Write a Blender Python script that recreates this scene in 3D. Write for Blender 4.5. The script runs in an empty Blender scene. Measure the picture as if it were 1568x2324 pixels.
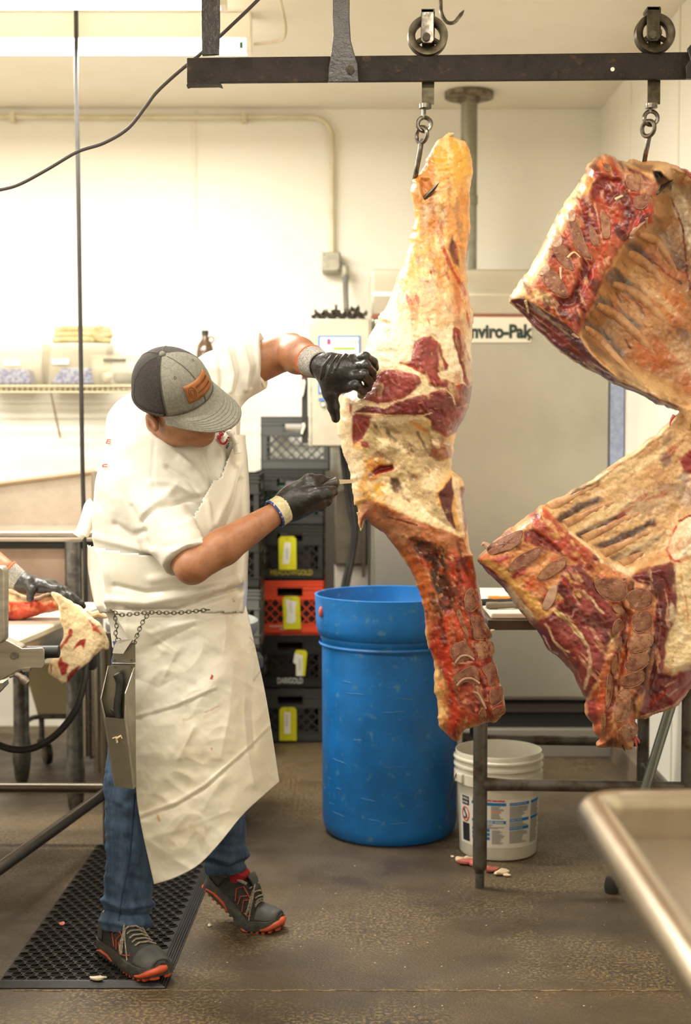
import bpy, bmesh, math, random
import numpy as np
from mathutils import Vector, Matrix, Euler

scene = bpy.context.scene
col = scene.collection
random.seed(4)

# ---------------------------------------------------------------- camera, world, light, exposure
FPX, CX, CY, HOR, CAMH = 3227.8, 784.0, 1162.0, 990.0, 1.5
PITCH = math.atan((CY - HOR) / FPX)
cam_data = bpy.data.cameras.new('camera')
cam = bpy.data.objects.new('camera', cam_data)
col.objects.link(cam)
cam.location = (0, 0, CAMH)
cam.rotation_euler = (math.pi / 2 - PITCH, 0, 0)
cam_data.sensor_fit = 'VERTICAL'
cam_data.sensor_height = 36.0
cam_data.sensor_width = 36.0
cam_data.lens = 50.0
cam_data.clip_start = 0.05
cam_data.dof.use_dof = True
cam_data.dof.focus_distance = 4.02
cam_data.dof.aperture_fstop = 2.5
scene.camera = cam

world = bpy.data.worlds.new('world')
scene.world = world
world.use_nodes = True
world.node_tree.nodes['Background'].inputs[0].default_value = (1.0, 0.93, 0.82, 1)
world.node_tree.nodes['Background'].inputs[1].default_value = 0.05

vs = scene.view_settings
vs.view_transform = 'Standard'
vs.look = 'None'
vs.gamma = 1.0
vs.use_curve_mapping = False
vs.exposure = 0.2
LAMP_W = 30.0            # watts of each fluorescent fixture on the ceiling
LAMP_COL = (1.0, 0.955, 0.865)
CEIL = 3.155

# ---------------------------------------------------------------- helpers
cp, sp = math.cos(PITCH), math.sin(PITCH)
def P(x, y, D):
    a = (x - CX) / FPX; b = (CY - y) / FPX
    dy = cp + b * sp; dz = -sp + b * cp
    t = D / dy
    return Vector((a * t, D, CAMH + dz * t))
def PA(x, y, D):
    x = np.asarray(x, float); y = np.asarray(y, float)
    a = (x - CX) / FPX; b = (CY - y) / FPX
    t = D / (cp + b * sp)
    return np.stack([a * t, np.broadcast_to(D, x.shape) * 1.0, CAMH + (-sp + b * cp) * t], -1)
def proj(p):
    p = np.asarray(p, float)
    x = p[..., 0]; y = p[..., 1]; z = p[..., 2] - CAMH
    f = y * cp - z * sp; u = y * sp + z * cp
    return CX + FPX * x / f, CY - FPX * u / f
def lin(h):
    h = h.lstrip('#')
    o = []
    for i in (0, 2, 4):
        c = int(h[i:i + 2], 16) / 255
        o.append(c / 12.92 if c <= .04045 else ((c + .055) / 1.055) ** 2.4)
    return np.array(o)

MATS = {}
def mat(name, c, rough=.5, metal=0., c2=None, scale=8., detail=5., lo=.35, hi=.65, bump=0., bscale=40., coat=0., spec=.5,
        emit=0., attr=False, stretch=None, sss=0., trans=0., alpha=1., rvar=0., c3=None, scale3=60.):
    if name in MATS: return MATS[name]
    m = bpy.data.materials.new(name); m.use_nodes = True
    nt = m.node_tree; N = nt.nodes; L = nt.links
    b = N['Principled BSDF']
    def rgba(h): return tuple(lin(h)) + (1,)
    b.inputs['Roughness'].default_value = rough
    b.inputs['Metallic'].default_value = metal
    b.inputs['Specular IOR Level'].default_value = spec
    b.inputs['Coat Weight'].default_value = coat
    b.inputs['Coat Roughness'].default_value = .15
    if sss:
        b.inputs['Subsurface Weight'].default_value = sss
        b.inputs['Subsurface Radius'].default_value = (.012, .005, .003)
        b.inputs['Subsurface Scale'].default_value = .6
    b.inputs['Transmission Weight'].default_value = trans
    b.inputs['Alpha'].default_value = alpha
    tc = N.new('ShaderNodeTexCoord'); out = tc.outputs['Object']
    if stretch:
        mp = N.new('ShaderNodeMapping'); mp.inputs['Scale'].default_value = stretch
        L.new(out, mp.inputs['Vector']); out = mp.outputs[0]
    csock = None
    if attr:
        a = N.new('ShaderNodeAttribute'); a.attribute_name = 'Col'; csock = a.outputs['Color']
    def noise(s, d=5.):
        n = N.new('ShaderNodeTexNoise'); n.inputs['Scale'].default_value = s; n.inputs['Detail'].default_value = d
        n.inputs['Roughness'].default_value = .62
        L.new(out, n.inputs['Vector']); return n.outputs[0]
    def ramp(s, lo, hi):
        r = N.new('ShaderNodeMapRange'); r.inputs[1].default_value = lo; r.inputs[2].default_value = hi
        r.interpolation_type = 'SMOOTHSTEP'
        L.new(s, r.inputs[0]); return r.outputs[0]
    def mix(f, A, B, mode='MIX'):
        x = N.new('ShaderNodeMix'); x.data_type = 'RGBA'; x.blend_type = mode
        if hasattr(f, 'is_output'): L.new(f, x.inputs[0])
        else: x.inputs[0].default_value = f
        for k, v in ((6, A), (7, B)):
            if hasattr(v, 'is_output'): L.new(v, x.inputs[k])
            else: x.inputs[k].default_value = v
        return x.outputs[2]
    base = csock if csock else rgba(c)
    f1 = None
    if c2:
        f1 = ramp(noise(scale, detail), lo, hi)
        if attr: base = mix(f1, base, rgba(c2), 'MULTIPLY')
        else: base = mix(f1, rgba(c), rgba(c2))
    if c3:
        base = mix(ramp(noise(scale3, 3.), .58, .72), base, rgba(c3), 'MIX')
    if hasattr(base, 'is_output'): L.new(base, b.inputs['Base Color'])
    else: b.inputs['Base Color'].default_value = base
    if rvar and f1 is not None:
        r = N.new('ShaderNodeMapRange'); r.inputs[3].default_value = rough - rvar; r.inputs[4].default_value = rough + rvar
        L.new(f1, r.inputs[0]); L.new(r.outputs[0], b.inputs['Roughness'])
    if bump:
        bp = N.new('ShaderNodeBump'); bp.inputs['Strength'].default_value = bump; bp.inputs['Distance'].default_value = .01
        L.new(noise(bscale, 4.), bp.inputs['Height']); L.new(bp.outputs[0], b.inputs['Normal'])
    if emit:
        b.inputs['Emission Color'].default_value = rgba(c); b.inputs['Emission Strength'].default_value = emit
    MATS[name] = m
    return m

def tag(o, label=None, cat=None, group=None, kind=None):
    if label: o['label'] = label
    if cat: o['category'] = cat
    if group: o['group'] = group
    if kind: o['kind'] = kind
    return o
def thing(name, label, cat, loc=(0, 0, 0), group=None):
    o = bpy.data.objects.new(name, None); col.objects.link(o)
    o.location = loc; o.empty_display_size = .05
    return tag(o, label, cat, group)
def attach(o, parent):
    if parent is not None:
        o.parent = parent
        t = Vector((0, 0, 0)); q = parent
        while q is not None: t += q.location + (q.matrix_parent_inverse.translation if q.parent else Vector((0, 0, 0))); q = q.parent
        o.matrix_parent_inverse = Matrix.Translation(-t)
    return o
def mesh_obj(name, V, F, m, parent=None, smooth=True, angle=38, vcol=None, bevel=0., solid=0., local=False):
    me = bpy.data.meshes.new(name)
    V = [tuple(map(float, v)) for v in V]
    F = [tuple(map(int, f)) for f in F]
    me.from_pydata(V, [], F); me.update()
    if smooth:
        me.polygons.foreach_set('use_smooth', [True] * len(me.polygons))
        if angle and angle < 180: me.set_sharp_from_angle(angle=math.radians(angle))
    if vcol is not None:
        at = me.color_attributes.new('Col', 'FLOAT_COLOR', 'POINT')
        a = np.ones((len(V), 4), np.float32); a[:, :3] = vcol
        at.data.foreach_set('color', a.ravel())
    if m is not None: me.materials.append(m)
    o = bpy.data.objects.new(name, me); col.objects.link(o)
    if parent is not None:
        if local: o.parent = parent
        else: attach(o, parent)
    if solid:
        s = o.modifiers.new('solid', 'SOLIDIFY'); s.thickness = solid; s.offset = 0
    if bevel:
        b = o.modifiers.new('bevel', 'BEVEL'); b.width = bevel; b.segments = 2; b.limit_method = 'ANGLE'
    return o

class MB:
    def __init__(s): s.v = []; s.f = []
    def add(s, V, F):
        k = len(s.v); s.v += [tuple(v) for v in V]; s.f += [tuple(i + k for i in f) for f in F]; return s
    def box(s, c, d, R=None):
        c = Vector(c); V = []
        for x, y, z in ((-1,-1,-1),(1,-1,-1),(1,1,-1),(-1,1,-1),(-1,-1,1),(1,-1,1),(1,1,1),(-1,1,1)):
            p = Vector((x * d[0] / 2, y * d[1] / 2, z * d[2] / 2))
            if R is not None: p = R @ p
            V.append(c + p)
        return s.add(V, [(0,3,2,1),(4,5,6,7),(0,1,5,4),(1,2,6,5),(2,3,7,6),(3,0,4,7)])
    def bb(s, x0, x1, y0, y1, z0, z1):
        return s.box(((x0+x1)/2, (y0+y1)/2, (z0+z1)/2), (abs(x1-x0), abs(y1-y0), abs(z1-z0)))
    def loft(s, rings, caps=True, closed=True):
        n = len(rings[0]); k = len(s.v)
        for r in rings: s.v += [tuple(p) for p in r]
        for i in range(len(rings) - 1):
            for j in range(n if closed else n - 1):
                a = k + i*n + j; b = k + i*n + (j+1) % n
                s.f.append((a, b, b + n, a + n))
        if caps:
            s.f.append(tuple(k + j for j in reversed(range(n))))
            e = k + (len(rings)-1)*n
            s.f.append(tuple(e + j for j in range(n)))
        return s
    def tube(s, pts, r, n=10, closed=False, caps=True):
        pts = [Vector(p) for p in pts]; m = len(pts)
        rs = r if isinstance(r, (list, tuple)) else [r] * m
        rings = []; prev = None
        for i in range(m):
            a = pts[i-1] if (i or closed) else pts[i]; b = pts[(i+1) % m] if (i < m-1 or closed) else pts[i]
            t = (b - a).normalized()
            if prev is None:
                u = t.orthogonal().normalized()
            else:
                u = prev - t * prev.dot(t)
                if u.length < 1e-6: u = t.orthogonal()
                u.normalize()
            prev = u; w = t.cross(u)
            rings.append([pts[i] + (u*math.cos(2*math.pi*j/n) + w*math.sin(2*math.pi*j/n))*rs[i] for j in range(n)])
        if closed: rings.append(rings[0]); return s.loft(rings, caps=False)
        return s.loft(rings, caps=caps)
    def cyl(s, a, b, r, r2=None, n=20): return s.tube([a, b], [r, r if r2 is None else r2], n)
    def lathe(s, prof, c, n=40, ax=None):
        c = Vector(c); R = Matrix.Identity(3) if ax is None else Vector((0,0,1)).rotation_difference(Vector(ax)).to_matrix()
        rings = [[c + R @ Vector((r*math.cos(2*math.pi*j/n), r*math.sin(2*math.pi*j/n), z)) for j in range(n)] for r, z in prof]
        return s.loft(rings, caps=False)
    def prism(s, pts, vec):
        pts = [Vector(p) for p in pts]; vec = Vector(vec); n = len(pts)
        V = pts + [p + vec for p in pts]
        F = [tuple(range(n)), tuple(range(2*n-1, n-1, -1))]
        for i in range(n): F.append((i, i + n, (i+1) % n + n, (i+1) % n))
        return s.add(V, F)
    def pxprism(s, pts, D, th): return s.prism([P(x, y, D) for x, y in pts], (0, th, 0))
    def torus(s, c, R, r, ax=(0,1,0), n=24, m=8, sx=1., up=None):
        c = Vector(c); ax = Vector(ax).normalized()
        u = (Vector(up) - ax*ax.dot(Vector(up))).normalized() if up is not None else ax.orthogonal().normalized()
        w = ax.cross(u)
        return s.tube([c + u*math.cos(2*math.pi*i/n)*R*sx + w*math.sin(2*math.pi*i/n)*R for i in range(n)], r, m, closed=True)
    def sphere(s, c, r, n=12, sc=(1,1,1)):
        c = Vector(c)
        rings = []
        for i in range(n//2 + 1):
            a = math.pi * i / (n//2) ; rr = max(math.sin(a), .01) * r
            rings.append([c + Vector((rr*math.cos(2*math.pi*j/n)*sc[0], rr*math.sin(2*math.pi*j/n)*sc[1], -r*math.cos(a)*sc[2])) for j in range(n)])
        return s.loft(rings)
    def build(s, name, m, parent=None, **k): 
        o = mesh_obj(name, s.v, s.f, m, parent, **k)
        bm = bmesh.new(); bm.from_mesh(o.data); bmesh.ops.recalc_face_normals(bm, faces=bm.faces); bm.to_mesh(o.data); bm.free()
        return o

def spline(pts, n=8, closed=False):
    pts = [np.array(p, float) for p in pts]; m = len(pts); o = []
    for i in range(m if closed else m - 1):
        p0 = pts[i-1] if (i or closed) else pts[i]; p1 = pts[i]; p2 = pts[(i+1) % m]; p3 = pts[(i+2) % m] if (i+2 < m or closed) else pts[(i+1) % m]
        for k in range(n):
            t = k / n
            o.append(.5*((2*p1)+(-p0+p2)*t+(2*p0-5*p1+4*p2-p3)*t*t+(-p0+3*p1-3*p2+p3)*t**3))
    if not closed: o.append(pts[-1])
    return o
def text(body, size, m, parent, name='lettering', origin=(0,0,0), xdir=(1,0,0), ydir=(0,0,1), ext=.0006, bold=0., align='LEFT', squeeze=1., shear=0., warp=None):
    cu = bpy.data.curves.new(name, 'FONT'); cu.body = body; cu.size = size; cu.extrude = ext; cu.offset = bold; cu.align_x = align; cu.shear = shear
    cu.resolution_u = 3
    t = bpy.data.objects.new('tmp', cu); col.objects.link(t)
    me = bpy.data.meshes.new_from_object(t)
    col.objects.unlink(t); bpy.data.objects.remove(t); bpy.data.curves.remove(cu)
    X = Vector(xdir).normalized(); Y = Vector(ydir).normalized(); Z = X.cross(Y)
    for v in me.vertices:
        a, b, c = v.co.x*squeeze, v.co.y, v.co.z
        v.co = Vector(warp(a, b, c)) if warp else Vector(origin) + X*a + Y*b + Z*c
    me.name = name
    me.materials.append(m)
    o = bpy.data.objects.new(name, me); col.objects.link(o)
    if parent is not None: attach(o, parent)
    return o

# value noise and signed distance fields
def vnoise(p, f=1., seed=0):
    p = np.asarray(p, float) * f + seed * 17.13
    i = np.floor(p).astype(np.int64); t = p - i; t = t*t*(3 - 2*t)
    def h(a, b, c):
        n = (a * 374761393 + b * 668265263 + c * 2147483647 + seed * 1013904223) & 0xffffffff
        n = ((n ^ (n >> 13)) * 1274126177) & 0xffffffff
        return ((n ^ (n >> 16)) & 0xffff) / 32767.5 - 1
    if p.shape[-1] == 2: i = np.concatenate([i, np.zeros_like(i[..., :1])], -1); t = np.concatenate([t, np.zeros_like(t[..., :1])], -1)
    x, y, z = i[..., 0], i[..., 1], i[..., 2]; u, v, w = t[..., 0], t[..., 1], t[..., 2]
    L = lambda a, b, k: a + (b - a) * k
    return L(L(L(h(x,y,z), h(x+1,y,z), u), L(h(x,y+1,z), h(x+1,y+1,z), u), v), L(L(h(x,y,z+1), h(x+1,y,z+1), u), L(h(x,y+1,z+1), h(x+1,y+1,z+1), u), v), w)
def fbm(p, f=1., seed=0, o=3):
    s = 0; a = 1.
    for k in range(o): s = s + a * vnoise(p, f * 2**k, seed + k); a *= .5
    return s / 1.75
def sstep(x, a, b):
    t = np.clip((x - a) / (b - a), 0, 1); return t*t*(3 - 2*t)

def weld_normals(V, F):
    V = np.asarray(V); F = np.asarray(F)
    n = np.cross(V[F[:,2]] - V[F[:,0]], V[F[:,3]] - V[F[:,1]])
    N = np.zeros_like(V)
    for k in range(4): np.add.at(N, F[:,k], n)
    return N / (np.linalg.norm(N, axis=1, keepdims=True) + 1e-12)
def relax(V, F, it=2, w=.5):
    V = V.copy()
    E = np.concatenate([F[:,[0,1]], F[:,[1,2]], F[:,[2,3]], F[:,[3,0]]])
    cnt = np.zeros(len(V)); np.add.at(cnt, E[:,0], 1); np.add.at(cnt, E[:,1], 1)
    for _ in range(it):
        S = np.zeros_like(V); np.add.at(S, E[:,0], V[E[:,1]]); np.add.at(S, E[:,1], V[E[:,0]])
        V = V*(1-w) + w * S / np.maximum(cnt, 1)[:,None]
    return V
class SDF:
    def __init__(s, lo, hi, h):
        s.lo = np.array(lo, float); s.h = h; s.n = np.ceil((np.array(hi) - s.lo) / h).astype(int) + 1
        s.F = np.full(s.n, 1.0, np.float32)
        s.ax = [s.lo[k] + h*np.arange(s.n[k]) for k in range(3)]
    def sub(s, lo, hi, mg=.05):
        a = np.clip(np.floor((np.array(lo) - mg - s.lo)/s.h).astype(int), 0, s.n); b = np.clip(np.ceil((np.array(hi) + mg - s.lo)/s.h).astype(int) + 1, 0, s.n)
        sl = tuple(slice(a[k], b[k]) for k in range(3))
        X = np.meshgrid(*[s.ax[k][sl[k]] for k in range(3)], indexing='ij')
        return sl, np.stack(X, -1)
    def _u(s, sl, d, k):
        a = s.F[sl]
        if k <= 0: s.F[sl] = np.minimum(a, d); return
        h = np.clip(.5 + .5*(d - a)/k, 0, 1); s.F[sl] = d + (a - d)*h - k*h*(1 - h)
    def cap(s, a, b, ra, rb=None, k=.02, flat=None):
        rb = ra if rb is None else rb
        a = np.array(a, float); b = np.array(b, float); r = max(ra, rb)
        sl, X = s.sub(np.minimum(a, b) - r, np.maximum(a, b) + r)
        if X.size == 0: return s
        ab = b - a; t = np.clip(((X - a) @ ab) / max(ab @ ab, 1e-9), 0, 1)
        q = X - a - t[..., None]*ab
        d = np.linalg.norm(q, axis=-1) - (ra + (rb - ra)*t)
        s._u(sl, d, k); return s
    def chain(s, pts, rs, k=.01):
        for i in range(len(pts)-1): s.cap(pts[i], pts[i+1], rs[i], rs[i+1], k if i == 0 else min(k, .008))
        return s
    def ell(s, c, r, R=None, k=.02, neg=False):
        c = np.array(c, float); r = np.array(r, float); m = r.max()
        sl, X = s.sub(c - m, c + m)
        if X.size == 0: return s
        q = X - c
        if R is not None: q = q @ np.array(R)
        l = np.linalg.norm(q / r, axis=-1); l2 = np.linalg.norm(q / (r*r), axis=-1)
        d = l * (l - 1) / np.maximum(l2, 1e-6)
        if neg: s.F[sl] = np.maximum(s.F[sl], -d)
        else: s._u(sl, d, k)
        return s
    def stack(s, secs, k=.03):
        secs = sorted(secs, key=lambda q: q[0]); A = np.array(secs)
        z = s.ax[2]; cx, cy, a, b = [np.interp(z, A[:,0], A[:,j]) for j in (1,2,3,4)]
        for arr in (cx, cy, a, b):
            kk = max(3, int(.04/s.h)|1); pad = np.pad(arr, kk, mode='edge'); arr[:] = np.convolve(pad, np.ones(kk)/kk, 'same')[kk:-kk]
        X, Y = np.meshgrid(s.ax[0], s.ax[1], indexing='ij')
        d = np.empty(s.n, np.float32)
        for j in range(len(z)):
            q = ((np.abs(X - cx[j])/a[j])**2.3 + (np.abs(Y - cy[j])/b[j])**2.3)**(1/2.3)
            d[:,:,j] = (q - 1)*min(a[j], b[j])
        zz = np.maximum(A[0,0] - z, z - A[-1,0])
        d = np.maximum(d, zz[None,None,:])
        s._u((slice(None),)*3, d, k); return s
    def cut(s, p, n, region=None):
        p = np.array(p, float); n = np.array(n, float); n /= np.linalg.norm(n)
        if region is None: region = (s.lo, s.lo + s.h*s.n)
        sl, X = s.sub(region[0], region[1], 0)
        s.F[sl] = np.maximum(s.F[sl], (X - p) @ n); return s
    def mesh(s, it=1):
        F = s.F; F = np.pad(F, 1, constant_values=1.); n = np.array(F.shape); lo = s.lo - s.h
        S = F < 0
        c = np.zeros(n - 1, np.int8)
        for i in (0,1):
            for j in (0,1):
                for k in (0,1): c += S[i:n[0]-1+i, j:n[1]-1+j, k:n[2]-1+k]
        act = (c > 0) & (c < 8); I = np.argwhere(act)
        idx = np.full(act.shape, -1, np.int64); idx[act] = np.arange(len(I))
        cor = [(i,j,k) for i in (0,1) for j in (0,1) for k in (0,1)]
        val = {q: F[I[:,0]+q[0], I[:,1]+q[1], I[:,2]+q[2]] for q in cor}
        acc = np.zeros((len(I), 3)); cnt = np.zeros(len(I))
        for q in cor:
            for a in range(3):
                if q[a] == 0:
                    r = list(q); r[a] = 1; r = tuple(r); A = val[q]; B = val[r]; m = (A < 0) != (B < 0)
                    t = np.where(m, A / np.where(np.abs(A - B) < 1e-9, 1, A - B), 0)
                    pt = np.tile(np.array(q, float), (len(I), 1)); pt[:, a] = t
                    acc += pt * m[:, None]; cnt += m
        V = lo + s.h * (I + acc / cnt[:, None])
        Q = []
        for a in range(3):
            b, d = (a+1) % 3, (a+2) % 3
            sl0 = [slice(None)]*3; sl1 = [slice(None)]*3; sl0[a] = slice(0, -1); sl1[a] = slice(1, None)
            A = S[tuple(sl0)]; B = S[tuple(sl1)]
            E = np.argwhere(A != B)
            E = E[(E[:, b] > 0) & (E[:, d] > 0) & (E[:, b] < n[b]-1) & (E[:, d] < n[d]-1)]
            inside = A[E[:,0], E[:,1], E[:,2]]
            def g(db, dd):
                e = E.copy(); e[:, b] += db; e[:, d] += dd; return idx[e[:,0], e[:,1], e[:,2]]
            q = np.stack([g(-1,-1), g(0,-1), g(0,0), g(-1,0)], 1)
            q[~inside] = q[~inside][:, ::-1]
            Q.append(q)
        Q = np.concatenate(Q); Q = Q[(Q >= 0).all(1)]
        if it: V = relax(V, Q, it)
        return V, Q

# polygon distance in pixels of the reference frame
def polysd(X, Y, poly, nearest=False):
    poly = np.asarray(poly, float); n = len(poly)
    best = np.full(X.shape, 1e18); ins = np.zeros(X.shape, bool)
    NX = np.zeros(X.shape); NY = np.zeros(X.shape)
    for i in range(n):
        ax, ay = poly[i]; bx, by = poly[(i+1) % n]; dx, dy = bx-ax, by-ay
        t = np.clip(((X-ax)*dx + (Y-ay)*dy) / max(dx*dx+dy*dy, 1e-9), 0, 1)
        px, py = ax + t*dx, ay + t*dy; d = (X-px)**2 + (Y-py)**2
        if nearest:
            m = d < best; NX[m] = px[m]; NY[m] = py[m]
        best = np.minimum(best, d)
        if ay != by: ins ^= ((ay > Y) != (by > Y)) & (X < (bx-ax)*(Y-ay)/(by-ay) + ax)
    sd = np.sqrt(best) * np.where(ins, 1, -1)
    return (sd, NX, NY) if nearest else sd
def linedist(X, Y, pts):
    best = np.full(X.shape, 1e18)
    for (ax, ay), (bx, by) in zip(pts[:-1], pts[1:]):
        dx, dy = bx-ax, by-ay; t = np.clip(((X-ax)*dx + (Y-ay)*dy) / max(dx*dx+dy*dy, 1e-9), 0, 1)
        best = np.minimum(best, (X-ax-t*dx)**2 + (Y-ay-t*dy)**2)
    return np.sqrt(best)
def paint(C, X, Y, layers):
    """each layer: (kind, colour, points, soft, warp, opacity); P = filled region, L = line of half-width soft"""
    for l in layers:
        kind, c, pts, soft = l[:4]; warp = l[4] if len(l) > 4 else 3.; op = l[5] if len(l) > 5 else 1.
        pa = np.array(pts, float); mg = soft + warp*2 + 4
        m = (X > pa[:,0].min()-mg) & (X < pa[:,0].max()+mg) & (Y > pa[:,1].min()-mg) & (Y < pa[:,1].max()+mg)
        if not m.any(): continue
        x, y = X[m], Y[m]; q = np.stack([x, y], -1); sd0 = int(pa[0,0]*3 + pa[0,1]) % 91
        x = x + warp*fbm(q, .06, sd0); y = y + warp*fbm(q, .06, sd0 + 7)
        if kind == 'P': a = sstep(polysd(x, y, pts), -soft/2 - .01, soft/2 + .01)
        elif kind == 'N':    # mottling inside a region: frequency, stretch, grain angle, thresholds
            fr, stx, ang, t0, t1 = l[6]; a_ = math.radians(ang); c_, s_ = math.cos(a_), math.sin(a_)
            uv = np.stack([(x*c_ + y*s_)/stx, -x*s_ + y*c_], -1)
            a = sstep(polysd(x, y, pts), -soft/2 - .01, soft/2 + .01) * sstep(fbm(uv, fr, sd0 + int(fr*977) + int(t0*31), 4), t0, t1)
        else: a = 1 - sstep(linedist(x, y, pts), soft*.4, soft)
        a = (a * op)[:, None]
        C[m] = C[m]*(1-a) + lin(c)*a
    return C

class Slab:
    """a solid body with the outline pts (reference pixels at depth D), rounded front and back, relief and colour regions"""
    def __init__(s, pts, D, R, Tf, Tb, base, layers=(), relief=(), step=2.6, bump=.002, seed=1, edge=1.5, tilt=None):
        poly = np.array(spline(pts, 4, True)); 
        q = poly*1.; poly[:,0] += edge*vnoise(q, .09, seed); poly[:,1] += edge*vnoise(q, .09, seed+3)
        x0, y0 = poly.min(0) - step*2; x1, y1 = poly.max(0) + step*2
        gx = np.arange(x0, x1, step); gy = np.arange(y0, y1, step)
        X, Y = np.meshgrid(gx, gy, indexing='ij')
        sd, NX, NY = polysd(X, Y, poly, True)
        ok = sd > -step*.75
        cell = ok[:-1,:-1] & ok[1:,:-1] & ok[:-1,1:] & ok[1:,1:]
        used = np.zeros(ok.shape, bool)
        for i in (0,1):
            for j in (0,1): used[i:i+cell.shape[0], j:j+cell.shape[1]] |= cell
        out = used & (sd < 0); X[out] = NX[out]; Y[out] = NY[out]; sd[out] = 0
        s.gx, s.gy = gx, gy
        x, y, d = X[used], Y[used], sd[used]
        Rr = R(x, y) if callable(R) else R
        t = np.clip(d / Rr, 0, 1); prof = np.sqrt(np.maximum(1 - (1-t)**2, 0))
        tf = Tf(x, y) if callable(Tf) else Tf; tb = Tb(x, y) if callable(Tb) else Tb
        h = tf * prof
        for pts_, dh, soft in relief:
            h = h + dh * sstep(polysd(x, y, pts_), -soft*.3, soft) * np.minimum(d/12, 1)
        qq = np.stack([x, y], -1)
        h = h + (bump * fbm(qq, .035, seed+11, 4) + bump*.45*fbm(qq, .13, seed+14, 3)) * np.minimum(d/10, 1)
        Dd = D if tilt is None else D + tilt(x, y)
        hb = tb * prof
        C = np.tile(lin(base), (len(x), 1)).astype(float); C = paint(C, x, y, layers)
        C *= (1 + .16*fbm(qq, .11, seed+5, 3) + .10*fbm(qq, .4, seed+6, 2))[:, None]
        C = np.clip(C*np.array([1.03, .98, .88]), .003, .95)
        H = np.full(ok.shape, np.nan); H[used] = Dd - h; s.H = H
        idx = np.full(ok.shape, -1, np.int64); idx[used] = np.arange(len(x))
        I = np.argwhere(cell); i, j = I[:,0], I[:,1]
        Q = np.stack([idx[i,j], idx[i,j+1], idx[i+1,j+1], idx[i+1,j]], 1)
        # border vertices are shared by front and back
        E = np.sort(np.concatenate([Q[:,[0,1]], Q[:,[1,2]], Q[:,[2,3]], Q[:,[3,0]]]), 1)
        key = E[:,0]*len(x) + E[:,1]; u, c = np.unique(key, return_counts=True); b = u[c == 1]
        bord = np.zeros(len(x), bool); bord[b // len(x)] = True; bord[b % len(x)] = True
        s.V1 = PA(x, y, Dd - h); V2 = PA(x, y, Dd + hb*.0 + 0*h); V2[:,1] = Dd + hb
        k2 = np.where(bord, np.arange(len(x)), len(x) + np.cumsum(~bord) - 1)
        s.V = np.concatenate([s.V1, V2[~bord]]); s.F = np.concatenate([Q, k2[Q][:, ::-1]]); s.C = np.concatenate([C, C[~bord]])
    def build(s, name, m, parent): return mesh_obj(name, s.V, s.F, m, parent, angle=0, vcol=s.C)
    def depth(s, x, y):
        i = int(np.clip(round((x - s.gx[0])/(s.gx[1]-s.gx[0])), 0, len(s.gx)-1)); j = int(np.clip(round((y - s.gy[0])/(s.gy[1]-s.gy[0])), 0, len(s.gy)-1))
        w = s.H[max(i-3,0):i+4, max(j-3,0):j+4]
        w = w[~np.isnan(w)]
        return float(np.mean(w)) if len(w) else float(np.nanmean(s.H))
    def piece(s, pts, m, name, parent, proud=.0045, thick=.02, edge=None):
        """a bone or cartilage piece lying in the cut face, standing a little proud"""
        pts = [tuple(p) for p in spline(pts, 4, True)]; cx = sum(p[0] for p in pts)/len(pts); cy = sum(p[1] for p in pts)/len(pts)
        mb = MB(); rings = []
        for f, dp in ((1.04, thick), (1.0, -proud*.3), (.93, -proud), (.7, -proud), (.4, -proud), (.1, -proud)):
            rings.append([P(cx + (x-cx)*f, cy + (y-cy)*f, s.depth(cx + (x-cx)*f, cy + (y-cy)*f) + dp) for x, y in pts])
        o = mb.loft(rings).build(name, m, parent, angle=50)
        if edge is not None:
            MB().tube([P(cx + (x-cx)*.99, cy + (y-cy)*.99, s.depth(x, y) - proud*.75) for x, y in pts], .0010, 6, closed=True).build('cartilage_rim', edge, o)
        return o

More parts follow.
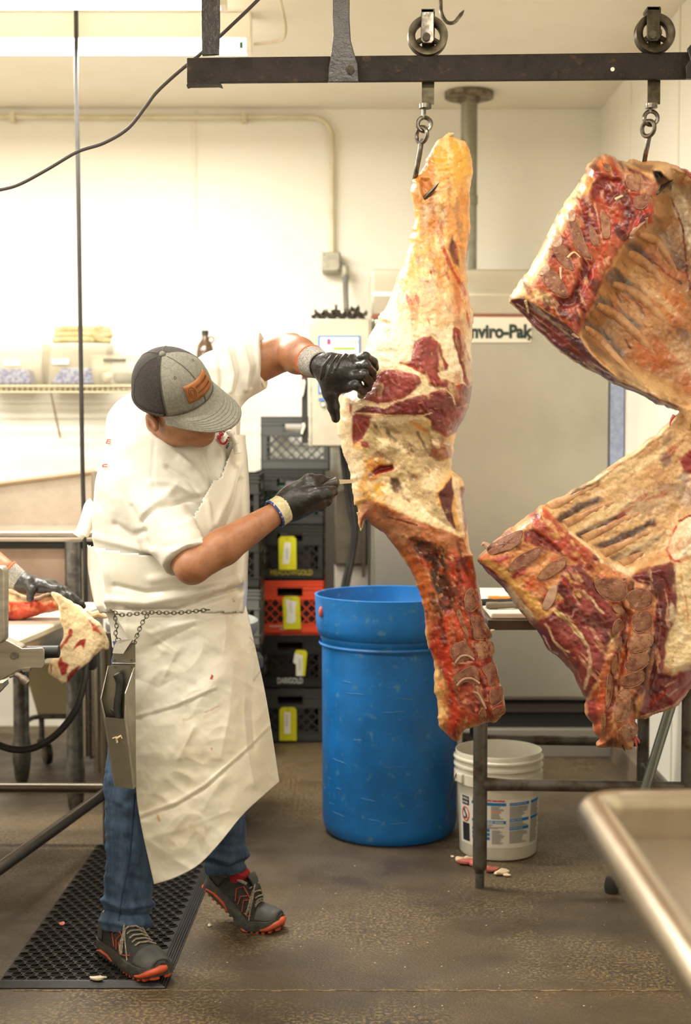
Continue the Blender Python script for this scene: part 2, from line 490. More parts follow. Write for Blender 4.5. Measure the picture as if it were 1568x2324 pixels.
# ---------------------------------------------------------------- materials shared by many things
m_wall = mat('wall_panel', '#f1ede2', .38, c2='#ebe6d8', scale=1.6, lo=.3, hi=.8, spec=.4)
m_ceil = mat('ceiling_paint', '#efe9db', .6, c2='#e9e1cf', scale=1.2, bump=.05, bscale=120)
m_seam = mat('panel_batten', '#ebe5d6', .4)
def floor_nodes(m):
    nt = m.node_tree; N = nt.nodes; L = nt.links; b = N['Principled BSDF']; N_ = lambda t: N.new(t)
    tc = N_('ShaderNodeTexCoord')
    def nz(s, d=6., r=.6):
        n = N_('ShaderNodeTexNoise'); n.inputs['Scale'].default_value = s; n.inputs['Detail'].default_value = d; n.inputs['Roughness'].default_value = r; L.new(tc.outputs['Object'], n.inputs['Vector']); return n.outputs[0]
    def rg(s, lo, hi, a=0., b_=1.):
        r = N_('ShaderNodeMapRange'); r.interpolation_type = 'SMOOTHSTEP'
        for k, v in zip((1, 2, 3, 4), (lo, hi, a, b_)): r.inputs[k].default_value = v
        L.new(s, r.inputs[0]); return r.outputs[0]
    def mx(f, A, B):
        x = N_('ShaderNodeMix'); x.data_type = 'RGBA'; L.new(f, x.inputs[0])
        for k, v in ((6, A), (7, B)):
            if hasattr(v, 'is_output'): L.new(v, x.inputs[k])
            else: x.inputs[k].default_value = tuple(lin(v)) + (1,)
        return x.outputs[2]
    def mul(a, c):
        q = N_('ShaderNodeMath'); q.operation = 'MULTIPLY'; L.new(a, q.inputs[0]); L.new(c, q.inputs[1]); return q.outputs[0]
    big = nz(1.3, 5.); mid = nz(5., 8.); fine = nz(95., 4., .7)
    c = mx(rg(big, .35, .68), '#554733', '#3b3125')
    c = mx(rg(mid, .42, .7, 0, .75), c, '#463a2b')
    c = mx(mul(rg(nz(1.1, 4.), .42, .58), rg(fine, .48, .6)), c, '#826e4c')
    c = mx(rg(nz(160., 2.), .70, .76, 0, .8), c, '#a8946c')
    c = mx(mul(rg(nz(2.2, 3.), .55, .7), rg(nz(40., 4.), .45, .6)), c, '#3b3026')
    L.new(c, b.inputs['Base Color'])
    L.new(rg(mid, .3, .7, .34, .62), b.inputs['Roughness'])
    bp = N_('ShaderNodeBump'); bp.inputs['Strength'].default_value = .5; bp.inputs['Distance'].default_value = .006; L.new(fine, bp.inputs['Height']); L.new(bp.outputs[0], b.inputs['Normal'])
m_floor = bpy.data.materials.new('worn_concrete'); m_floor.use_nodes = True; floor_nodes(m_floor)
m_steel = mat('stainless_steel', '#b9b2a4', .3, 1., c2='#9d968a', scale=5, rvar=.08)
m_steelb = mat('brushed_steel', '#c3bcae', .36, 1., c2='#aaa294', scale=3, stretch=(1, 1, 14), rvar=.07)
m_galv = mat('galvanized_pipe', '#7f7f7a', .45, .85, c2='#5d5b57', scale=22, rvar=.1)
m_dkpipe = mat('worn_pipe', '#6a675f', .5, .7, c2='#4d4034', scale=16, lo=.42, hi=.7, bump=.15)
m_rust = mat('dark_rail_steel', '#2a231d', .6, .0, c2='#1d1510', scale=14, lo=.4, hi=.7, bump=.5, bscale=60, spec=.25, c3='#4a3524', scale3=30)
m_hanger = mat('painted_hanger', '#1b1815', .28, .1, c2='#332c26', scale=18, bump=.25, bscale=50)
m_pulley = mat('cast_pulley', '#57503f', .42, .8, c2='#3a3226', scale=24, bump=.1)
m_hook = mat('hook_steel', '#7d766a', .34, 1., c2='#57514a', scale=30, rvar=.1)
m_black = mat('black_rubber', '#201f1d', .5, c2='#2c2a27', scale=10)
m_blackpl = mat('black_plastic', '#2a2a28', .45)
m_white = mat('white_plastic', '#ece6d6', .4, c2='#ded6c0', scale=4)
m_cond = mat('conduit_paint', '#dcd3b8', .45, c2='#c9bf9f', scale=6)
m_board = mat('cutting_board', '#ece5d3', .45, c2='#ded5c0', scale=7, bump=.05)

# ---------------------------------------------------------------- room shell
X0, X1, Y0, Y1 = -4.2, 1.30, -3.0, 7.30
fl = MB().bb(X0-.1, X1+.1, Y0-.1, Y1+.1, -.12, 0).build('floor', m_floor); tag(fl, 'worn brown concrete floor of the cutting room', 'floor', kind='structure')
ce = MB().bb(X0-.1, X1+.1, Y0-.1, Y1+.1, CEIL, CEIL+.1).build('ceiling', m_ceil); tag(ce, 'cream painted ceiling', 'ceiling', kind='structure')
def wall(name, label, x0, x1, y0, y1, axis, seams, inner, sgn):
    w = MB().bb(x0, x1, y0, y1, -.12, CEIL+.1).build(name, m_seam); tag(w, label, 'wall', kind='structure')
    for a, b in zip(seams[:-1], seams[1:]):
        g = .004
        if axis == 'x': o = MB().bb(a+g, b-g, inner, inner + sgn*.006, .0, CEIL)
        else: o = MB().bb(inner, inner + sgn*.006, a+g, b-g, .0, CEIL)
        o.build('panel', m_wall, w, bevel=.002)
    return w
sx = [X0, -3.21, -1.99, -.771, X1]
wb = wall('wall_back', 'cream panelled back wall', X0-.1, X1+.1, Y1, Y1+.1, 'x', sx, Y1, -1)
wr = wall('wall_right', 'cream panelled right wall', X1, X1+.1, Y0, Y1, 'y', [Y0, -.97, .0, .94, 1.88, 2.82, 3.75, 4.66, 5.59, 6.53, Y1], X1, -1)
wl = wall('wall_left', 'cream panelled left wall', X0-.1, X0, Y0, Y1, 'y', [Y0, -1, 1, 3, 5, Y1], X0, 1)
wf = wall('wall_front', 'cream panelled wall behind the camera', X0-.1, X1+.1, Y0-.1, Y0, 'x', [X0, -2, 0, X1], Y0, 1)
# battens over the visible panel joints
MB().bb(-.785, -.757, Y1-.012, Y1, 0, CEIL).build('batten', m_seam, wb)
for yy in (6.53, 5.59): MB().bb(X1-.012, X1, yy-.012, yy+.012, 0, CEIL).build('batten', m_seam, wr)
# concrete curb at the foot of the right wall
m_curb = mat('curb_concrete', '#6d5f4e', .6, c2='#4c4136', scale=5, bump=.2)
cb = MB().prism([(1.30, -.5, 0), (1.235, -.5, 0), (1.245, -.5, .09), (1.30, -.5, .12)], (0, 7.1, 0)).build('baseboard_right', m_curb); tag(cb, 'stained concrete curb along the right wall', 'baseboard', kind='structure')
# saw-cut joint in the floor: two dirty lips either side of a groove
m_joint = mat('joint_dirt', '#8a7450', .8, c2='#4a3b2a', scale=60)
j0 = P(380, 2262, 3.78); 
mb = MB()
for k in range(60):
    a = -.9 + k*.033
    mb.bb(a, a+.034, 3.775 + .003*math.sin(k*1.7), 3.782 + .003*math.sin(k*1.7+.5), -.001, .0015)
jt = mb.build('trim_1', m_joint); tag(jt, 'dirt filled saw-cut joint across the concrete floor', 'floor joint', kind='structure')

# ---------------------------------------------------------------- ceiling lights
m_tube = mat('lit_tube', '#fff6e2', .5, emit=9.)
m_fix = mat('fixture_enamel', '#f2ecdc', .4)
m_sock = mat('green_socket', '#3a7a48', .5)
fixt = []
def fixture(x0, x1, y, label, group, lamp=1.):
    t = thing('fluorescent_light', label, 'ceiling light', ((x0+x1)/2, y, CEIL), group)
    z = CEIL
    MB().prism([(x0, y-.05, z), (x0, y+.05, z), (x0, y+.045, z-.10), (x0, y-.045, z-.10)], (x1-x0, 0, 0)).build('housing', m_fix, t, bevel=.004)
    for s in (-1, 1): MB().bb(x0 if s < 0 else x1-.02, x0+.02 if s < 0 else x1, y-.045, y+.045, z-.15, z-.10).build('end_cap', m_fix, t)
    for s in (-1, 1):
        MB().cyl((x0+.02, y + s*.028, z-.127), (x1-.02, y + s*.028, z-.127), .019, n=12).build('tube', m_tube, t)
    MB().bb(x1-.045, x1-.03, y-.052, y-.03, z-.14, z-.115).build('socket', m_sock, t)
    ld = bpy.data.lights.new('tube_glow', 'AREA'); ld.shape = 'RECTANGLE'; ld.size = x1-x0-.06; ld.size_y = .13
    ld.energy = LAMP_W*lamp; ld.color = LAMP_COL
    lo = bpy.data.objects.new('tube_glow', ld); col.objects.link(lo); lo.location = ((x0+x1)/2, y, z-.155); attach(lo, t)
    return t
g = 'fluorescent fixtures on the ceiling'
fixture(-1.62, -.37, 5.70, 'fluorescent fixture over the back wall whose end shows above the rail', g, 1.5)
fixture(-1.66, -.42, 5.10, 'bright fluorescent fixture cut off by the top left corner of the picture', g, 1.7)
fixture(-2.95, -1.72, 5.70, 'fluorescent fixture continuing the row out of the left edge', g, 1.5)
for yy, row, fs in ((3.1, 'row just in front of the rail', (1.5, 1.3, .5)), (1.3, 'row above the camera', (.6, .5, .3)), (-.9, 'row behind the camera', (.35, .3, .2))):
    for xx, f_, wh in zip((-3.2, -1.6, .2), fs, ('left', 'middle', 'right')):
        fixture(xx-.61, xx+.61, yy, wh + ' fluorescent fixture of the ' + row + ', outside the picture', g, f_)

# ---------------------------------------------------------------- conduits, boxes, pipes on the back wall
def pl(pts, D): return [P(x, y, D) for x, y in pts]
t = thing('electrical_conduit', 'cream painted conduit running under the ceiling and down to a junction box', 'conduit', P(757, 600, 7.27))
MB().tube(pl(spline([(-60, 264), (200, 266), (450, 266), (660, 265), (705, 266), (735, 275), (751, 297), (754, 330), (754, 450), (754, 575)], 6), 7.26), .0135, 10).build('pipe', m_cond, t)
for x in (30, 555): MB().bb(P(x,266,7.27).x-.012, P(x,266,7.27).x+.012, 7.24, 7.30, P(x,266,7.27).z-.03, P(x,266,7.27).z+.02).build('pipe_clip', m_cond, t)
t = thing('junction_box', 'grey square junction box on the back wall below the conduit', 'electrical box', P(752, 618, 7.27))
a, b = P(730, 618, 7.2), P(773, 572, 7.2)
m_jb = mat('junction_metal', '#b7b3a2', .5, .4, c2='#9d998a', scale=20)
MB().bb(a.x, b.x, 7.19, 7.294, a.z, b.z).build('body', m_jb, t, bevel=.006)
MB().bb(a.x+.006, b.x-.006, 7.184, 7.19, a.z+.006, b.z-.006).build('cover', m_jb, t, bevel=.002)
for x, y in ((736, 578), (767, 612)): MB().cyl(P(x,y,7.184), P(x,y,7.180), .004).build('screw', m_hook, t)
t = thing('flexible_conduit', 'grey flexible conduit dropping from the junction box to the control cabinet', 'conduit', P(785, 700, 7.2))
mb = MB(); pp = [Vector(q) for q in spline([P(770, 600, 7.22), P(781, 606, 7.2), P(784, 625, 7.18), P(784, 660, 7.1), P(786, 704, 6.9)], 10)]
mb.tube(pp, [.014 + .0015*(i % 2) for i in range(len(pp))], 10); mb.build('hose', mat('grey_conduit', '#77756d', .5), t)
MB().cyl(P(783, 606, 7.2), P(784, 632, 7.18), .02).build('connector', m_jb, t)
t = thing('vent_pipe', 'grey vent pipe rising from the smoker to a flange on the ceiling', 'pipe', P(1063, 610, 6.95))
m_pvc = mat('vent_grey', '#9c9b8c', .4, .3, c2='#85826f', scale=9)
c0 = P(1063, 600, 6.95); r = 18.5/3228*6.95
MB().cyl((c0.x, 6.95, P(0, 607, 6.58).z+.003), (c0.x, 6.95, CEIL), r, n=28).build('pipe', m_pvc, t)
MB().lathe([(r, CEIL-.004), (.118, CEIL-.004), (.118, CEIL-.028), (r+.012, CEIL-.028), (r+.012, CEIL-.05), (r, CEIL-.05)], (c0.x, 6.95, 0), 30).build('ceiling_flange', mat('flange_rust', '#8b7f69', .6, c2='#4f3e2e', scale=25), t)
MB().lathe([(r+.004, 2.62), (r+.004, 2.66), (r, 2.665), (r, 2.615)], (c0.x, 6.95, 0), 30).build('coupling', m_pvc, t)
mb = MB()
t = thing('lamp_wire', 'thin cream cable looping from the fixture end up to the ceiling', 'cable', P(600, 98, 5.7))
MB().tube([Vector(q) for q in spline([P(577, 100, 5.68), P(610, 97, 5.66), P(640, 90, 5.6), P(648, 70, 5.52), P(644, 35, 5.46), P(634, -10, 5.36)], 8)], .006, 8).build('cable', m_cond, t)

# ---------------------------------------------------------------- rail with hangers, trolleys and hooks
RD = 4.17
def rz(x, y, D=RD): return P(x, y, D)
t = thing('overhead_rail', 'black flat steel meat rail running across the top', 'rail', P(1000, 150, RD))
A = [(424, 131), (1640, 117), (1640, 178), (424, 188)]
MB().pxprism(A, RD-.008, .016).build('bar', m_rust, t, bevel=.002)
mb = MB()
for x, y, w in ((462, 187, 36), (1000, 178, 0)):
    if w: mb.pxprism([(x-w, y), (x+w, y-1), (x+w+6, y+7), (x+w-3, y+4), (x-w+4, y+5), (x-w-3, y+7)], RD-.02, .04)
mb.build('weld_bead', m_rust, t)
MB().cyl(P(1390, 157, RD-.008), P(1390, 157, RD-.0105), .006, n=16).build('bolt_hole', m_ceil, t)
def hanger(pts, label, bolts, D=RD-.03):
    t = thing('rail_hanger', label, 'bracket', P(*pts[0], D), 'hangers holding the overhead rail')
    # strap
    MB().pxprism(pts, D, .012).build('strap', m_hanger, t, bevel=.002)
    for x, y in bolts:
        MB().cyl(P(x,y,D), P(x,y,D-.006), .013, n=6).cyl(P(x,y,D-.006), P(x,y,D-.016), .007, n=12).build('bolt', m_hook, t)
    return t
hanger([(756,-140), (795,-140), (793,40), (796,92), (803,118), (812,145), (814,186), (744,186), (746,150), (752,118), (757,80), (755,40)], 'glossy black strap hanger bolted to the middle of the rail', [(795, 158)])
hanger([(456,-140), (498,-140), (499, 60), (497, 124), (458, 126), (457, 40)], 'straight black hanger on the left end of the rail', [], RD-.02)
hanger([(1560,110), (1566,135), (1556,150), (1558,178), (1640,180), (1640,-140), (1590,-140), (1585,80)], 'black hanger at the right edge of the picture', [(1590, 158)])
# edge flanges of the middle hanger
def trolley(xc, yc, xs, label, D=RD):
    t = thing('rail_trolley', label, 'trolley', P(xc, yc, D), 'wheeled trolleys on the rail')
    c = P(xc, yc, D); k = D/3228
    R = 45*k
    w = t
    wo = MB().lathe([(R*.62, -.014), (R*.74, -.018), (R*.96, -.019), (R, -.012), (R*.93, -.003), (R*.93, .003), (R, .012), (R*.96, .019), (R*.74, .018), (R*.62, .014), (R*.62, -.014)], c, 40, (0, 1, 0)).build('wheel', m_pulley, w)
    for a in range(3):
        q = math.radians(90 + a*120); d = Vector((math.cos(q), 0, math.sin(q)))
        MB().tube([c + d*R*.15, c + d*R*.66], .008, 8).build('spoke', m_pulley, wo)
    MB().cyl(c - Vector((0, .022, 0)), c + Vector((0, .022, 0)), R*.3, n=20).build('hub', m_pulley, wo)
    # strap over the wheel
    x = xs
    MB().pxprism([(x-15, yc-63), (x+13, yc-63), (x+14, yc-58), (x+14, yc+8), (x+8, yc+15), (x-10, yc+15), (x-16, yc+8)], D-.034, .007).build('side_strap', m_hook if xs < 1200 else m_pulley, t, bevel=.002)
    MB().pxprism([(x-15, yc-63), (x+15, yc-63), (x+15, yc-56), (x-15, yc-56)], D-.034, .06).build('top_strap', m_pulley, t)
    MB().pxprism([(x-13, yc-60), (x+16, yc-60), (x+14, 236), (x-14, 236)], D+.022, .007).build('back_strap', m_pulley, t)
    MB().cyl(P(x-3, yc, D-.034), P(x-3, yc, D-.044), .011).build('axle_nut', m_hook, t)
    MB().cyl(P(x-6, 236, D+.016), P(x-6, 246, D+.016), .018, n=16).build('swivel', m_hook, t)
    return t
trolley(970, 83, 971, 'bright worn trolley wheel above the hindquarter')
trolley(1485, 78, 1484, 'darker trolley wheel above the ribcage at the right')

def hook(label, x, top, yr, tipx, tipy, D, shaft):
    t = thing('meat_hook', label, 'hook', P(x, yr, D), 'hooks carrying the carcasses')
    k = D/3228; r = 5.0*k
    mb = MB(); mb.tube([P(x+2, top, D), P(x+2, yr-14, D)], r, 8); mb.torus(P(x+3, yr, D), 15*k, r, (0,1,0), 20, 8, 1., (0,0,1)); mb.build('eye', m_hook, t)
    mb = MB(); mb.torus(P(x-3, yr+24, D-.004), 17*k, r, (.75,.66,0), 20, 8, 1., (0,0,1)); mb.build('link', m_hook, t)
    mb = MB(); pts = [Vector(q) for q in spline(shaft, 8)]; n = len(pts)
    mb.tube(pts, [r*1.15 if i < n-9 else r*1.15*max(.12, (n-1-i)/8) for i in range(n)], 10); mb.build('point', m_hook, t)
    return t
t = thing('spare_hook', 'empty steel hook hanging behind the rail at the top', 'hook', P(1000, 0, 4.6))
mb = MB(); pts = [Vector(q) for q in spline([P(1000, -120, 4.6), P(1000, 0, 4.6), P(1002, 30, 4.6), P(1014, 50, 4.6), P(1030, 51, 4.6), P(1042, 38, 4.6), P(1053, 23, 4.6)], 8)]
mb.tube(pts, [.0062]*(len(pts)-6) + [.006, .005, .004, .003, .002, .0008], 8); mb.build('point', m_hook, t)
MB().tube([P(1000, -120, 4.6), Vector((P(1000,-120,4.6).x, 4.6, CEIL))], .006).build('shank', m_hook, t)

# ---------------------------------------------------------------- hanging cables
t = thing('power_cable', 'thick black cable hanging straight down at the left', 'cable', P(190, 1400, 5.65))
MB().tube([Vector(q) for q in spline([P(171, -80, 5.6), P(173, 60, 5.6), P(173, 180, 5.6), P(176, 330, 5.6), P(178, 450, 5.6), P(181, 650, 5.6), P(184, 850, 5.6), P(187, 1050, 5.6), P(191, 1200, 5.6), P(194, 1330, 5.6), P(196, 1500, 5.62)], 8)], .0088, 10).build('cable', m_black, t)
m_cord = mat('brown_cord', '#3b322e', .5)
t = thing('sagging_cord', 'dark cord swooping from the ceiling across the upper left', 'cord', P(0, 432, 4.3))
MB().tube([Vector(q) for q in spline([P(-60, 442, 4.3), P(0, 431, 4.3), P(45, 418, 4.3), P(110, 383, 4.3), P(175, 345, 4.3), P(235, 325, 4.3), P(290, 292, 4.3), P(330, 243, 4.3), P(355, 210, 4.3), P(400, 168, 4.3), P(460, 118, 4.28), P(525, 58, 4.25), P(590, -5, 4.25), P(700, -120, 4.25)], 10)], .0052, 10).build('cord', m_cord, t)
# ---------------------------------------------------------------- smoker cabinet
m_smoke = mat('smoker_steel', '#bab8ac', .38, .85, c2='#aeab9d', scale=2.5, lo=.3, hi=.75, rvar=.06)
m_hood = mat('smoker_hood', '#d3cdb9', .36, .5, c2='#c4bda8', scale=2)
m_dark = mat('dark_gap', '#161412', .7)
SD = 6.58
sx0, sx1 = P(842, 1000, SD).x, 1.222
def zy(y, D): return P(784, y, D).z
t = thing('smokehouse_cabinet', 'large stainless smoker cabinet with a name plate against the back wall', 'smoker', (.67, 6.9, 0))
zt, zs, zb = zy(607, SD), zy(716, SD), zy(1586, SD)
MB().bb(sx0, sx1, SD+.06, 7.27, zb-.02, zs-.01).build('body', m_smoke, t, bevel=.006)
MB().bb(sx0+.01, sx1-.005, SD, SD+.058, zb, zs-.012).build('door', m_smoke, t, bevel=.012)
MB().prism([(sx0, SD+.01, zs), (sx0, SD-.01, zs+.10), (sx0, SD+.05, zs+.17), (sx0, SD+.06, zt), (sx0, 7.2, zt), (sx0, 7.2, zs)], (sx1-sx0+.03, 0, 0)).build('hood', m_hood, t, bevel=.012)
MB().bb(sx0, sx1, SD-.002, SD+.02, zs-.012, zs).build('seam_strip', mat('rusty_seam', '#9c5a40', .6), t)
MB().bb(sx0+.01, sx1, SD+.04, 7.2, .02, zb-.021).build('dark_recess', m_dark, t)  # near-black block stands in for the shade in the gap under the door
MB().bb(sx0, sx1, SD+.02, SD+.039, zy(1618,SD), zy(1600,SD)).build('recess_bar', mat('burnt_bar', '#2f2721', .6), t)
MB().bb(sx0, sx1+.02, SD+.0, SD+.05, 0, zy(1655, SD)).build('base_panel', mat('base_grey', '#8d887e', .5, .3), t, bevel=.004)
m_blue = mat('blue_film', '#a9b4cc', .4, c2='#8f9cba', scale=60)
MB().bb(sx1, sx1+.066, SD+.01, SD+.05, .06, zs).build('edge_strip', m_blue, t)
pl0, pl1 = P(1040, 778, SD), P(1206, 720, SD)
nm = MB().bb(pl0.x, pl1.x, SD-.008, SD-.001, pl0.z, pl1.z).build('name_plate', mat('plate_cream', '#d8d1bd', .45, .2), t, bevel=.002)
m_ink = mat('dark_ink', '#24332c', .6)
o = text('Enviro-Pak', .084, m_ink, nm, 'lettering', origin=P(1050, 766, SD-.0085), bold=.0040, squeeze=.86)
for x in (1046, 1200): MB().cyl(P(x, 770, SD-.008), P(x, 770, SD-.012), .006).build('rivet', m_pulley, nm)

# ---------------------------------------------------------------- control cabinet with sticks on top
CD = 6.42
m_cbox = mat('cabinet_grey', '#c7c0ad', .45, .25, c2='#bab29e', scale=5)
t = thing('control_cabinet', 'grey steel control cabinet with a white instruction label beside the smoker', 'cabinet', P(770, 1013, CD))
a, b = P(702, 1012, CD), P(838, 724, CD)
MB().bb(a.x-.004, b.x+.004, CD+.02, CD+.2, a.z-.004, b.z+.004).build('body', m_cbox, t, bevel=.006)
dr = MB().bb(a.x+.012, b.x, CD, CD+.018, a.z, b.z).build('door', m_cbox, t, bevel=.004)
MB().cyl((a.x+.008, CD+.008, a.z+.02), (a.x+.008, CD+.008, b.z-.02), .008).build('hinge', m_jb, dr)
lb = MB().bb(P(722,900,CD).x, P(818,0,CD).x, CD-.003, CD-.0005, P(0,894,CD).z, P(0,762,CD).z).build('label', mat('label_blue', '#4d79b4', .5), dr)
MB().bb(P(726,0,CD).x, P(814,0,CD).x, CD-.0045, CD-.003, P(0,890,CD).z, P(0,766,CD).z).build('label_paper', mat('label_white', '#efeee4', .5), lb)
MB().bb(P(755,0,CD).x, P(806,0,CD).x, CD-.006, CD-.0045, P(0,794,CD).z, P(0,788,CD).z).build('green_bar', mat('label_green', '#8fb04a', .5), lb)
MB().bb(P(741,0,CD).x, P(750,0,CD).x, CD-.006, CD-.0045, P(0,782,CD).z, P(0,769,CD).z).build('emblem', mat('emblem_blue', '#4a50a8', .5), lb)
MB().pxprism([(742.5,781),(745,773),(747,771),(748.5,776),(748,781)], CD-.0072, .0012).build('emblem_flame', mat('emblem_red', '#d24050', .5), lb)
text('Enviro-Pak', .027, mat('label_grey', '#a9b2b4', .5), lb, origin=P(754, 779, CD-.0062), ext=.0003, bold=.0003)
MB().bb(P(722,0,CD).x, P(745,0,CD).x, CD-.004, CD-.0005, P(0,910,CD).z, P(0,903,CD).z).build('blue_tag', mat('label_blue', '#4d79b4'), dr)
MB().cyl(P(733, 918, CD), P(733, 918, CD-.012), .009).build('push_button', m_white, dr)
MB().cyl(P(733, 918, CD), P(733, 918, CD-.006), .012).build('button_ring', m_blackpl, dr)
t = thing('black_knife_rack', 'narrow black rack with white handled tools on the cabinet side', 'rack', P(690, 1000, 6.5))
MB().bb(P(683,0,6.5).x, P(697,0,6.5).x, 6.5, 6.53, P(0,1006,6.5).z, P(0,838,6.5).z).build('board', m_blackpl, t, bevel=.003)
for y0, y1 in ((862, 900), (960, 985)):
    MB().tube([Vector(q) for q in spline([P(688, y0, 6.49), P(690, y0+8, 6.49), P(687, y1-8, 6.49), P(685, y1, 6.49)], 4)], [.007]*5+[.006]*4+[.005]*4, 8).build('handle', m_white, t)
m_stick = mat('stick_metal', '#5a5346', .45, .7, c2='#3c352b', scale=20)
sd = None
for i in range(12):
    xx = 716 + (i % 10)*12.0; yy = 715 - (11 if i >= 10 else 0)
    if i >= 10: xx = 762 + (i-10)*44
    c = P(xx, yy, CD+.01); r = .0165
    if sd is None:
        mb = MB(); 
        for k in range(3):
            q = math.radians(90 + 120*k); d = Vector((math.cos(q), 0, math.sin(q))); n = Vector((-d.z, 0, d.x))
            mb.prism([d*.002 + n*.0022, d*.012 + n*.0022, d*.021 + n*.007, d*.023 + n*.004, d*.013, d*.023 - n*.004, d*.021 - n*.007, d*.012 - n*.0022, d*.002 - n*.0022], (0, .2, 0))
        o = mb.build('smoke_stick', m_stick); sd = o
    else:
        o = sd.copy(); col.objects.link(o)
    o.location = c + Vector((0, 0, .006)); o.rotation_euler = (0, random.uniform(-.25, .25) + (math.pi if i % 2 else 0), 0)
    tag(o, 'star shaped metal smoke stick lying on top of the control cabinet', 'stick', 'smoke sticks on the control cabinet')
# things between cabinet and drum
t = thing('steel_pump_box', 'brown grey steel box with cables below the control cabinet', 'box', P(800, 1285, 6.75))
m_pump = mat('pump_steel', '#6d6557', .45, .6, c2='#575042', scale=6)
MB().bb(P(758,0,6.75).x, P(836,0,6.75).x, 6.75, 6.95, P(0,1282,6.75).z, P(0,1110,6.75).z).build('body', m_pump, t, bevel=.008)
MB().bb(P(822,0,6.72).x, P(830,0,6.72).x, 6.72, 6.75, P(0,1310,6.72).z, P(0,1110,6.72).z).build('bracket', m_pump, t)
MB().bb(P(758,0,6.75).x, P(836,0,6.75).x, 6.78, 6.92, 0, P(0,1282,6.75).z).build('stand', mat('stand_grey', '#a39b92', .6), t)
t = thing('cable_bundle', 'two black cables hanging beside the steel box', 'cable', P(790, 1320, 6.7))
for dx in (0, 9):
    MB().tube([Vector(q) for q in spline([P(775+dx, 1010, 6.66), P(782+dx, 1080, 6.66), P(793+dx, 1150, 6.66), P(802+dx*.6, 1210, 6.66), P(790+dx*.8, 1280, 6.66), P(778+dx, 1340, 6.66), P(776+dx, 1420, 6.66)], 8)], .012, 10).build('cable', m_black, t)

# ---------------------------------------------------------------- crates
CW, CH = .332, .2655
def crate(mname, c, label, loc, group, rough=.5, hole=True):
    m = mat(mname, c, rough)
    t = thing('milk_crate', label, 'crate', loc, group)
    h, w = CH-.002, CW
    fr = MB(); la = []
    for s in range(4):
        R = Matrix.Rotation(s*math.pi/2, 3, 'Z')
        def bx(x0, x1, z0, z1, th=.005, off=0., B=fr):
            B.box(R @ Vector(((x0+x1)/2, -w/2 + th/2 - off, (z0+z1)/2)), (x1-x0, th, z1-z0), R)
        bx(-w/2, w/2, 0, .052); 
        bx(-w/2, -.062, h-.088, h); bx(.062, w/2, h-.088, h); bx(-.062, .062, h-.034, h); bx(-.062, .062, h-.10, h-.075)
        for z in (h-.006, h-.022, h-.040, .052, h-.09): 
            if z == h-.040: bx(-w/2, -.064, z-.003, z+.003, .008, .003); bx(.064, w/2, z-.003, z+.003, .008, .003)
            else: bx(-w/2, w/2, z-.003, z+.003, .008, .003)
        for x in (-w/2+.014, w/2-.014): bx(x-.014, x+.014, .052, h-.088)
        lb = MB(); x0, x1, z0, z1 = -w/2+.02, w/2-.02, .052, h-.086
        for dgn in (1, -1):
            k = -.5
            cc = -.45
            while cc < .45:
                pts = []
                # z = z0 + dgn*(x - cc)
                xa = cc if dgn > 0 else cc; xb = cc + dgn*(z1-z0)
                xs = sorted((xa, xb)); a = max(xs[0], x0); b = min(xs[1], x1)
                if b - a > .012:
                    za, zb_ = z0 + dgn*(a-cc), z0 + dgn*(b-cc)
                    L = math.hypot(b-a, zb_-za)
                    Q = R @ Matrix.Rotation(-math.atan2(zb_-za, b-a), 3, 'Y')
                    lb.box(R @ Vector(((a+b)/2, -w/2 + .003, (za+zb_)/2)), (L, .005, .0055), Q)
                cc += .0505
        lb.build('lattice_panel', m, t, local=True, smooth=False)
    fr.bb(-w/2, w/2, -w/2, w/2, .004, .010)
    fr.build('frame', m, t, local=True, smooth=False)
    return t
gA = 'milk crates stacked against the back wall'
F1 = 6.90; xs_ = P(655, 0, F1).x
names = [('crate_charcoal', '#393936', 'charcoal crate with a yellow tag at the bottom of the stack beside the drum'),
         ('crate_black', '#1b1b1a', 'black crate with white lettering directly below the orange crate'),
         ('crate_orange', '#d8471f', 'bright orange crate in the stack behind the blue drum'),
         ('crate_black2', '#23231f', 'black crate with yellow lettering directly above the orange crate'),
         ('crate_black3', '#2f2f2c', 'dark crate holding green packs, under the topmost crate of the stack'),
         ('crate_grey', '#4b4d4b', 'grey crate topmost of the stack, beside the control cabinet')]
crates = []
for k, (mn, c, lab) in enumerate(names):
    x = xs_ if k < 5 else P(668, 0, F1).x
    crates.append(crate(mn, c, lab, (x, F1 + CW/2, k*CH*1.0035), gA))
m_yel = mat('yellow_print', '#a99a2a', .6); m_gpr = mat('grey_print', '#c9c9c4', .6)
text('MEADOWGOLD', .036, m_yel, crates[3], origin=P(613, 1305, F1-.006), bold=.0006, squeeze=.78)
text('DARIGOLD', .040, m_gpr, crates[1], origin=P(629, 1551, F1-.006), bold=.0006, squeeze=.62)
m_wp = mat('orange_print', '#d9a08a', .6)
MB().bb(P(607,0,F1).x, P(640,0,F1).x, F1-.006, F1-.005, P(0,1423,F1).z, P(0,1419,F1).z).bb(P(631,0,F1).x, P(646,0,F1).x, F1-.006, F1-.005, P(0,1429,F1).z, P(0,1426,F1).z).build('printed_line', m_wp, crates[2])
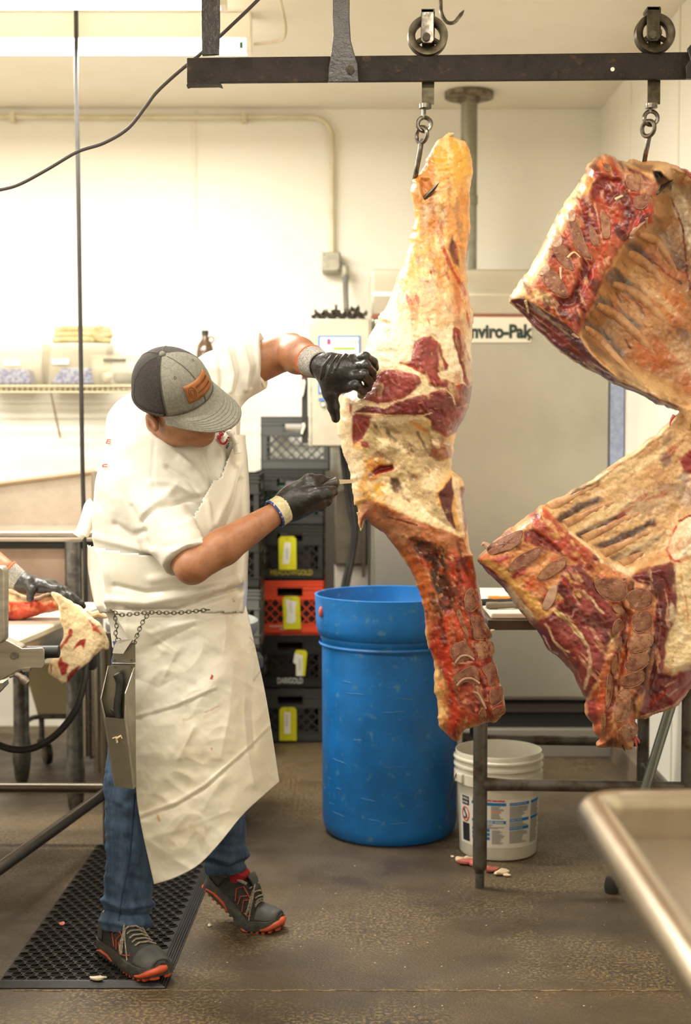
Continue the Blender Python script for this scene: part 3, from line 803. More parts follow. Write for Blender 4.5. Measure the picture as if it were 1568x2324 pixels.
# green goods inside, plus dark filling added to stop light through the lattice
m_green = mat('green_pack', '#1f5a46', .5, c2='#103a2c', scale=20); m_grpack = mat('grey_pack', '#6d6b6c', .5); m_filling = mat('dark_filling', '#3a2a26', .5, c2='#1d1614', scale=15)
o = MB().bb(xs_-.13, xs_+.13, F1+.02, F1+.3, 4*CH*1.0035+.012, 4*CH*1.0035+.2).build('crate_filling', m_green, None, bevel=.02); tag(o, 'green wrapped goods inside the dark upper crate', 'package')
o = MB().bb(xs_-.02, xs_+.11, F1+.012, F1+.02, 4*CH*1.0035+.19, 4*CH*1.0035+.225).build('grey_carton', m_grpack, None, bevel=.003); tag(o, 'grey carton edge showing through the handle of the dark upper crate', 'package')
for k, w_, wh in ((0, .14, 'bottom charcoal crate of the stack by the drum'), (1, .13, 'black crate below the orange one'), (2, .14, 'orange crate'), (3, .13, 'black crate above the orange one')):
    o = MB().bb(xs_-w_, xs_+w_, F1+.03, F1+.30, k*CH*1.0035+.012, k*CH*1.0035+.2).build('crate_filling', m_filling, None, bevel=.03); tag(o, 'dark filling added to block light through the ' + wh, 'package', 'dark fillings added inside the crates')
# second stack, nearer, mostly behind the man
F2 = 6.50; x2 = P(586, 0, F2).x - CW/2
gB = 'crates stacked behind the man'
for k, (mn, c, lab) in enumerate([('crate_charcoal', '#393936', 'bottom crate of the stack hidden behind the trash can'),
        ('crate_black', '#1b1b1a', 'second crate from the floor behind the trash can'),
        ('crate_mid', '#5b5d59', 'grey crate whose right side shows beside the apron and the orange crate'),
        ('crate_black2', '#23231f', 'dark crate just above the grey one behind the elbow'),
        ('crate_black3', '#2f2f2c', 'dark crate topmost of the stack behind the man')]):
    q = crate(mn, c, lab, (x2, F2 + CW/2, k*CH*1.0035), gB)
    if k > 0:  # dark filling added here too, keeping light from shining through
        o = MB().bb(x2-.14, x2+.14, F2+.03, F2+.30, k*CH*1.0035+.012, k*CH*1.0035+.2).build('crate_filling', m_filling, None, bevel=.03); tag(o, 'dark filling added to block light through the ' + ('second crate from the floor', 'grey crate', 'dark crate above the grey one', 'topmost crate')[k-1] + ' behind the man', 'package', 'dark fillings added inside the crates')
# yellow tags
m_tag = mat('yellow_tag', '#d9d61c', .5, c2='#cbc318', scale=10); m_stk = mat('sticker', '#e9e6da', .6); m_pen = mat('pen_mark', '#5d5e63', .7)
def tagcard(pts, stick, pen, label, D, string):
    t = thing('price_tag', label, 'tag', P(*pts[0], D), 'yellow tags tied to the crates')
    MB().pxprism(pts, D, .0012).build('card', m_tag, t)
    MB().pxprism(stick, D-.001, .001).build('sticker', m_stk, t)
    mb = MB()
    (ax, ay), (bx, by) = pen; n = 9
    mb.tube([P(ax + (bx-ax)*i/n + (3 if i % 2 else -3), ay + (by-ay)*i/n, D-.0016) for i in range(n+1)], .0009, 5); mb.build('handwriting', m_pen, t)
    MB().tube([P(x, y, D-.001 if i else D+.01) for i, (x, y) in enumerate(string)], .0022, 6).build('string', m_black, t)
def card(x0, x1, y0, y1, sh=0): 
    c = 6; return [(x0+c, y0), (x1-c, y0), (x1, y0+c), (x1+sh, y1), (x0+sh, y1), (x0, y0+c)]
TD = F1 - .012
tagcard(card(632, 672, 1217, 1293, 1), [(646,1231),(660,1232),(658,1265),(655,1280),(641,1280),(643,1255)], ((652,1243),(651,1268)), 'yellow tag hanging on the black crate above the orange one', TD, [(652,1210),(652,1224)])
tagcard(card(641, 680, 1353, 1428, 3), [(648,1360),(674,1366),(670,1380),(671,1410),(662,1416),(650,1412),(652,1392)], ((659,1368),(660,1390)), 'yellow tag hanging on the orange crate', TD, [(660,1346),(661,1362)])
tagcard([(671,1476),(676,1475),(693,1476),(697,1482),(692,1534),(672,1534),(672,1506),(665,1503)], [(669,1482),(687,1488),(686,1534),(672,1534),(672,1508),(665,1503)], ((681,1497),(680,1520)), 'slanted yellow tag torn by a white sticker below the orange crate', TD, [(682,1478),(682,1484)])
tagcard(card(634, 673, 1605, 1681), [(645,1615),(659,1618),(659,1665),(645,1665),(645,1640)], ((652,1622),(651,1648)), 'yellow tag hanging on the bottom charcoal crate', TD, [(653,1597),(653,1613)])

# ---------------------------------------------------------------- blue drum, white bucket, grey trash can
m_drum = mat('blue_plastic', '#1570bd', .42, c2='#0f5f9f', scale=6, lo=.35, hi=.7, bump=.06, bscale=25, c3='#4a83ac', scale3=28)
BD = 5.36; c = P(884, 1893, BD); bx, br = c.x, 172/3228*5.36
t = thing('plastic_drum', 'scuffed blue open plastic drum under the hindquarter', 'drum', (bx, BD, 0))
rb = .252; rt = br; H = .905
prof = [(.02, .012), (rb-.05, .004), (rb-.015, .004), (rb-.002, .022), (rb+.004, .05), (rt-.028, .70), (rt-.026, .735), (rt-.022, .74), (rt-.022, .752), (rt-.014, .758), (rt-.006, .785), (rt-.004, .83), (rt-.001, H-.006), (rt, H), (rt-.005, H+.002), (rt-.010, H), (rt-.012, .8), (rt-.04, .74), (rb-.012, .04), (.01, .03)]
MB().lathe(prof, (bx, BD, 0), 64).build('shell', m_drum, t, angle=50)
MB().lathe([(rt-.019, .716), (rt-.016, .722), (rt-.019, .728)], (bx, BD, 0), 64).build('moulded_ring', m_drum, t)
m_scr = mat('scuff', '#4f86b0', .6); m_lite = mat('pale_blue_hole', '#6fa3d8', .5)
o = MB(); 
rng = random.Random(7)
for i in range(30):
    th = math.radians(rng.uniform(195, 345)); z = rng.uniform(.06, .86); L = rng.uniform(.01, .09); R0 = (rb+.004) + (rt-.028-rb-.004)*min(max((z-.05)/.65, 0), 1) + .0008
    if z > .70: continue
    n = 6; sl = rng.uniform(-.12, .12)
    o.tube([(bx + R0*math.cos(th + L/R0*k/n), BD + R0*math.sin(th + L/R0*k/n), z + sl*L*k/n + .001*math.sin(k*2.1)) for k in range(n+1)], [.0004] + [.0006 + .0009*rng.random()]*(n-1) + [.0004], 4)
o.build('scratches', m_scr, t)['kind'] = 'stuff'
# holes in the rim band
for th in (math.radians(302),):
    q = Vector((bx + (rt-.003)*math.cos(th), BD + (rt-.003)*math.sin(th), .80)); MB().cyl(q, q + Vector((math.cos(th), math.sin(th), 0))*.004, .022, n=18).build('hand_hole', m_lite, t)
m_gob = mat('meat_gob', '#b9534a', .4)
th = math.radians(205); q = Vector((bx + rt*math.cos(th), BD + rt*math.sin(th), .85))
o = MB().sphere(q, .016, 10, (.6, .6, 1.3)).build('meat_scrap', m_gob); tag(o, 'small red meat scrap stuck to the rim of the blue drum', 'scrap')

KD = 5.08; c = P(1131, 1718, KD); kx = c.x
m_pail = mat('white_pail', '#dcd7c6', .42, c2='#cfc8b4', scale=9, lo=.4, hi=.75)
t = thing('plastic_bucket', 'white plastic bucket with printed blue and black instructions behind the table leg', 'bucket', (kx, KD, 0))
r1 = .155; hb = .375
prof = [(.01, .004), (.134, .004), (.138, .01), (.1465, .25), (.150, .262), (.160, .264), (.160, .30), (.151, .302), (.152, .318), (.161, .320), (.161, .327), (.1525, .330), (.153, .345), (.162, .347), (.162, .353), (.154, .357), (.1555, hb-.002), (.1545, hb), (.152, hb-.001), (.149, .3), (.142, .2), (.134, .012), (.01, .01)]
MB().lathe(prof, (kx, KD, 0), 56).build('shell', m_pail, t, angle=35)
def cylp(a0, a1, z0, z1, rr=.0012, n=10):
    mb = MB(); V = []; F = []
    for i in range(n+1):
        a = math.radians(a0 + (a1-a0)*i/n)
        for z in (z0, z1):
            R = .138 + (.1465-.138)*(z-.01)/.24 + rr
            V.append((kx + R*math.cos(a), KD + R*math.sin(a), z))
    for i in range(n): F.append((2*i, 2*i+2, 2*i+3, 2*i+1))
    return mb.add(V, F)
def wrap(a0, z0, rr=.0016):
    def f(a, b, c):
        z = z0 + b; R = .138 + .0354*(z-.01) + rr + c; q = math.radians(a0) + a/R
        return (kx + R*math.cos(q), KD + R*math.sin(q), z)
    return f
m_lab = mat('label_paper', '#ded9cc', .5); m_lb = mat('label_stripe', '#1b74b5', .5); m_lk = mat('label_black', '#22282a', .5); m_lr = mat('label_red', '#cf3a35', .5)
m_lt = mat('label_text', '#6a6a68', .6); m_lw = mat('label_letter', '#dfe6ea', .5)
lab = cylp(196, 350, .05, .225, .0008, 30).build('printed_label', m_lab, t)
cylp(203, 219, .19, .222).build('black_panel', m_lk, lab); cylp(203, 219, .06, .125).build('black_panel', m_lk, lab)
MB().tube([Vector(wrap(211, .157)(math.cos(q)*.019, math.sin(q)*.025, 0)) for q in [2*math.pi*k/24 for k in range(24)]], .0018, 6, closed=True).build('warning_ring', m_lr, lab)
MB().tube([Vector(wrap(211, .157)(x, z, 0)) for x, z in ((-.008, .017), (-.002, .006), (.006, -.004), (.002, -.014))], .003, 6).tube([Vector(wrap(211, .157)(x, z, 0)) for x, z in ((-.012, -.012), (-.004, -.017))], .003, 6).build('warning_figure', m_lk, lab)
MB().tube([Vector(wrap(211, .157)(x, z, 0)) for x, z in ((-.013, .018), (.013, -.018))], .0014, 6).build('warning_bar', m_lr, lab)
for z in (.205, .195): pass
text('COMMERCIAL', .0115, m_lw, lab, warp=wrap(203.6, .209), ext=.0002, squeeze=.5); text('CONTAINER', .0115, m_lw, lab, warp=wrap(203.6, .195), ext=.0002, squeeze=.5)
for a0, a1, z in ((224, 275, .207), (280, 312, .207), (316, 340, .207), (224, 275, .143), (280, 312, .150), (316, 340, .150), (280, 312, .120), (224, 252, .113), (224, 252, .098), (224, 252, .083)):
    cylp(a0, a1, z-.0055, z+.0055).build('blue_heading', m_lb, lab)
text('1', .026, m_lk, lab, warp=wrap(225, .205, .0024), ext=.0002, bold=.0012); text('2', .026, m_lk, lab, warp=wrap(227, .141, .0024), ext=.0002, bold=.0012)
text('Laundry Instructions', .0125, m_lr, lab, warp=wrap(243, .2165), ext=.0002, bold=.0004, squeeze=.74); text('HAND WASH', .0115, m_lw, lab, warp=wrap(245, .139, .0024), ext=.0002, bold=.0002, squeeze=.95)
text('HOW TO PRE-TREAT STAINS', .0065, m_lw, lab, warp=wrap(281, .205, .0022), ext=.0002, squeeze=.8); text('GREASY STAINS', .0065, m_lw, lab, warp=wrap(281, .148, .0022), ext=.0002); text('PROTEIN STAINS', .0065, m_lw, lab, warp=wrap(281, .118, .0022), ext=.0002)
mb = MB(); red = MB()
for a0, a1, za, zb_ in ((254, 272, .198, .155), (225, 273, .133, .118), (255, 273, .112, .062), (225, 250, .073, .060), (280, 311, .197, .158), (280, 310, .141, .128), (280, 310, .110, .066), (316, 340, .198, .158), (316, 340, .142, .06)):
    z = za
    while z > zb_:
        e = a0 + (a1-a0)*rng.uniform(.6, 1.)
        (red if (a0 == 254 and .176 < z < .185) else mb).add(*(lambda q: (q.v, q.f))(cylp(a0, e, z-.0011, z+.0011, .0014, 5)))
        z -= .0042
mb.build('fine_print', m_lt, lab)['kind'] = 'stuff'; red.build('red_print', m_lr, lab)['kind'] = 'stuff'
MB().tube([Vector(q) for q in spline([(kx-.155, KD-.06, .30), (kx-.170, KD-.07, .26), (kx-.185, KD-.06, .20), (kx-.178, KD-.03, .16), (kx-.155, KD-.0, .13)], 6)], .0022, 8).build('wire_bail', m_black, t)
a = math.radians(205); MB().box((kx + .158*math.cos(a), KD + .158*math.sin(a), .285), (.02, .05, .034), Matrix.Rotation(a, 3, 'Z')).build('bail_ear', m_pail, t, bevel=.004)

TC = Vector((-.634, 5.5, 0)); m_can = mat('grey_can', '#5a5e66', .5, c2='#4c5058', scale=5); m_canr = mat('grey_can_rim', '#8f918c', .45)
t = thing('trash_can', 'round grey plastic trash can behind the man', 'trash can', TC)
MB().lathe([(.01, .01), (.235, .01), (.243, .02), (.27, .70), (.274, .72), (.262, .72), (.255, .69), (.228, .03), (.01, .025)], TC, 48).build('shell', m_can, t, angle=45)
MB().lathe([(.270, .745), (.272, .765), (.285, .79), (.294, .785), (.296, .765), (.290, .742), (.270, .72)], TC, 48).build('rim', m_canr, t)
for a in (10, 190):
    a = math.radians(a); MB().box(TC + Vector((math.cos(a)*.285, math.sin(a)*.285, .62)), (.05, .12, .05), Matrix.Rotation(a, 3, 'Z')).build('grip', m_can, t, bevel=.01)
# ---------------------------------------------------------------- prep table at the right
TX0, TX1, TY0, TY1, TZ = .462, 1.17, 4.60, 5.42, .906
t = thing('prep_table', 'steel pipe legged prep table behind the carcasses', 'table', (.8, 5.0, 0))
m_edge = mat('table_edge', '#5c5044', .45, .6, c2='#3f352b', scale=9)
MB().bb(TX0, TX1+.03, TY0, TY1, TZ-.036, TZ-.002).build('tabletop', m_edge, t, bevel=.003)
def leg(x, y, rr=.0235, z1=TZ-.04, m=m_dkpipe):
    MB().lathe([(.015, 0), (.015, .055), (.020, .062), (.0235, .066), (rr, .07), (rr, z1), (.001, z1)], (x, y, 0), 20).build('leg', m, t)
    MB().lathe([(.001, .004), (.013, 0), (.0155, .004), (.0155, .05)], (x, y, 0), 16).build('foot', m_galv, t)
    MB().lathe([(rr+.006, z1-.11), (rr+.008, z1-.1), (rr+.008, z1)], (x, y, 0), 20).build('collar', m, t)
lx0, lx1 = P(1100, 0, 4.64).x, 1.135
for x, y in ((lx0, 4.66), (lx1, 4.66), (lx0+.05, 5.37), (lx1, 5.37)): leg(x, y)
for y, z in ((4.66, .345), (5.37, .345)): MB().tube([(lx0, y, z+.004), (lx0+.1, y, z), (lx1, y, z-.008)], [.024, .019, .019], 14).build('stretcher', m_dkpipe, t)
for x in (lx1,): MB().tube([(x, 4.66, .25), (x, 5.37, .25)], .016, 12).build('side_stretcher', m_dkpipe, t)
bd = MB().bb(TX0+.012, TX1, TY0+.015, TY1-.05, TZ-.002, TZ+.02).build('cutting_board', m_board, None, bevel=.006); tag(bd, 'white cutting board on the prep table behind the carcasses', 'cutting board')
z = TZ + .02
def knife(label, x0, x1, y, mh, ang, blade=.15):
    t = thing('boning_knife', label, 'knife', (x0, y, z), 'knives on the prep table')
    pts = [(x0, y, z+.012), (x0+.02, y, z+.013), (x0+.05, y+ang*.05, z+.0125), (x0+.10, y+ang*.1, z+.014), (x0+.13, y+ang*.13, z+.013)]
    MB().tube([Vector(q) for q in spline(pts, 5)], [.006] + [.012]*8 + [.011]*6 + [.0125]*4 + [.009]*2, 10).build('handle', mh, t)
    e = pts[-1]; MB().prism([(e[0], e[1]-.012, e[2]-.001), (e[0]+blade, e[1]+ang*blade-.008, e[2]-.008), (e[0]+blade+.02, e[1]+ang*blade+.006, e[2]-.008), (e[0], e[1]+.012, e[2]-.001)], (0, 0, .0015)).build('blade', m_steel, t)
m_kh = mat('grey_handle', '#7d7666', .45); m_ko = mat('orange_handle', '#e88a3a', .45)
knife('knife with a worn grey handle near the front edge of the cutting board', P(1110, 0, 4.7).x, 0, 4.70, m_kh, .12)
knife('black handled knife lying behind the grey handled one', P(1098, 0, 4.78).x, 0, 4.79, m_black, .02)
knife('knife with an orange handle furthest back on the cutting board', P(1113, 0, 4.9).x, 0, 4.88, m_ko, .0)

# leaning tube and white curtain wall at the right
t = thing('steel_pole', 'slanted galvanized pole with a rubber foot leaning in front of the prep table', 'pole', P(1387, 2035, 4.62))
MB().cyl(P(1390, 2030, 4.61), P(1600, 1350, 4.50), .0165, n=18).build('tube', mat('pole_zinc', '#8f958f', .35, .9), t)
MB().lathe([(.001, 0), (.022, 0), (.026, .02), (.02, .05), (.001, .055)], (P(1388,2032,4.61).x, 4.61, 0), 16).build('rubber_foot', m_blackpl, t)

# ---------------------------------------------------------------- steel table in the foreground at the right
t = thing('rimmed_table', 'blurred stainless table with a raised rolled rim in the right foreground', 'table', (.9, 1.7, 0))
zx, yx, zz = .392, 2.27, .905
m_rim = mat('rim_steel', '#c9bda9', .28, 1., c2='#b7ab98', scale=6)
rim = [Vector(q) for q in [(zx, .6, zz), (zx, 1.4, zz), (zx, yx-.06, zz)]] + [Vector((zx + .055*(1-math.cos(a)), yx-.06+.055*math.sin(a), zz)) for a in [math.pi/2*k/6 for k in range(1, 7)]] + [Vector((1.2, yx-.005, zz))]
MB().tube(rim, .026, 18).build('rolled_rim', m_rim, t)
MB().bb(zx+.02, 1.19, .6, yx-.025, zz-.05, zz-.044).build('tabletop', m_steelb, t)
MB().bb(zx+.012, zx+.03, .6, yx-.02, zz-.05, zz).build('edge_wall', m_rim, t); MB().bb(zx+.02, 1.19, yx-.03, yx-.012, zz-.05, zz).build('edge_wall', m_rim, t)
for x, y in ((.66, yx-.10), (1.12, yx-.10), (.66, .75), (1.12, .75)):
    MB().cyl((x, y, .03), (x, y, zz-.05), .02).build('leg', m_galv, t)
    MB().lathe([(.001, 0), (.022, 0), (.026, .012), (.02, .04), (.001, .042)], (x, y, 0), 18).build('foot', m_blackpl, t)

# ---------------------------------------------------------------- wire shelf and storage boxes
t = thing('wire_shelf', 'white wire shelf on the back wall above the sink', 'shelf', P(150, 885, 7.0))
m_wire = mat('shelf_wire', '#b9ad8c', .45)
zf = P(0, 876, 6.93).z
xa, xb = P(-120, 0, 6.93).x, P(520, 0, 6.93).x
for y, z_ in ((6.93, zf), (6.93, zf-.03), (7.05, zf), (7.17, zf), (7.28, zf)): MB().tube([(xa, y, z_), (xb, y, z_)], .004, 8).build('long_wire', m_wire, t)
mb = MB(); n = int((xb-xa)/.026)
for i in range(n): 
    x = xa + i*.026; mb.tube([(x, 7.28, zf+.004), (x, 6.93, zf+.004), (x, 6.93, zf-.03)], .0018, 5)
mb.build('cross_wires', m_wire, t)['kind'] = 'stuff'
for x in (113, 420): MB().tube([P(x, 880, 6.94), P(x+23, 990, 7.285)], .006, 8).build('brace', m_wire, t)
def clear_box(name, x0, x1, y0, y1, D, label, content, dpt=.2):
    a, b = P(x0, y1, D), P(x1, y0, D); w = b.x-a.x; zb_ = zf+.008; h = b.z - zb_
    t = thing('storage_box', label, 'storage box', ((a.x+b.x)/2, D+.13, zb_), 'clear plastic boxes on the wire shelf')
    m = mat('clear_plastic', '#cdc3a8', .35, alpha=.26)
    ix = .012
    def ring(f, z_): return [(a.x+ix*(1-f), D+ix*(1-f), z_), (b.x-ix*(1-f), D+ix*(1-f), z_), (b.x-ix*(1-f), D+dpt-ix*(1-f), z_), (a.x+ix*(1-f), D+dpt-ix*(1-f), z_)]
    MB().loft([ring(0, zb_+.002), ring(1, zb_+h-.012), ring(1.6, zb_+h-.01), ring(1.6, zb_+h)], caps=False).add(ring(0, zb_+.002), [(0,1,2,3)]).build('tub', m, t, solid=.003)
    return t, a, b, zb_, h
m_bluep = mat('blue_packs', '#3f56ad', .6, c2='#aab6dc', scale=55, lo=.45, hi=.55); m_lbl = mat('paper_label', '#f0ead9', .6)
for x0, x1, y0, lab, kind in ((-50, 95, 783, 'clear box with blue packs at the left edge of the shelf', 0), (97, 242, 778, 'clear box with blue packs under the folded towel', 0), (206, 330, 806, 'lower clear box with a dark strip beside the cap', 1)):
    D_ = 6.94 if kind else 7.06; t, a, b, zb_, h = clear_box('b', x0, x1, y0, 870, D_, lab, kind, .1 if kind else .2)
    if kind == 0:
        o = MB().prism([(a.x+.03, 7.075, zb_+.006), (b.x-.06, 7.075, zb_+.006), (b.x-.08, 7.075, zb_+h*.42), (a.x+.09, 7.075, zb_+h*.42)], (0, .16, 0)).build('blue_pack', m_bluep, None, bevel=.01); tag(o, ('left hand' if x0 < 0 else 'right hand') + ' stack of blue patterned packs inside a clear box', 'package')
        MB().bb(a.x+.05 if x0 > 0 else a.x+.13, a.x+.13 if x0 > 0 else a.x+.21, 7.052, 7.055, zb_+h*.5, zb_+h*.62).build('paper_label', m_lbl, t)
    else:
        MB().bb(P(229,0,6.955).x, P(281,0,6.955).x, 6.930, 6.935, P(0,822,6.955).z, P(0,815,6.955).z).build('dark_strip', mat('strip_dark', '#4d4a41', .5), t)
        o = MB().bb(P(250,0,7.0).x, P(318,0,7.0).x, 6.965, 7.02, zb_+.006, zb_+.06).build('grey_cloth', mat('grey_cloth', '#8f9090', .8, c2='#6c6d70', scale=20), None, bevel=.02); tag(o, 'grey cloth heap inside the low clear box', 'cloth')
        q = P(236, 857, 6.965); o = MB().cyl(q, q + Vector((.03, .02, .012)), .02).build('white_cup', m_white); tag(o, 'white cup lying in the low clear box', 'cup')
m_tow = mat('towel_cream', '#cbbd94', .9, c2='#b09d6c', scale=25, bump=.6, bscale=180)
t = thing('folded_towel', 'rolled cream towel lying on the middle clear box', 'towel', P(170, 778, 7.05))
zt_ = P(0, 778, 7.06).z + .002
mb = MB()
for k, (z_, xa_, xb_) in enumerate(((.014, 100, 236), (.042, 104, 240), (.066, 106, 236))):
    pts = spline([(P(xa_,0,7).x, 7.12, zt_+z_), (P((xa_+xb_)/2,0,7).x, 7.105, zt_+z_+.003), (P(xb_,0,7).x, 7.12, zt_+z_-.002)], 8)
    mb.tube([Vector(p) for p in pts], [.012]+[.0165]*(len(pts)-2)+[.013], 10)
mb.build('folds', m_tow, t)
mb = MB(); q = P(222, 757, 7.1); 
for r_ in (.012, .024, .034): mb.torus(q + Vector((.01, 0, 0)), r_, .009, (.5, -1, 0), 20, 8)
mb.build('rolled_end', m_tow, t)
t = thing('brown_jug', 'small brown glass jug with a black cap on the shelf behind the cap', 'bottle', P(465, 800, 7.1))
q = P(466, 870, 7.1); z0 = zf + .008; H_ = P(0, 750, 7.1).z - z0
MB().lathe([(.001, z0), (.042, z0), (.045, z0+.01), (.045, z0+H_-.11), (.036, z0+H_-.07), (.016, z0+H_-.04), (.016, z0+H_-.022), (.001, z0+H_-.022)], (q.x, 7.1, 0), 24).build('glass', mat('brown_glass', '#5a4536', .15, spec=.6), t, angle=60)
MB().lathe([(.001, z0+H_), (.018, z0+H_), (.018, z0+H_-.022), (.001, z0+H_-.022)], (q.x, 7.1, 0), 20).build('cap', m_blackpl, t)
MB().torus((q.x+.03, 7.1, z0+H_-.045), .014, .004, (0,1,0), 18, 8).build('handle_ring', MATS['brown_glass'], t)

# ---------------------------------------------------------------- sink unit behind the left table
t = thing('steel_sink', 'deep stainless wash sink with a sloped end splash behind the left table', 'sink', (-1.6, 5.9, 0))
SF = 5.62
m_sink = mat('sink_steel', '#bfb3a4', .4, .75, c2='#a89c8d', scale=4, rvar=.06)
zl = P(0, 1213, SF).z; xr = P(212, 0, SF).x
MB().prism([P(-300, 1133, 6.5), P(0, 1096, 6.5), P(215, 1068, 6.5), (P(215,1068,6.5).x, 6.5, zl-.02), (P(-300,1133,6.5).x, 6.5, zl-.02)], (0, .02, 0)).build('back_splash', m_sink, t)
MB().tube([P(-300, 1135, 6.49), P(0, 1098, 6.49), P(215, 1070, 6.49)], .012, 10).build('splash_roll', mat('roll_brown', '#8d7a63', .4, .6), t)
MB().bb(-2.6, xr, SF, SF+.02, zl-.012, zl+.012).build('front_lip', m_steel, t, bevel=.006)
MB().bb(-2.6, xr, SF+.03, 6.49, zl-.03, zl-.02).build('deck', m_sink, t)
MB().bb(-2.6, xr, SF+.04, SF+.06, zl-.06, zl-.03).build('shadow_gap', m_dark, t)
m_pan = mat('basin_panel', '#b9a090', .45, .4, c2='#a98f80', scale=4)
MB().bb(-2.6, P(168,0,SF+.1).x, SF+.1, SF+.6, .62, zl-.035).build('basin', m_pan, t, bevel=.01)
lg = lambda x, y, r_, z1: (MB().lathe([(r_*.7, 0), (r_*.9, .02), (r_*1.18, .1), (r_*1.18, .16), (r_, .2), (r_, z1), (.001, z1)], (x, y, 0), 24).build('leg', m_galv, t))
lg(P(153,0,SF+.02).x, SF+.02, .033, zl-.03); lg(P(26,0,6.1).x, 6.12, .034, zl-.03); lg(-2.4, SF+.1, .033, zl-.03); lg(-2.4, 6.4, .033, zl-.03)
MB().cyl((P(184,0,SF+.12).x, SF+.12, .2), (P(184,0,SF+.12).x, SF+.12, zl-.03), .024, n=20).build('drain_post', m_steel, t)
MB().cyl((P(208,0,6.3).x, 6.3, .0), (P(208,0,6.3).x, 6.3, P(208,1070,6.3).z), .02, n=20).build('corner_post', m_steel, t)

# ---------------------------------------------------------------- cutting table at the left
t = thing('cutting_table', 'steel cutting table with a white board top at the left', 'table', (-1.3, 4.7, 0))
zc = .882
top = [P(243, 1368, 5.25), P(143, 1421, 4.66), P(11, 1464, 4.22)]
xr0, xr1 = -.885, -1.005
bt = [(-2.1, 3.98, 0), (xr1-.03, 3.98, 0), (xr0, 5.28, 0), (-2.1, 5.28, 0)]
MB().prism([(x, y, zc-.028) for x, y, _ in bt], (0, 0, .028)).build('board_top', m_board, t, bevel=.008)
ins = [(-2.08, 4.0, 0), (xr1-.045, 4.0, 0), (xr0-.015, 5.26, 0), (-2.08, 5.26, 0)]
MB().prism([(x, y, zc-.11) for x, y, _ in ins], (0, 0, .08)).build('apron', m_steelb, t, bevel=.003)
m_tleg = mat('table_tube', '#6e675b', .35, .9)
def tl(x, y, r_=.022): 
    MB().cyl((x, y, .0), (x, y, zc-.1), r_, n=18).build('leg', m_tleg, t)
L1 = P(230, 0, 5.18); tl(L1.x, 5.18); tl(-2.05, 5.2); tl(-2.05, 4.05); tl(-1.08, 4.05)
MB().tube([(L1.x, 5.18, .195), (-1.08, 4.05, .195)], .02, 14).build('side_rail', m_tleg, t)
MB().tube([(L1.x, 5.18, .205), (-2.05, 5.2, .205)], .019, 14).build('back_rail', m_tleg, t)
t = thing('rubber_hose', 'black rubber hose looping under the cutting table', 'hose', P(190, 1520, 5.0))
MB().tube([Vector(q) for q in spline([P(205, 1490, 5.0), P(196, 1510, 4.98), P(190, 1550, 4.95), P(172, 1610, 4.92), P(135, 1660, 4.9), P(90, 1692, 4.9), P(45, 1702, 4.9), P(0, 1692, 4.9), P(-60, 1660, 4.9)], 8)], .0125, 12).build('hose', m_black, t)
MB().box(P(202, 1500, 5.0), (.05, .05, .06)).build('hose_clamp', m_blackpl, t, bevel=.008)

# cart with a white tub under the sink
t = thing('tub_cart', 'cream plastic tub on a wheeled tube cart under the sink', 'cart', (-1.25, 6.7, 0))
TDp = 6.40
a0, a1 = P(54, 1515, TDp), P(300, 1630, TDp)
def rr(x0, x1, y0, y1, z_): return [(x0, y0, z_), (x1, y0, z_), (x1, y1, z_), (x0, y1, z_)]
tub = MB().loft([rr(P(64,0,TDp).x, P(290,0,TDp).x, TDp+.03, TDp+.35, P(0,1632,TDp).z), rr(a0.x, a1.x, TDp, TDp+.38, P(0,1518,TDp).z), rr(a0.x-.01, a1.x+.01, TDp-.01, TDp+.39, P(0,1512,TDp).z), rr(a0.x-.01, a1.x+.01, TDp-.01, TDp+.39, P(0,1504,TDp).z)]).build('tub', mat('tub_cream', '#cfc39c', .45), t, bevel=.012)
za = P(0, 1632, TDp).z
MB().tube([Vector(q) for q in spline([P(47, 1722, TDp), P(46, 1665, TDp), P(52, 1645, TDp), P(68, 1632, TDp), P(90, 1627, TDp), P(170, 1627, TDp), P(195, 1633, TDp), P(205, 1655, TDp), P(208, 1722, TDp)], 5)], .011, 12).build('frame_tube', m_galv, t)
cq = P(110, 1700, TDp+.03)
MB().cyl((cq.x-.03, TDp+.03, za), (cq.x-.03, TDp+.03, cq.z+.04), .013).build('caster_stem', m_galv, t)
MB().lathe([(.001, -.014), (.025, -.015), (.046, -.014), (.05, 0), (.046, .014), (.025, .015), (.001, .014)], (cq.x-.005, TDp+.03, .052), 28, (1, .5, 0)).build('caster_wheel', m_black, t)
MB().lathe([(.001, -.017), (.02, -.017), (.02, .017), (.001, .017)], (cq.x-.005, TDp+.03, .052), 20, (1, .5, 0)).build('wheel_hub', mat('hub_rust', '#7a6a45', .6), t)
MB().box((cq.x-.025, TDp+.03, .105), (.05, .03, .03)).build('caster_fork', mat('fork_rust', '#6d4f3a', .6, .5), t, bevel=.005)

# ---------------------------------------------------------------- saw machine at the left edge
t = thing('meat_saw', 'stainless meat saw with a black knob at the left edge', 'machine', (-1.15, 3.6, 0))
MD = 3.70
MB().bb(-1.5, -1.0, 3.35, 3.85, 0, 1.0).build('stand', m_steelb, t, bevel=.01)
MB().pxprism([(-120, 1285), (4, 1287), (10, 1294), (10, 1452), (4, 1460), (-120, 1462)], MD-.06, .05).build('guard_plate', m_steelb, t, bevel=.004)
MB().pxprism([(-120, 1440), (8, 1450), (28, 1460), (50, 1472), (96, 1470), (101, 1476), (100, 1512), (95, 1517), (60, 1516), (40, 1522), (0, 1545), (-120, 1600)], MD, .006).build('bracket_plate', m_steelb, t, bevel=.0015)
MB().pxprism([(8, 1450), (48, 1468), (50, 1474), (2, 1490), (-60, 1500), (-60, 1440)], MD+.008, .05).build('arm', m_steel, t, bevel=.004)
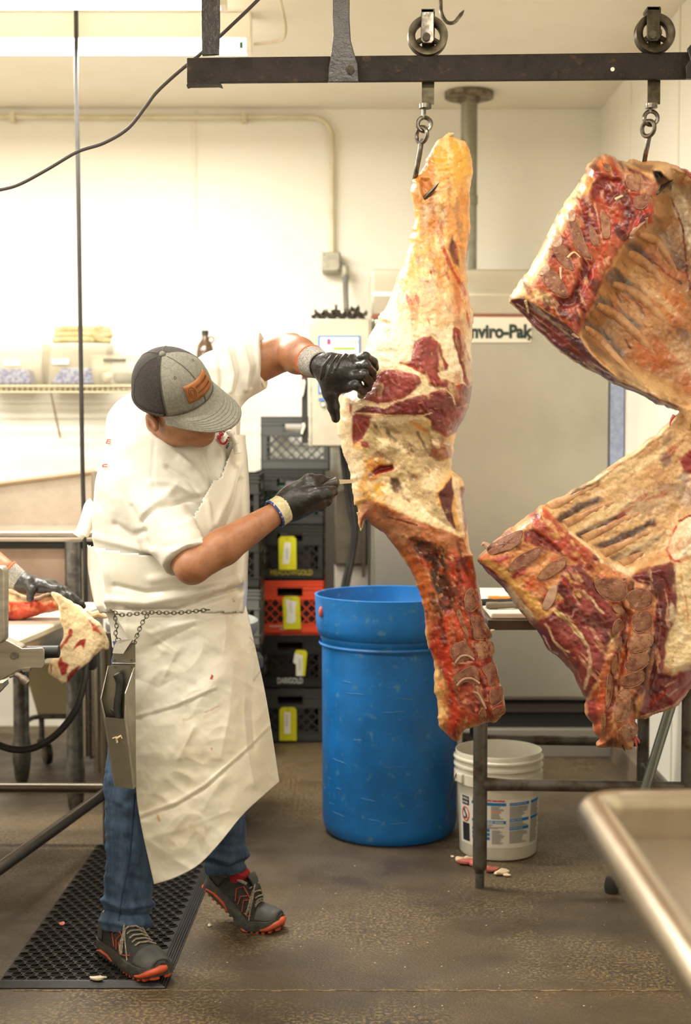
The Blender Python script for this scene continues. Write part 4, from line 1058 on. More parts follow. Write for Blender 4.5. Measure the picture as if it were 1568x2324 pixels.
MB().cyl(P(60, 1480, MD+.03), P(135, 1479, MD+.03), .0165, n=20).build('knob', m_black, t, bevel=.003)
MB().cyl(P(31, 1489, MD), P(31, 1489, MD-.012), .010, n=16).build('bolt', m_hook, t)
MB().pxprism([(48, 1518), (70, 1516), (66, 1524), (52, 1525)], MD-.01, .02).build('nut_plate', m_steel, t)
MB().tube([Vector(q) for q in spline([P(22, 1536, MD-.01), P(40, 1532, MD-.012), P(56, 1545, MD-.012), P(62, 1550, MD-.012)], 5)], [.004]*4+[.008]*4+[.011]*4+[.010]*4, 10).build('wing_lever', mat('cast_alu', '#9a9082', .5, .7, bump=.2), t)
MB().pxprism([(-80, 1560), (6, 1550), (8, 1560), (-30, 1600), (-80, 1600)], MD+.01, .06).build('motor_housing', m_steelb, t)

# ---------------------------------------------------------------- anti-fatigue mat with real holes
t = thing('rubber_mat', 'black perforated rubber floor mat under the man', 'mat', (-.75, 4.3, 0))
m_mat = mat('mat_rubber', '#1a1815', .5, c2='#231f1b', scale=30, c3='#37322b', scale3=140)
fr_ = P(377, 2272, 3.79); fl_ = P(-60, 2266, 3.79); bl_ = P(232, 1922, 5.18); br_ = P(470, 2025, 4.66)
# corner frame: origin front right, u to the left, v to the back
o0 = Vector((fr_.x, fr_.y, 0)); u = (Vector((fl_.x, fl_.y, 0)) - o0); W = .462; u.normalize(); vdir = (Vector((P(470,2025,4.66).x, 4.66, 0)) - o0).normalized()
Lm = 1.36; Th = .013
def mp(a, b, z_=0): return o0 + u*a + vdir*b + Vector((0, 0, z_))
bw = .036
for i in range(4):   # bevelled border with ribs, four strips
    pass
def strip(q0, q1, q2, q3, nm):
    # outer edge q0-q1 low, inner edge q3-q2 high, five ribs
    rings = []; n = 11
    for k in range(n+1):
        f = k/n; h_ = .003 + (Th-.003)*min(1, f*1.25) - (.0018 if k % 2 else 0)
        rings.append([tuple(Vector(q0).lerp(Vector(q3), f) + Vector((0,0,h_))), tuple(Vector(q1).lerp(Vector(q2), f) + Vector((0,0,h_)))])
    mb = MB(); V = [p for r in rings for p in r]; F = [(2*k, 2*k+1, 2*k+3, 2*k+2) for k in range(n)]
    nV = len(V); V += [tuple(Vector(q0)), tuple(Vector(q1)), tuple(Vector(q2)), tuple(Vector(q3))]; F += [(nV, nV+1, 1, 0), (nV+2, nV+3, nV-2, nV-1), (nV+3, nV, 0, nV-2), (nV+1, nV+2, nV-1, 1)]
    mb.add(V, F).build('border_strip', m_mat, t, smooth=False)
strip(mp(0,0), mp(W,0), mp(W,bw), mp(bw,bw), 'f'); strip(mp(0,Lm), mp(0,0), mp(bw,bw), mp(bw,Lm-bw), 'r')
strip(mp(W,Lm), mp(0,Lm), mp(bw,Lm-bw), mp(W,Lm-bw), 'b'); 
px_, py_ = .0335, .0295; nu_, nv_ = int((W-bw)/px_), int((Lm-2*bw)/py_)
cu = (W-bw)/nu_; cv = (Lm-2*bw)/nv_; n = 16; V = []; F = []
angs = [math.pi/4 + 2*math.pi*k/n for k in range(n)]
def sq(a):
    c_, s_ = math.cos(a), math.sin(a); k = max(abs(c_), abs(s_)); return c_/k, s_/k
# one cell template (square plate with a raised ring round a hole), shared by all cells
cellm = bpy.data.meshes.new('cell')
for k in range(n):
    X_, Y_ = sq(angs[k]); c_, s_ = math.cos(angs[k]), math.sin(angs[k]); r_ = .0122
    for (x, y, z_) in ((X_*cu/2, Y_*cv/2, 0), (X_*cu/2, Y_*cv/2, Th*.72), (c_*(r_+.003), s_*(r_+.003), Th*.72), (c_*(r_+.0022), s_*(r_+.0022), Th), (c_*r_, s_*r_, Th), (c_*r_*.96, s_*r_*.96, 0)): V.append((x, y, z_))
for k in range(n):
    k2 = (k+1) % n
    for j in range(1, 5): F.append((k*6+j, k2*6+j, k2*6+j+1, k*6+j+1))
V = np.array(V); F = np.array(F); VV = []; FF = []
for i in range(nu_):
    for j in range(nv_):
        a = bw + (i+.5+(.5 if j % 2 else 0))*cu; b = bw + (j+.5)*cv
        if j % 2 and i == nu_-1: continue
        base = np.array(mp(a, b)); M3 = np.array([u, vdir, (0, 0, 1)])
        FF.append(F + len(VV)*len(V)); VV.append(V @ M3 + base)
ends = MB()
for j in range(1, nv_, 2):
    for a0_ in (bw, W-cu/2):
        ends.prism([mp(a0_, bw+j*cv, Th*.72), mp(a0_+cu/2, bw+j*cv, Th*.72), mp(a0_+cu/2, bw+(j+1)*cv, Th*.72), mp(a0_, bw+(j+1)*cv, Th*.72)], (0, 0, -Th*.7))
ends.build('edge_webs', m_mat, t, smooth=False)['kind'] = 'stuff'
o = mesh_obj('perforated_sheet', np.concatenate(VV), np.concatenate(FF), m_mat, t, angle=30); tag(o, kind='stuff')

# ---------------------------------------------------------------- scraps and crumbs on the floor
m_fat = mat('scrap_fat', '#d9c3a0', .5); m_mt = mat('scrap_meat', '#b8635a', .4); m_crumb = mat('crumb', '#cfc0a4', .6)
rng = random.Random(3)
def scrap(x, y, r_, m, label, cat='scrap', grp='meat scraps on the floor', D=None, z0=0.):
    D = D or 1.5*FPX/(y-HOR); q = P(x, y, D); q.z = z0
    mb = MB().sphere((0, 0, r_*.45), r_, 10, (1, 1, .45))
    Vv = [Vector(v)*(1 + .35*vnoise(np.array([[v[0]*60/r_*.02, v[1]*60/r_*.02, v[2]*50]]), 1., int(x) % 50)[0]) for v in mb.v]
    mb.v = [tuple(v) for v in Vv]
    o = mb.build('meat_scrap', m); o.location = q; o.rotation_euler = (0, 0, rng.uniform(0, 6)); o.scale = (1.3, .8, 1)
    return tag(o, label, cat, grp)
for k, (x, y, r_, m, s_) in enumerate([(1045,1968,.020,m_fat,'pale fat scrap at the left of the heap by the bucket'), (1062,1975,.026,m_mt,'red meat scrap in the heap by the bucket'), (1078,1980,.024,m_mt,'second red scrap touching the table leg'), (1068,1966,.018,m_fat,'small pale scrap on top of the heap by the bucket'),
      (1118,1992,.022,m_mt,'pink scrap just right of the table foot'), (1138,1999,.020,m_fat,'pale scrap right of the pink one by the table foot'), (1150,2003,.012,m_fat,'tiny pale scrap furthest right by the table foot'), (1026,1958,.007,m_fat,'tiny fat crumb left of the scrap heap')]):
    scrap(x, y, r_, m, s_)
scrap(555, 2132, .010, m_mt, 'pink crumb beside the toe of the lifted shoe'); scrap(476, 2120, .008, m_crumb, 'white crumb on the concrete between the shoes')
scrap(218, 2257, .016, m_crumb, 'long white fat crumb on the front border of the mat', z0=.012); scrap(236, 2252, .007, m_crumb, 'round white crumb on the front border of the mat', z0=.012); scrap(141, 2126, .010, m_mt, 'red scrap lying on the mat left of the front shoe', z0=.012)
mb = MB()
for i in range(170):
    x = rng.uniform(380, 1500) if i > 60 else rng.uniform(0, 380); y = rng.uniform(1950, 2320); D = 1.5*FPX/(y-HOR); q = P(x, y, D)
    if x < 390 or (x < 670 and y < 2160): continue
    r_ = rng.choice((.001, .0012, .0015, .0022)); mb.sphere((q.x, q.y, r_*.5), r_, 6, (1.3, .9, .7))
o = mb.build('floor_crumbs', m_crumb); tag(o, 'tiny pale crumbs scattered over the concrete floor', 'crumbs', kind='stuff')
# ---------------------------------------------------------------- carcasses
def cv(ox, oy, s):
    return lambda *L: [(ox + L[i]/s, oy + L[i+1]/s) for i in range(0, len(L), 2)]
c1 = cv(680, 280, 3.136); c2 = cv(740, 900, 2.905); c3 = cv(1068, 320, 3.136); c4 = cv(1068, 900, 2.834)
m_beef = mat('beef_surface', '#ffffff', .34, attr=True, c2='#e3cab8', scale=90, detail=8, lo=.45, hi=.8, bump=.3, bscale=70, coat=.15, spec=.5)
m_bone = mat('cut_bone', '#94654a', .5, c2='#703a2b', scale=40, detail=9, lo=.38, hi=.68, bump=.4, bscale=140, c3='#b18a68', scale3=55)
m_boneL = mat('pale_bone', '#a87a58', .45, c2='#7d4633', scale=70, lo=.4, hi=.7, bump=.25, bscale=140)
m_rimc = mat('bone_edge', '#8a5a42', .5, c2='#b48c68', scale=60)
m_cart = mat('cartilage', '#bf9c80', .35, c2='#a67c66', scale=30, coat=.2)
m_rib = mat('rib_membrane', '#c99a6c', .38, c2='#a8714c', scale=30, lo=.4, hi=.7, coat=.2, bump=.15)
m_fatm = mat('fat_strip', '#dfc8a0', .42, c2='#cfae7c', scale=25, bump=.2, coat=.1)
FAT, CREAM, TAN, ORG, YEL, RED, DRED, BRN, DBRN, PURP, MEMB = '#dcab66', '#e9d2ac', '#cf9a60', '#c9793f', '#dba63f', '#8e3530', '#6e2624', '#8a523c', '#4a2a20', '#6a4a48', '#b79a80'
# ---- hindquarter
HD = 4.22
hout = [(1018,304),(1030,310),(1046,316),(1061,326),(1068,345),(1072,380),(1068,420),(1066,460),(1068,500),(1066,540),(1062,580),(1059,610),(1061,650),(1069,690),(1074,720),(1072,760),(1070,800),(1072,840),(1072,880),(1064,920),(1050,950),(1037,980),(1030,1010),(1026,1040),(1025,1060),(1040,1078),(1055,1100),(1051,1140),(1060,1180),(1061,1215),(1066,1236),(1075,1270),(1083,1310),(1094,1370),(1110,1430),(1120,1480),(1130,1530),(1142,1570),(1147,1605),(1139,1625),(1122,1640),(1104,1640),(1075,1650),(1052,1658),(1045,1677),(1030,1681),(1011,1666),(993,1640),(994,1600),(985,1560),(985,1510),(975,1470),(965,1440),(964,1400),(955,1360),(943,1320),(925,1288),(900,1248),(872,1213),(848,1195),(830,1180),(820,1201),(812,1188),(815,1160),(805,1140),(800,1115),(796,1085),(785,1045),(775,1015),(768,985),(765,960),(770,935),(776,905),(790,885),(815,855),(822,810),(840,760),(860,720),(880,690),(895,650),(908,610),(920,580),(930,540),(940,500),(940,470),(932,440),(935,412),(945,400),(960,380),(975,345),(990,320),(1005,309)]
def hT(x, y):
    return np.interp(y, [300, 420, 520, 620, 720, 850, 960, 1080, 1180, 1300, 1450, 1680], [.05, .055, .065, .10, .14, .165, .15, .13, .11, .085, .075, .06])
def hR(x, y): return np.interp(y, [300, 520, 620, 720, 850, 960, 1080, 1180, 1300, 1680], [60, 62, 75, 100, 130, 125, 90, 70, 45, 35])
M1 = c1(880,1510, 940,1520, 1000,1565, 1020,1660, 1060,1720, 1050,1755, 985,1775, 990,1800, 1090,1845, 1130,1900, 1100,1920, 1040,1880, 960,1880, 920,1860, 905,1790, 870,1780, 790,1730, 715,1705, 790,1690, 800,1620, 815,1555)
M2 = c1(540,1800, 600,1760, 680,1750, 790,1775, 850,1800, 865,1840, 840,1880, 790,1920, 720,1970, 640,1990, 560,2000, 440,1960, 480,1920, 520,1870)
M3 = c1(1105,1445, 1140,1475, 1180,1560, 1205,1660, 1228,1760, 1232,1850, 1200,1880, 1165,1840, 1160,1760, 1130,1690, 1110,1600, 1085,1520, 1090,1465)
M5 = c1(1130,1860, 1165,1850, 1200,1880, 1236,1860, 1238,1950, 1225,2030, 1180,2110, 1120,2195, 1040,2240, 940,2180, 930,2110, 880,2085, 620,2095, 600,2075, 380,2055, 425,2035, 470,2010, 600,2030, 680,1985, 850,1935, 960,1905, 1040,1890)
M4 = c2(172,125, 200,110, 300,130, 290,190, 240,280, 180,318, 172,250)
lay = [
 ('P', CREAM, [(1100,690),(1100,960),(740,960),(740,690),(860,660),(980,640)], 90, 20),
 ('P', '#f0dfc2', [(800,960),(820,820),(850,740),(900,700),(940,760),(930,820),(860,840),(800,900)], 50, 12),
 ('P', YEL, c1(1000,90, 1080,110, 1200,150, 1225,300, 1140,420, 1010,330, 880,400, 800,440, 900,300), 40, 10, .95),
 ('P', '#e8b855', c1(790,430, 850,380, 860,520, 880,620, 850,740, 830,820, 800,560), 14, 5, .8),
 ('P', ORG, c1(1000,600, 1100,560, 1200,640, 1205,1000, 1100,900, 1010,800), 50, 12, .45),
 ('P', '#b26a3e', c1(860,400, 930,390, 950,470, 890,540, 850,480), 14, 4, .6),
 ('P', ORG, c1(700,1260, 900,1180, 1080,1240, 1060,1380, 850,1400, 720,1330), 60, 18, .5),
 ('P', ORG, c1(1080,1000, 1180,1080, 1230,1300, 1225,1500, 1150,1400, 1090,1150), 40, 12, .55),
 ('L', '#a8301f', c1(990,780, 1030,900, 1060,990, 1110,1090, 1150,1160, 1180,1220), 5.5, 4),
 ('L', '#b04028', c1(980,690, 1000,800, 1040,920), 3, 3, .8),
 ('P', '#5e3530', c1(1085,800, 1120,880, 1140,1020, 1100,1000, 1060,900), 8, 3), ('P', '#7d5a55', c1(1000,600, 1040,600, 1050,700, 1000,760, 985,680), 18, 4, .7),
 ('P', '#5c4a4a', c1(1205,780, 1218,800, 1200,1000, 1185,990, 1195,860), 6, 2), ('P', '#8d7068', c1(830,950, 870,930, 860,1000, 830,1010), 10, 3, .8),
 ('P', '#4a2426', c1(900,1125, 925,1130, 920,1150, 900,1148), 3, 1), ('P', '#b79a90', c1(860,1100, 950,1110, 950,1200, 890,1170), 18, 5, .7), ('P', '#a88c80', c1(1020,1260, 1080,1290, 1100,1360, 1060,1350), 14, 5, .6),
 ('P', '#f3e6cd', c1(720,1560, 900,1440, 1090,1450, 1150,1700, 1170,1830, 1060,1800, 990,1790, 1060,1720, 1000,1540, 880,1490, 800,1560, 780,1680), 18, 5),
 ('P', RED, M1, 5, 3), ('P', '#7a2c2a', M3, 4, 2), ('P', '#96443f', M2, 4, 2), ('P', DRED, M5, 4, 3),
 ('P', '#edddbe', c1(800,1920, 870,1850, 930,1860, 960,1885, 900,1930, 830,1935), 5, 3), ('P', '#e5d3b4', c1(985,1780, 1060,1775, 1150,1760, 1165,1850, 1090,1840, 1010,1800), 6, 3), 
 ('L', '#e2c9a8', c1(450,1965, 560,2005, 640,1992, 720,1970), 3.2, 2), ('L', '#d9bda0', c1(960,1885, 1040,1895, 1090,1940, 1105,2000), 2.6, 2), ('L', '#d9bda0', c1(600,2078, 700,2085, 880,2080, 940,2060), 2.2, 2), ('L', '#c98a78', c1(380,2060, 480,2075, 600,2080), 1.8, 2, .8),
 ('L', '#c0352a', c1(715,1705, 830,1740, 900,1790, 930,1850), 3, 3, .8), ('P', '#a43a34', c1(355,1990, 375,2000, 370,2080, 355,2080), 4, 2),
 ('P', '#e6d2ae', c2(60,170, 170,110, 172,330, 240,350, 250,480, 200,620, 240,640, 180,680, 130,540, 90,380, 66,280), 10, 5),
 ('P', '#cfb890', c2(250,180, 480,120, 620,140, 800,280, 845,330, 830,480, 720,620, 740,740, 830,850, 900,930, 600,820, 300,640, 260,480, 240,330), 14, 6),
 ('P', RED, M4, 4, 2), ('P', '#a3524a', c2(225,295, 275,295, 290,340, 235,330), 4, 2),
 ('P', '#ecdcc0', c2(290,150, 520,125, 620,140, 500,180, 350,200), 8, 4), ('P', '#d0802c', c2(530,160, 620,180, 700,250, 640,230), 8, 4, .8), ('P', '#9c6a54', c2(690,280, 810,310, 830,400, 750,425, 690,390), 8, 4),
 ('L', '#54463f', c2(330,190, 400,230, 450,290), 6, 5, .8), ('L', '#5d4c44', c2(600,230, 640,300, 680,390), 5, 4, .7), ('P', '#c98a3e', c2(260,420, 340,380, 400,450, 450,480, 300,560, 270,520), 12, 6), ('P', '#7e2318', c2(350,450, 440,445, 450,480, 380,500, 280,530, 290,505), 5, 4),
 ('P', '#d8a23a', c2(300,590, 380,560, 430,620, 380,670, 320,640), 8, 4), ('P', '#4b342e', c2(420,535, 480,540, 500,600, 460,640, 425,590), 8, 5, .8), ('P', '#dcc7a0', c2(330,280, 430,270, 480,350, 400,400, 340,360), 14, 6, .8),
 ('P', '#e8d6b2', c2(500,640, 720,700, 900,930, 700,850, 420,720), 14, 6, .8),
 ('P', '#5e2322', c2(740,640, 830,530, 845,600, 830,760, 860,880, 800,820, 760,730), 5, 3), ('P', '#6e2c2a', c2(880,590, 915,580, 910,700, 938,820, 925,930, 895,800, 860,700), 5, 3), ('P', '#e3cba6', c2(830,520, 880,540, 890,700, 915,920, 880,900, 850,700), 6, 3),
 # cut spine face
 ('P', '#a9683f', c2(240,680, 330,690, 560,800, 900,930, 960,1060, 1060,1420, 1120,1700, 1184,2060, 1180,2115, 1060,2150, 930,2180, 860,2275, 800,2230, 735,2150, 740,1900, 690,1750, 660,1500, 600,1250, 520,1060, 300,860, 210,850), 8, 4),
 ('P', '#b47a5a', c2(250,690, 420,760, 600,830, 700,900, 520,960, 470,980, 330,880, 260,830), 14, 6), ('L', '#7a3a28', c2(400,790, 500,820, 600,850), 2.5, 2), ('P', '#c09068', c2(470,900, 540,900, 540,950, 490,965), 8, 3),
 ('P', '#3d251c', c2(540,930, 640,940, 780,1050, 830,1300, 840,1420, 780,1450, 720,1300, 680,1150, 560,1000), 14, 10), ('P', '#c96e2e', c2(470,1000, 560,1050, 640,1150, 690,1300, 700,1450, 760,1620, 800,1800, 720,1760, 660,1520, 610,1270, 520,1060), 14, 5),
 ('P', '#e0b878', c2(650,1560, 690,1700, 760,1830, 790,1950, 800,2120, 740,2160, 720,1900, 680,1750), 10, 5), ('P', '#b3341f', c2(700,1500, 790,1480, 830,1640, 840,1900, 890,2100, 860,2260, 800,2230, 820,1960, 760,1800, 690,1650), 12, 7),
 ('P', '#8b2a20', c2(800,1050, 950,1060, 1040,1400, 1100,1620, 1150,1850, 1180,2080, 1060,2140, 900,2160, 880,1960, 840,1650, 850,1300), 16, 8, .85), ('P', '#9c4a38', c2(880,1950, 980,1900, 1040,2080, 1030,2150, 930,2150), 12, 8, .8),
 ('L', '#5a1712', c2(930,1300, 960,1500, 985,1750, 1050,1950, 1085,2100), 5, 4, .85), ('L', '#c43a2a', c2(960,1620, 1090,1590), 3, 3), ('L', '#c43a2a', c2(1010,1750, 1110,1730), 3, 3), ('L', '#c43a2a', c2(1060,1920, 1160,1895), 3, 3), ('L', '#c43a2a', c2(1090,2050, 1175,2030), 3, 3), ('L', '#d8c0a0', c2(830,1760, 960,1750), 1.8, 3, .7), ('P', '#c4553a', c2(860,1420, 940,1450, 930,1600, 870,1560), 10, 5, .6),
]
SPF = c2(240,680, 330,690, 560,800, 900,930, 960,1060, 1060,1420, 1120,1700, 1184,2060, 1180,2115, 1060,2150, 930,2180, 860,2275, 800,2230, 735,2150, 740,1900, 690,1750, 660,1500, 600,1250, 520,1060, 300,860, 210,850)
SP2 = c2(560,1050, 900,930, 1060,1420, 1184,2060, 1060,2150, 860,2275, 740,2150, 740,1800, 660,1450)
for M_, an in ((M1, 80), (M2, -25), (M3, 75), (M5, -15), (M4, 60)):
    lay += [('N', '#9c4a44', M_, 4, 2, .55, (.03, 2.5, an, -.2, .5)), ('N', '#531a1a', M_, 4, 2, .5, (.035, 2, an+20, .1, .6)), ('N', '#bf8468', M_, 4, 2, .65, (.16, 5, an, .38, .6))]
lay += [('N', '#c8401f', SP2, 8, 3, .75, (.04, 2, 70, .05, .5)), ('N', '#3f1611', SP2, 8, 3, .75, (.06, 2, 75, .12, .5)), ('N', '#d59a72', SP2, 8, 3, .7, (.14, 2, 70, .3, .55)), ('N', '#e06a3c', SPF, 8, 3, .5, (.11, 2, 60, .28, .6)), ('N', '#7b3a26', SPF, 8, 3, .5, (.05, 2, 40, .15, .6)),
 ('N', '#b8692c', [(930,300),(1075,300),(1075,760),(860,760)], 30, 3, .7, (.03, 3, 85, .05, .6)), ('N', '#f0dcae', [(930,300),(1075,300),(1075,900),(830,900)], 30, 3, .5, (.05, 3, 80, .15, .55)), ('N', '#a83a20', [(900,560),(1075,500),(1075,760),(860,720)], 30, 3, .8, (.09, 4, 75, .42, .62)), ('N', '#8b6a50', [(940,380),(1075,380),(1070,640),(930,600)], 30, 3, .5, (.06, 4, 85, .3, .6)),
 ('N', '#b0552e', [(1030,560),(1080,600),(1080,960),(1030,900)], 14, 3, .5, (.05, 3, 85, .1, .5)),
 ('N', '#8a7257', c2(250,180, 620,140, 845,330, 720,620, 740,740, 600,800, 300,640, 240,330), 14, 4, .65, (.045, 1.5, 20, .1, .5)), ('N', '#efe0c0', c2(250,180, 620,140, 845,330, 720,620, 880,900, 600,800, 300,640, 240,330), 14, 4, .7, (.06, 1.5, 30, .1, .45)), ('N', '#8e3a22', c2(250,380, 620,300, 845,330, 720,620, 740,740, 500,720, 280,600), 14, 4, .6, (.09, 2, 40, .38, .6)), ('N', '#4c3a32', c2(320,180, 640,220, 700,390, 620,420, 450,320, 330,230), 10, 4, .6, (.10, 2, 60, .25, .5)),
 ('N', '#f2e4c8', c2(60,170, 170,110, 172,330, 250,480, 200,620, 130,540, 66,280), 10, 3, .6, (.04, 2, 75, 0, .5))]
rel = [(M1, .006, 10), (M2, .007, 14), (M3, .005, 8), (M5, .004, 12), (M4, -.008, 8), (c2(250,180, 480,120, 620,140, 800,280, 845,330, 830,480, 720,620, 740,740, 880,900, 600,820, 300,640, 260,480, 240,330), -.045, 45),
       (c1(1080,790, 1120,880, 1140,1020, 1100,1000, 1060,900), -.006, 6), (c1(990,560, 1040,600, 1050,800, 1010,850, 985,680), -.010, 10), (c1(850,380, 930,390, 950,470, 890,560, 850,480), -.018, 10),
       (c2(350,450, 440,445, 450,480, 380,500, 280,530, 290,505), -.015, 8), (c2(420,535, 480,540, 500,600, 460,640, 425,590), -.012, 8), (c2(330,270, 440,270, 480,350, 400,400, 340,360), .02, 14), (c2(690,280, 810,310, 830,400, 750,425, 690,390), .02, 10),
       (c2(540,930, 640,940, 780,1050, 830,1300, 840,1420, 780,1450, 720,1300, 680,1150, 560,1000), -.014, 12), (c2(740,640, 830,530, 845,600, 830,760, 860,880, 800,820, 760,730), -.006, 6), (c1(880,1125, 925,1120, 930,1160, 900,1158), -.006, 4)]
hq = thing('hindquarter', 'beef hindquarter with cut spine hanging by the hook in the middle', 'carcass', P(1000, 1000, HD))
hs = Slab(hout, HD, hR, hT, lambda x, y: hT(x, y)*.9, FAT, lay, rel, step=2.5, bump=.007, seed=3, edge=3)
hs.build('flesh', m_beef, hq)
for nm, pts, m_ in [('vertebra', c2(955,1460, 1010,1445, 1030,1480, 1080,1545, 1085,1590, 985,1600, 970,1530), m_bone), ('vertebra', c2(985,1635, 1085,1612, 1108,1660, 1098,1700, 1012,1735, 1000,1690), m_boneL), ('vertebra', c2(1030,1790, 1108,1755, 1128,1830, 1146,1885, 1077,1912, 1062,1850), m_bone), ('vertebra', c2(1085,1932, 1156,1912, 1162,2000, 1092,2036), m_bone), ('vertebra', c2(1097,2062, 1172,2036, 1176,2088, 1112,2112), m_bone), ('vertebra', c2(930,1282, 968,1262, 985,1330, 1008,1370, 962,1418, 922,1400, 912,1340), m_bone),
      ('spinous_process', c2(820,1660, 910,1612, 938,1650, 975,1712, 900,1738, 850,1755), m_bone), ('spinous_process', c2(850,1840, 978,1774, 1010,1878, 980,1895, 920,1878, 862,1905), m_bone), ('spinous_process', c2(968,1945, 1000,1905, 1036,1990, 1052,2055, 1018,2010), m_boneL), ('spinous_process', c2(1005,2090, 1042,2054, 1056,2125, 1030,2118), m_boneL), ('spinous_process', c2(860,1420, 885,1410, 905,1480, 935,1560, 940,1590, 905,1540), m_boneL)]:
    hs.piece(pts, m_, nm, hq, proud=.0035, edge=m_rimc)
# pale cartilage rims on the spinous processes
for pts in (c2(852,1755, 885,1715, 930,1708, 975,1735), c2(862,1905, 905,1865, 960,1860, 1012,1892), c2(968,1948, 1000,1960, 1030,2010, 1052,2058)):
    MB().tube([P(x, y, hs.depth(x, y)-.005) for x, y in [tuple(q) for q in spline(pts, 5)]], .0035, 8).build('cartilage_rim', m_cart, hq)
# ragged fat tags at the aitch bone and rim
for pts, r_ in ((c2(225,760, 235,820, 228,885), .012), (c2(205,690, 195,705, 186,715), .009), (c2(1085,1545, 1100,1540, 1112,1538), .005), (c1(1060,80, 1085,75, 1098,68), .007)):
    q = [tuple(v) for v in spline(pts, 4)]; n = len(q)
    MB().tube([P(x, y, 4.2) for x, y in q], [r_*(1 - .85*i/(n-1)) for i in range(n)], 8).build('fat_tag', m_fatm, hq)

# ---- forequarter (rib side folded over the shoulder)
FD = 4.22
fq = thing('forequarter', 'beef forequarter with opened rib cage hanging at the right', 'carcass', P(1450, 900, FD))
uo = c3(950,92, 1000,108, 1100,148, 1130,132, 1250,145, 1330,140, 1420,160, 1500,192, 1545,200, 1575,230, 1640,300, 1720,600, 1760,1000, 1760,1500, 1700,1850, 1600,2050, 1540,2050, 1500,1930, 1450,1915, 1350,1880, 1250,1830, 1100,1762, 1000,1715, 900,1652, 800,1608, 680,1530, 560,1430, 480,1350, 400,1270, 330,1200, 275,1130, 330,1030, 400,930, 500,750, 600,560, 700,390, 790,260, 820,180, 870,130)
face = c3(930,80, 1000,108, 1180,210, 1330,300, 1292,400, 1300,520, 1200,620, 1100,720, 1020,860, 940,980, 880,1150, 790,1270, 772,1390, 690,1310, 500,1190, 380,1120, 260,1130, 400,900, 600,540, 780,240)
endc = c3(275,1130, 380,1120, 500,1190, 690,1310, 772,1390, 850,1510, 940,1600, 1060,1700, 1250,1790, 1480,1890, 1450,1925, 1250,1845, 1000,1730, 800,1625, 560,1445, 400,1285)
cav = c3(1345,310, 1420,180, 1545,215, 1640,330, 1720,600, 1740,1000, 1740,1500, 1680,1850, 1560,1880, 1480,1880, 1250,1780, 1060,1690, 940,1590, 860,1500, 790,1395, 800,1280, 890,1155, 950,985, 1030,865, 1110,725, 1210,625, 1310,520, 1300,400)
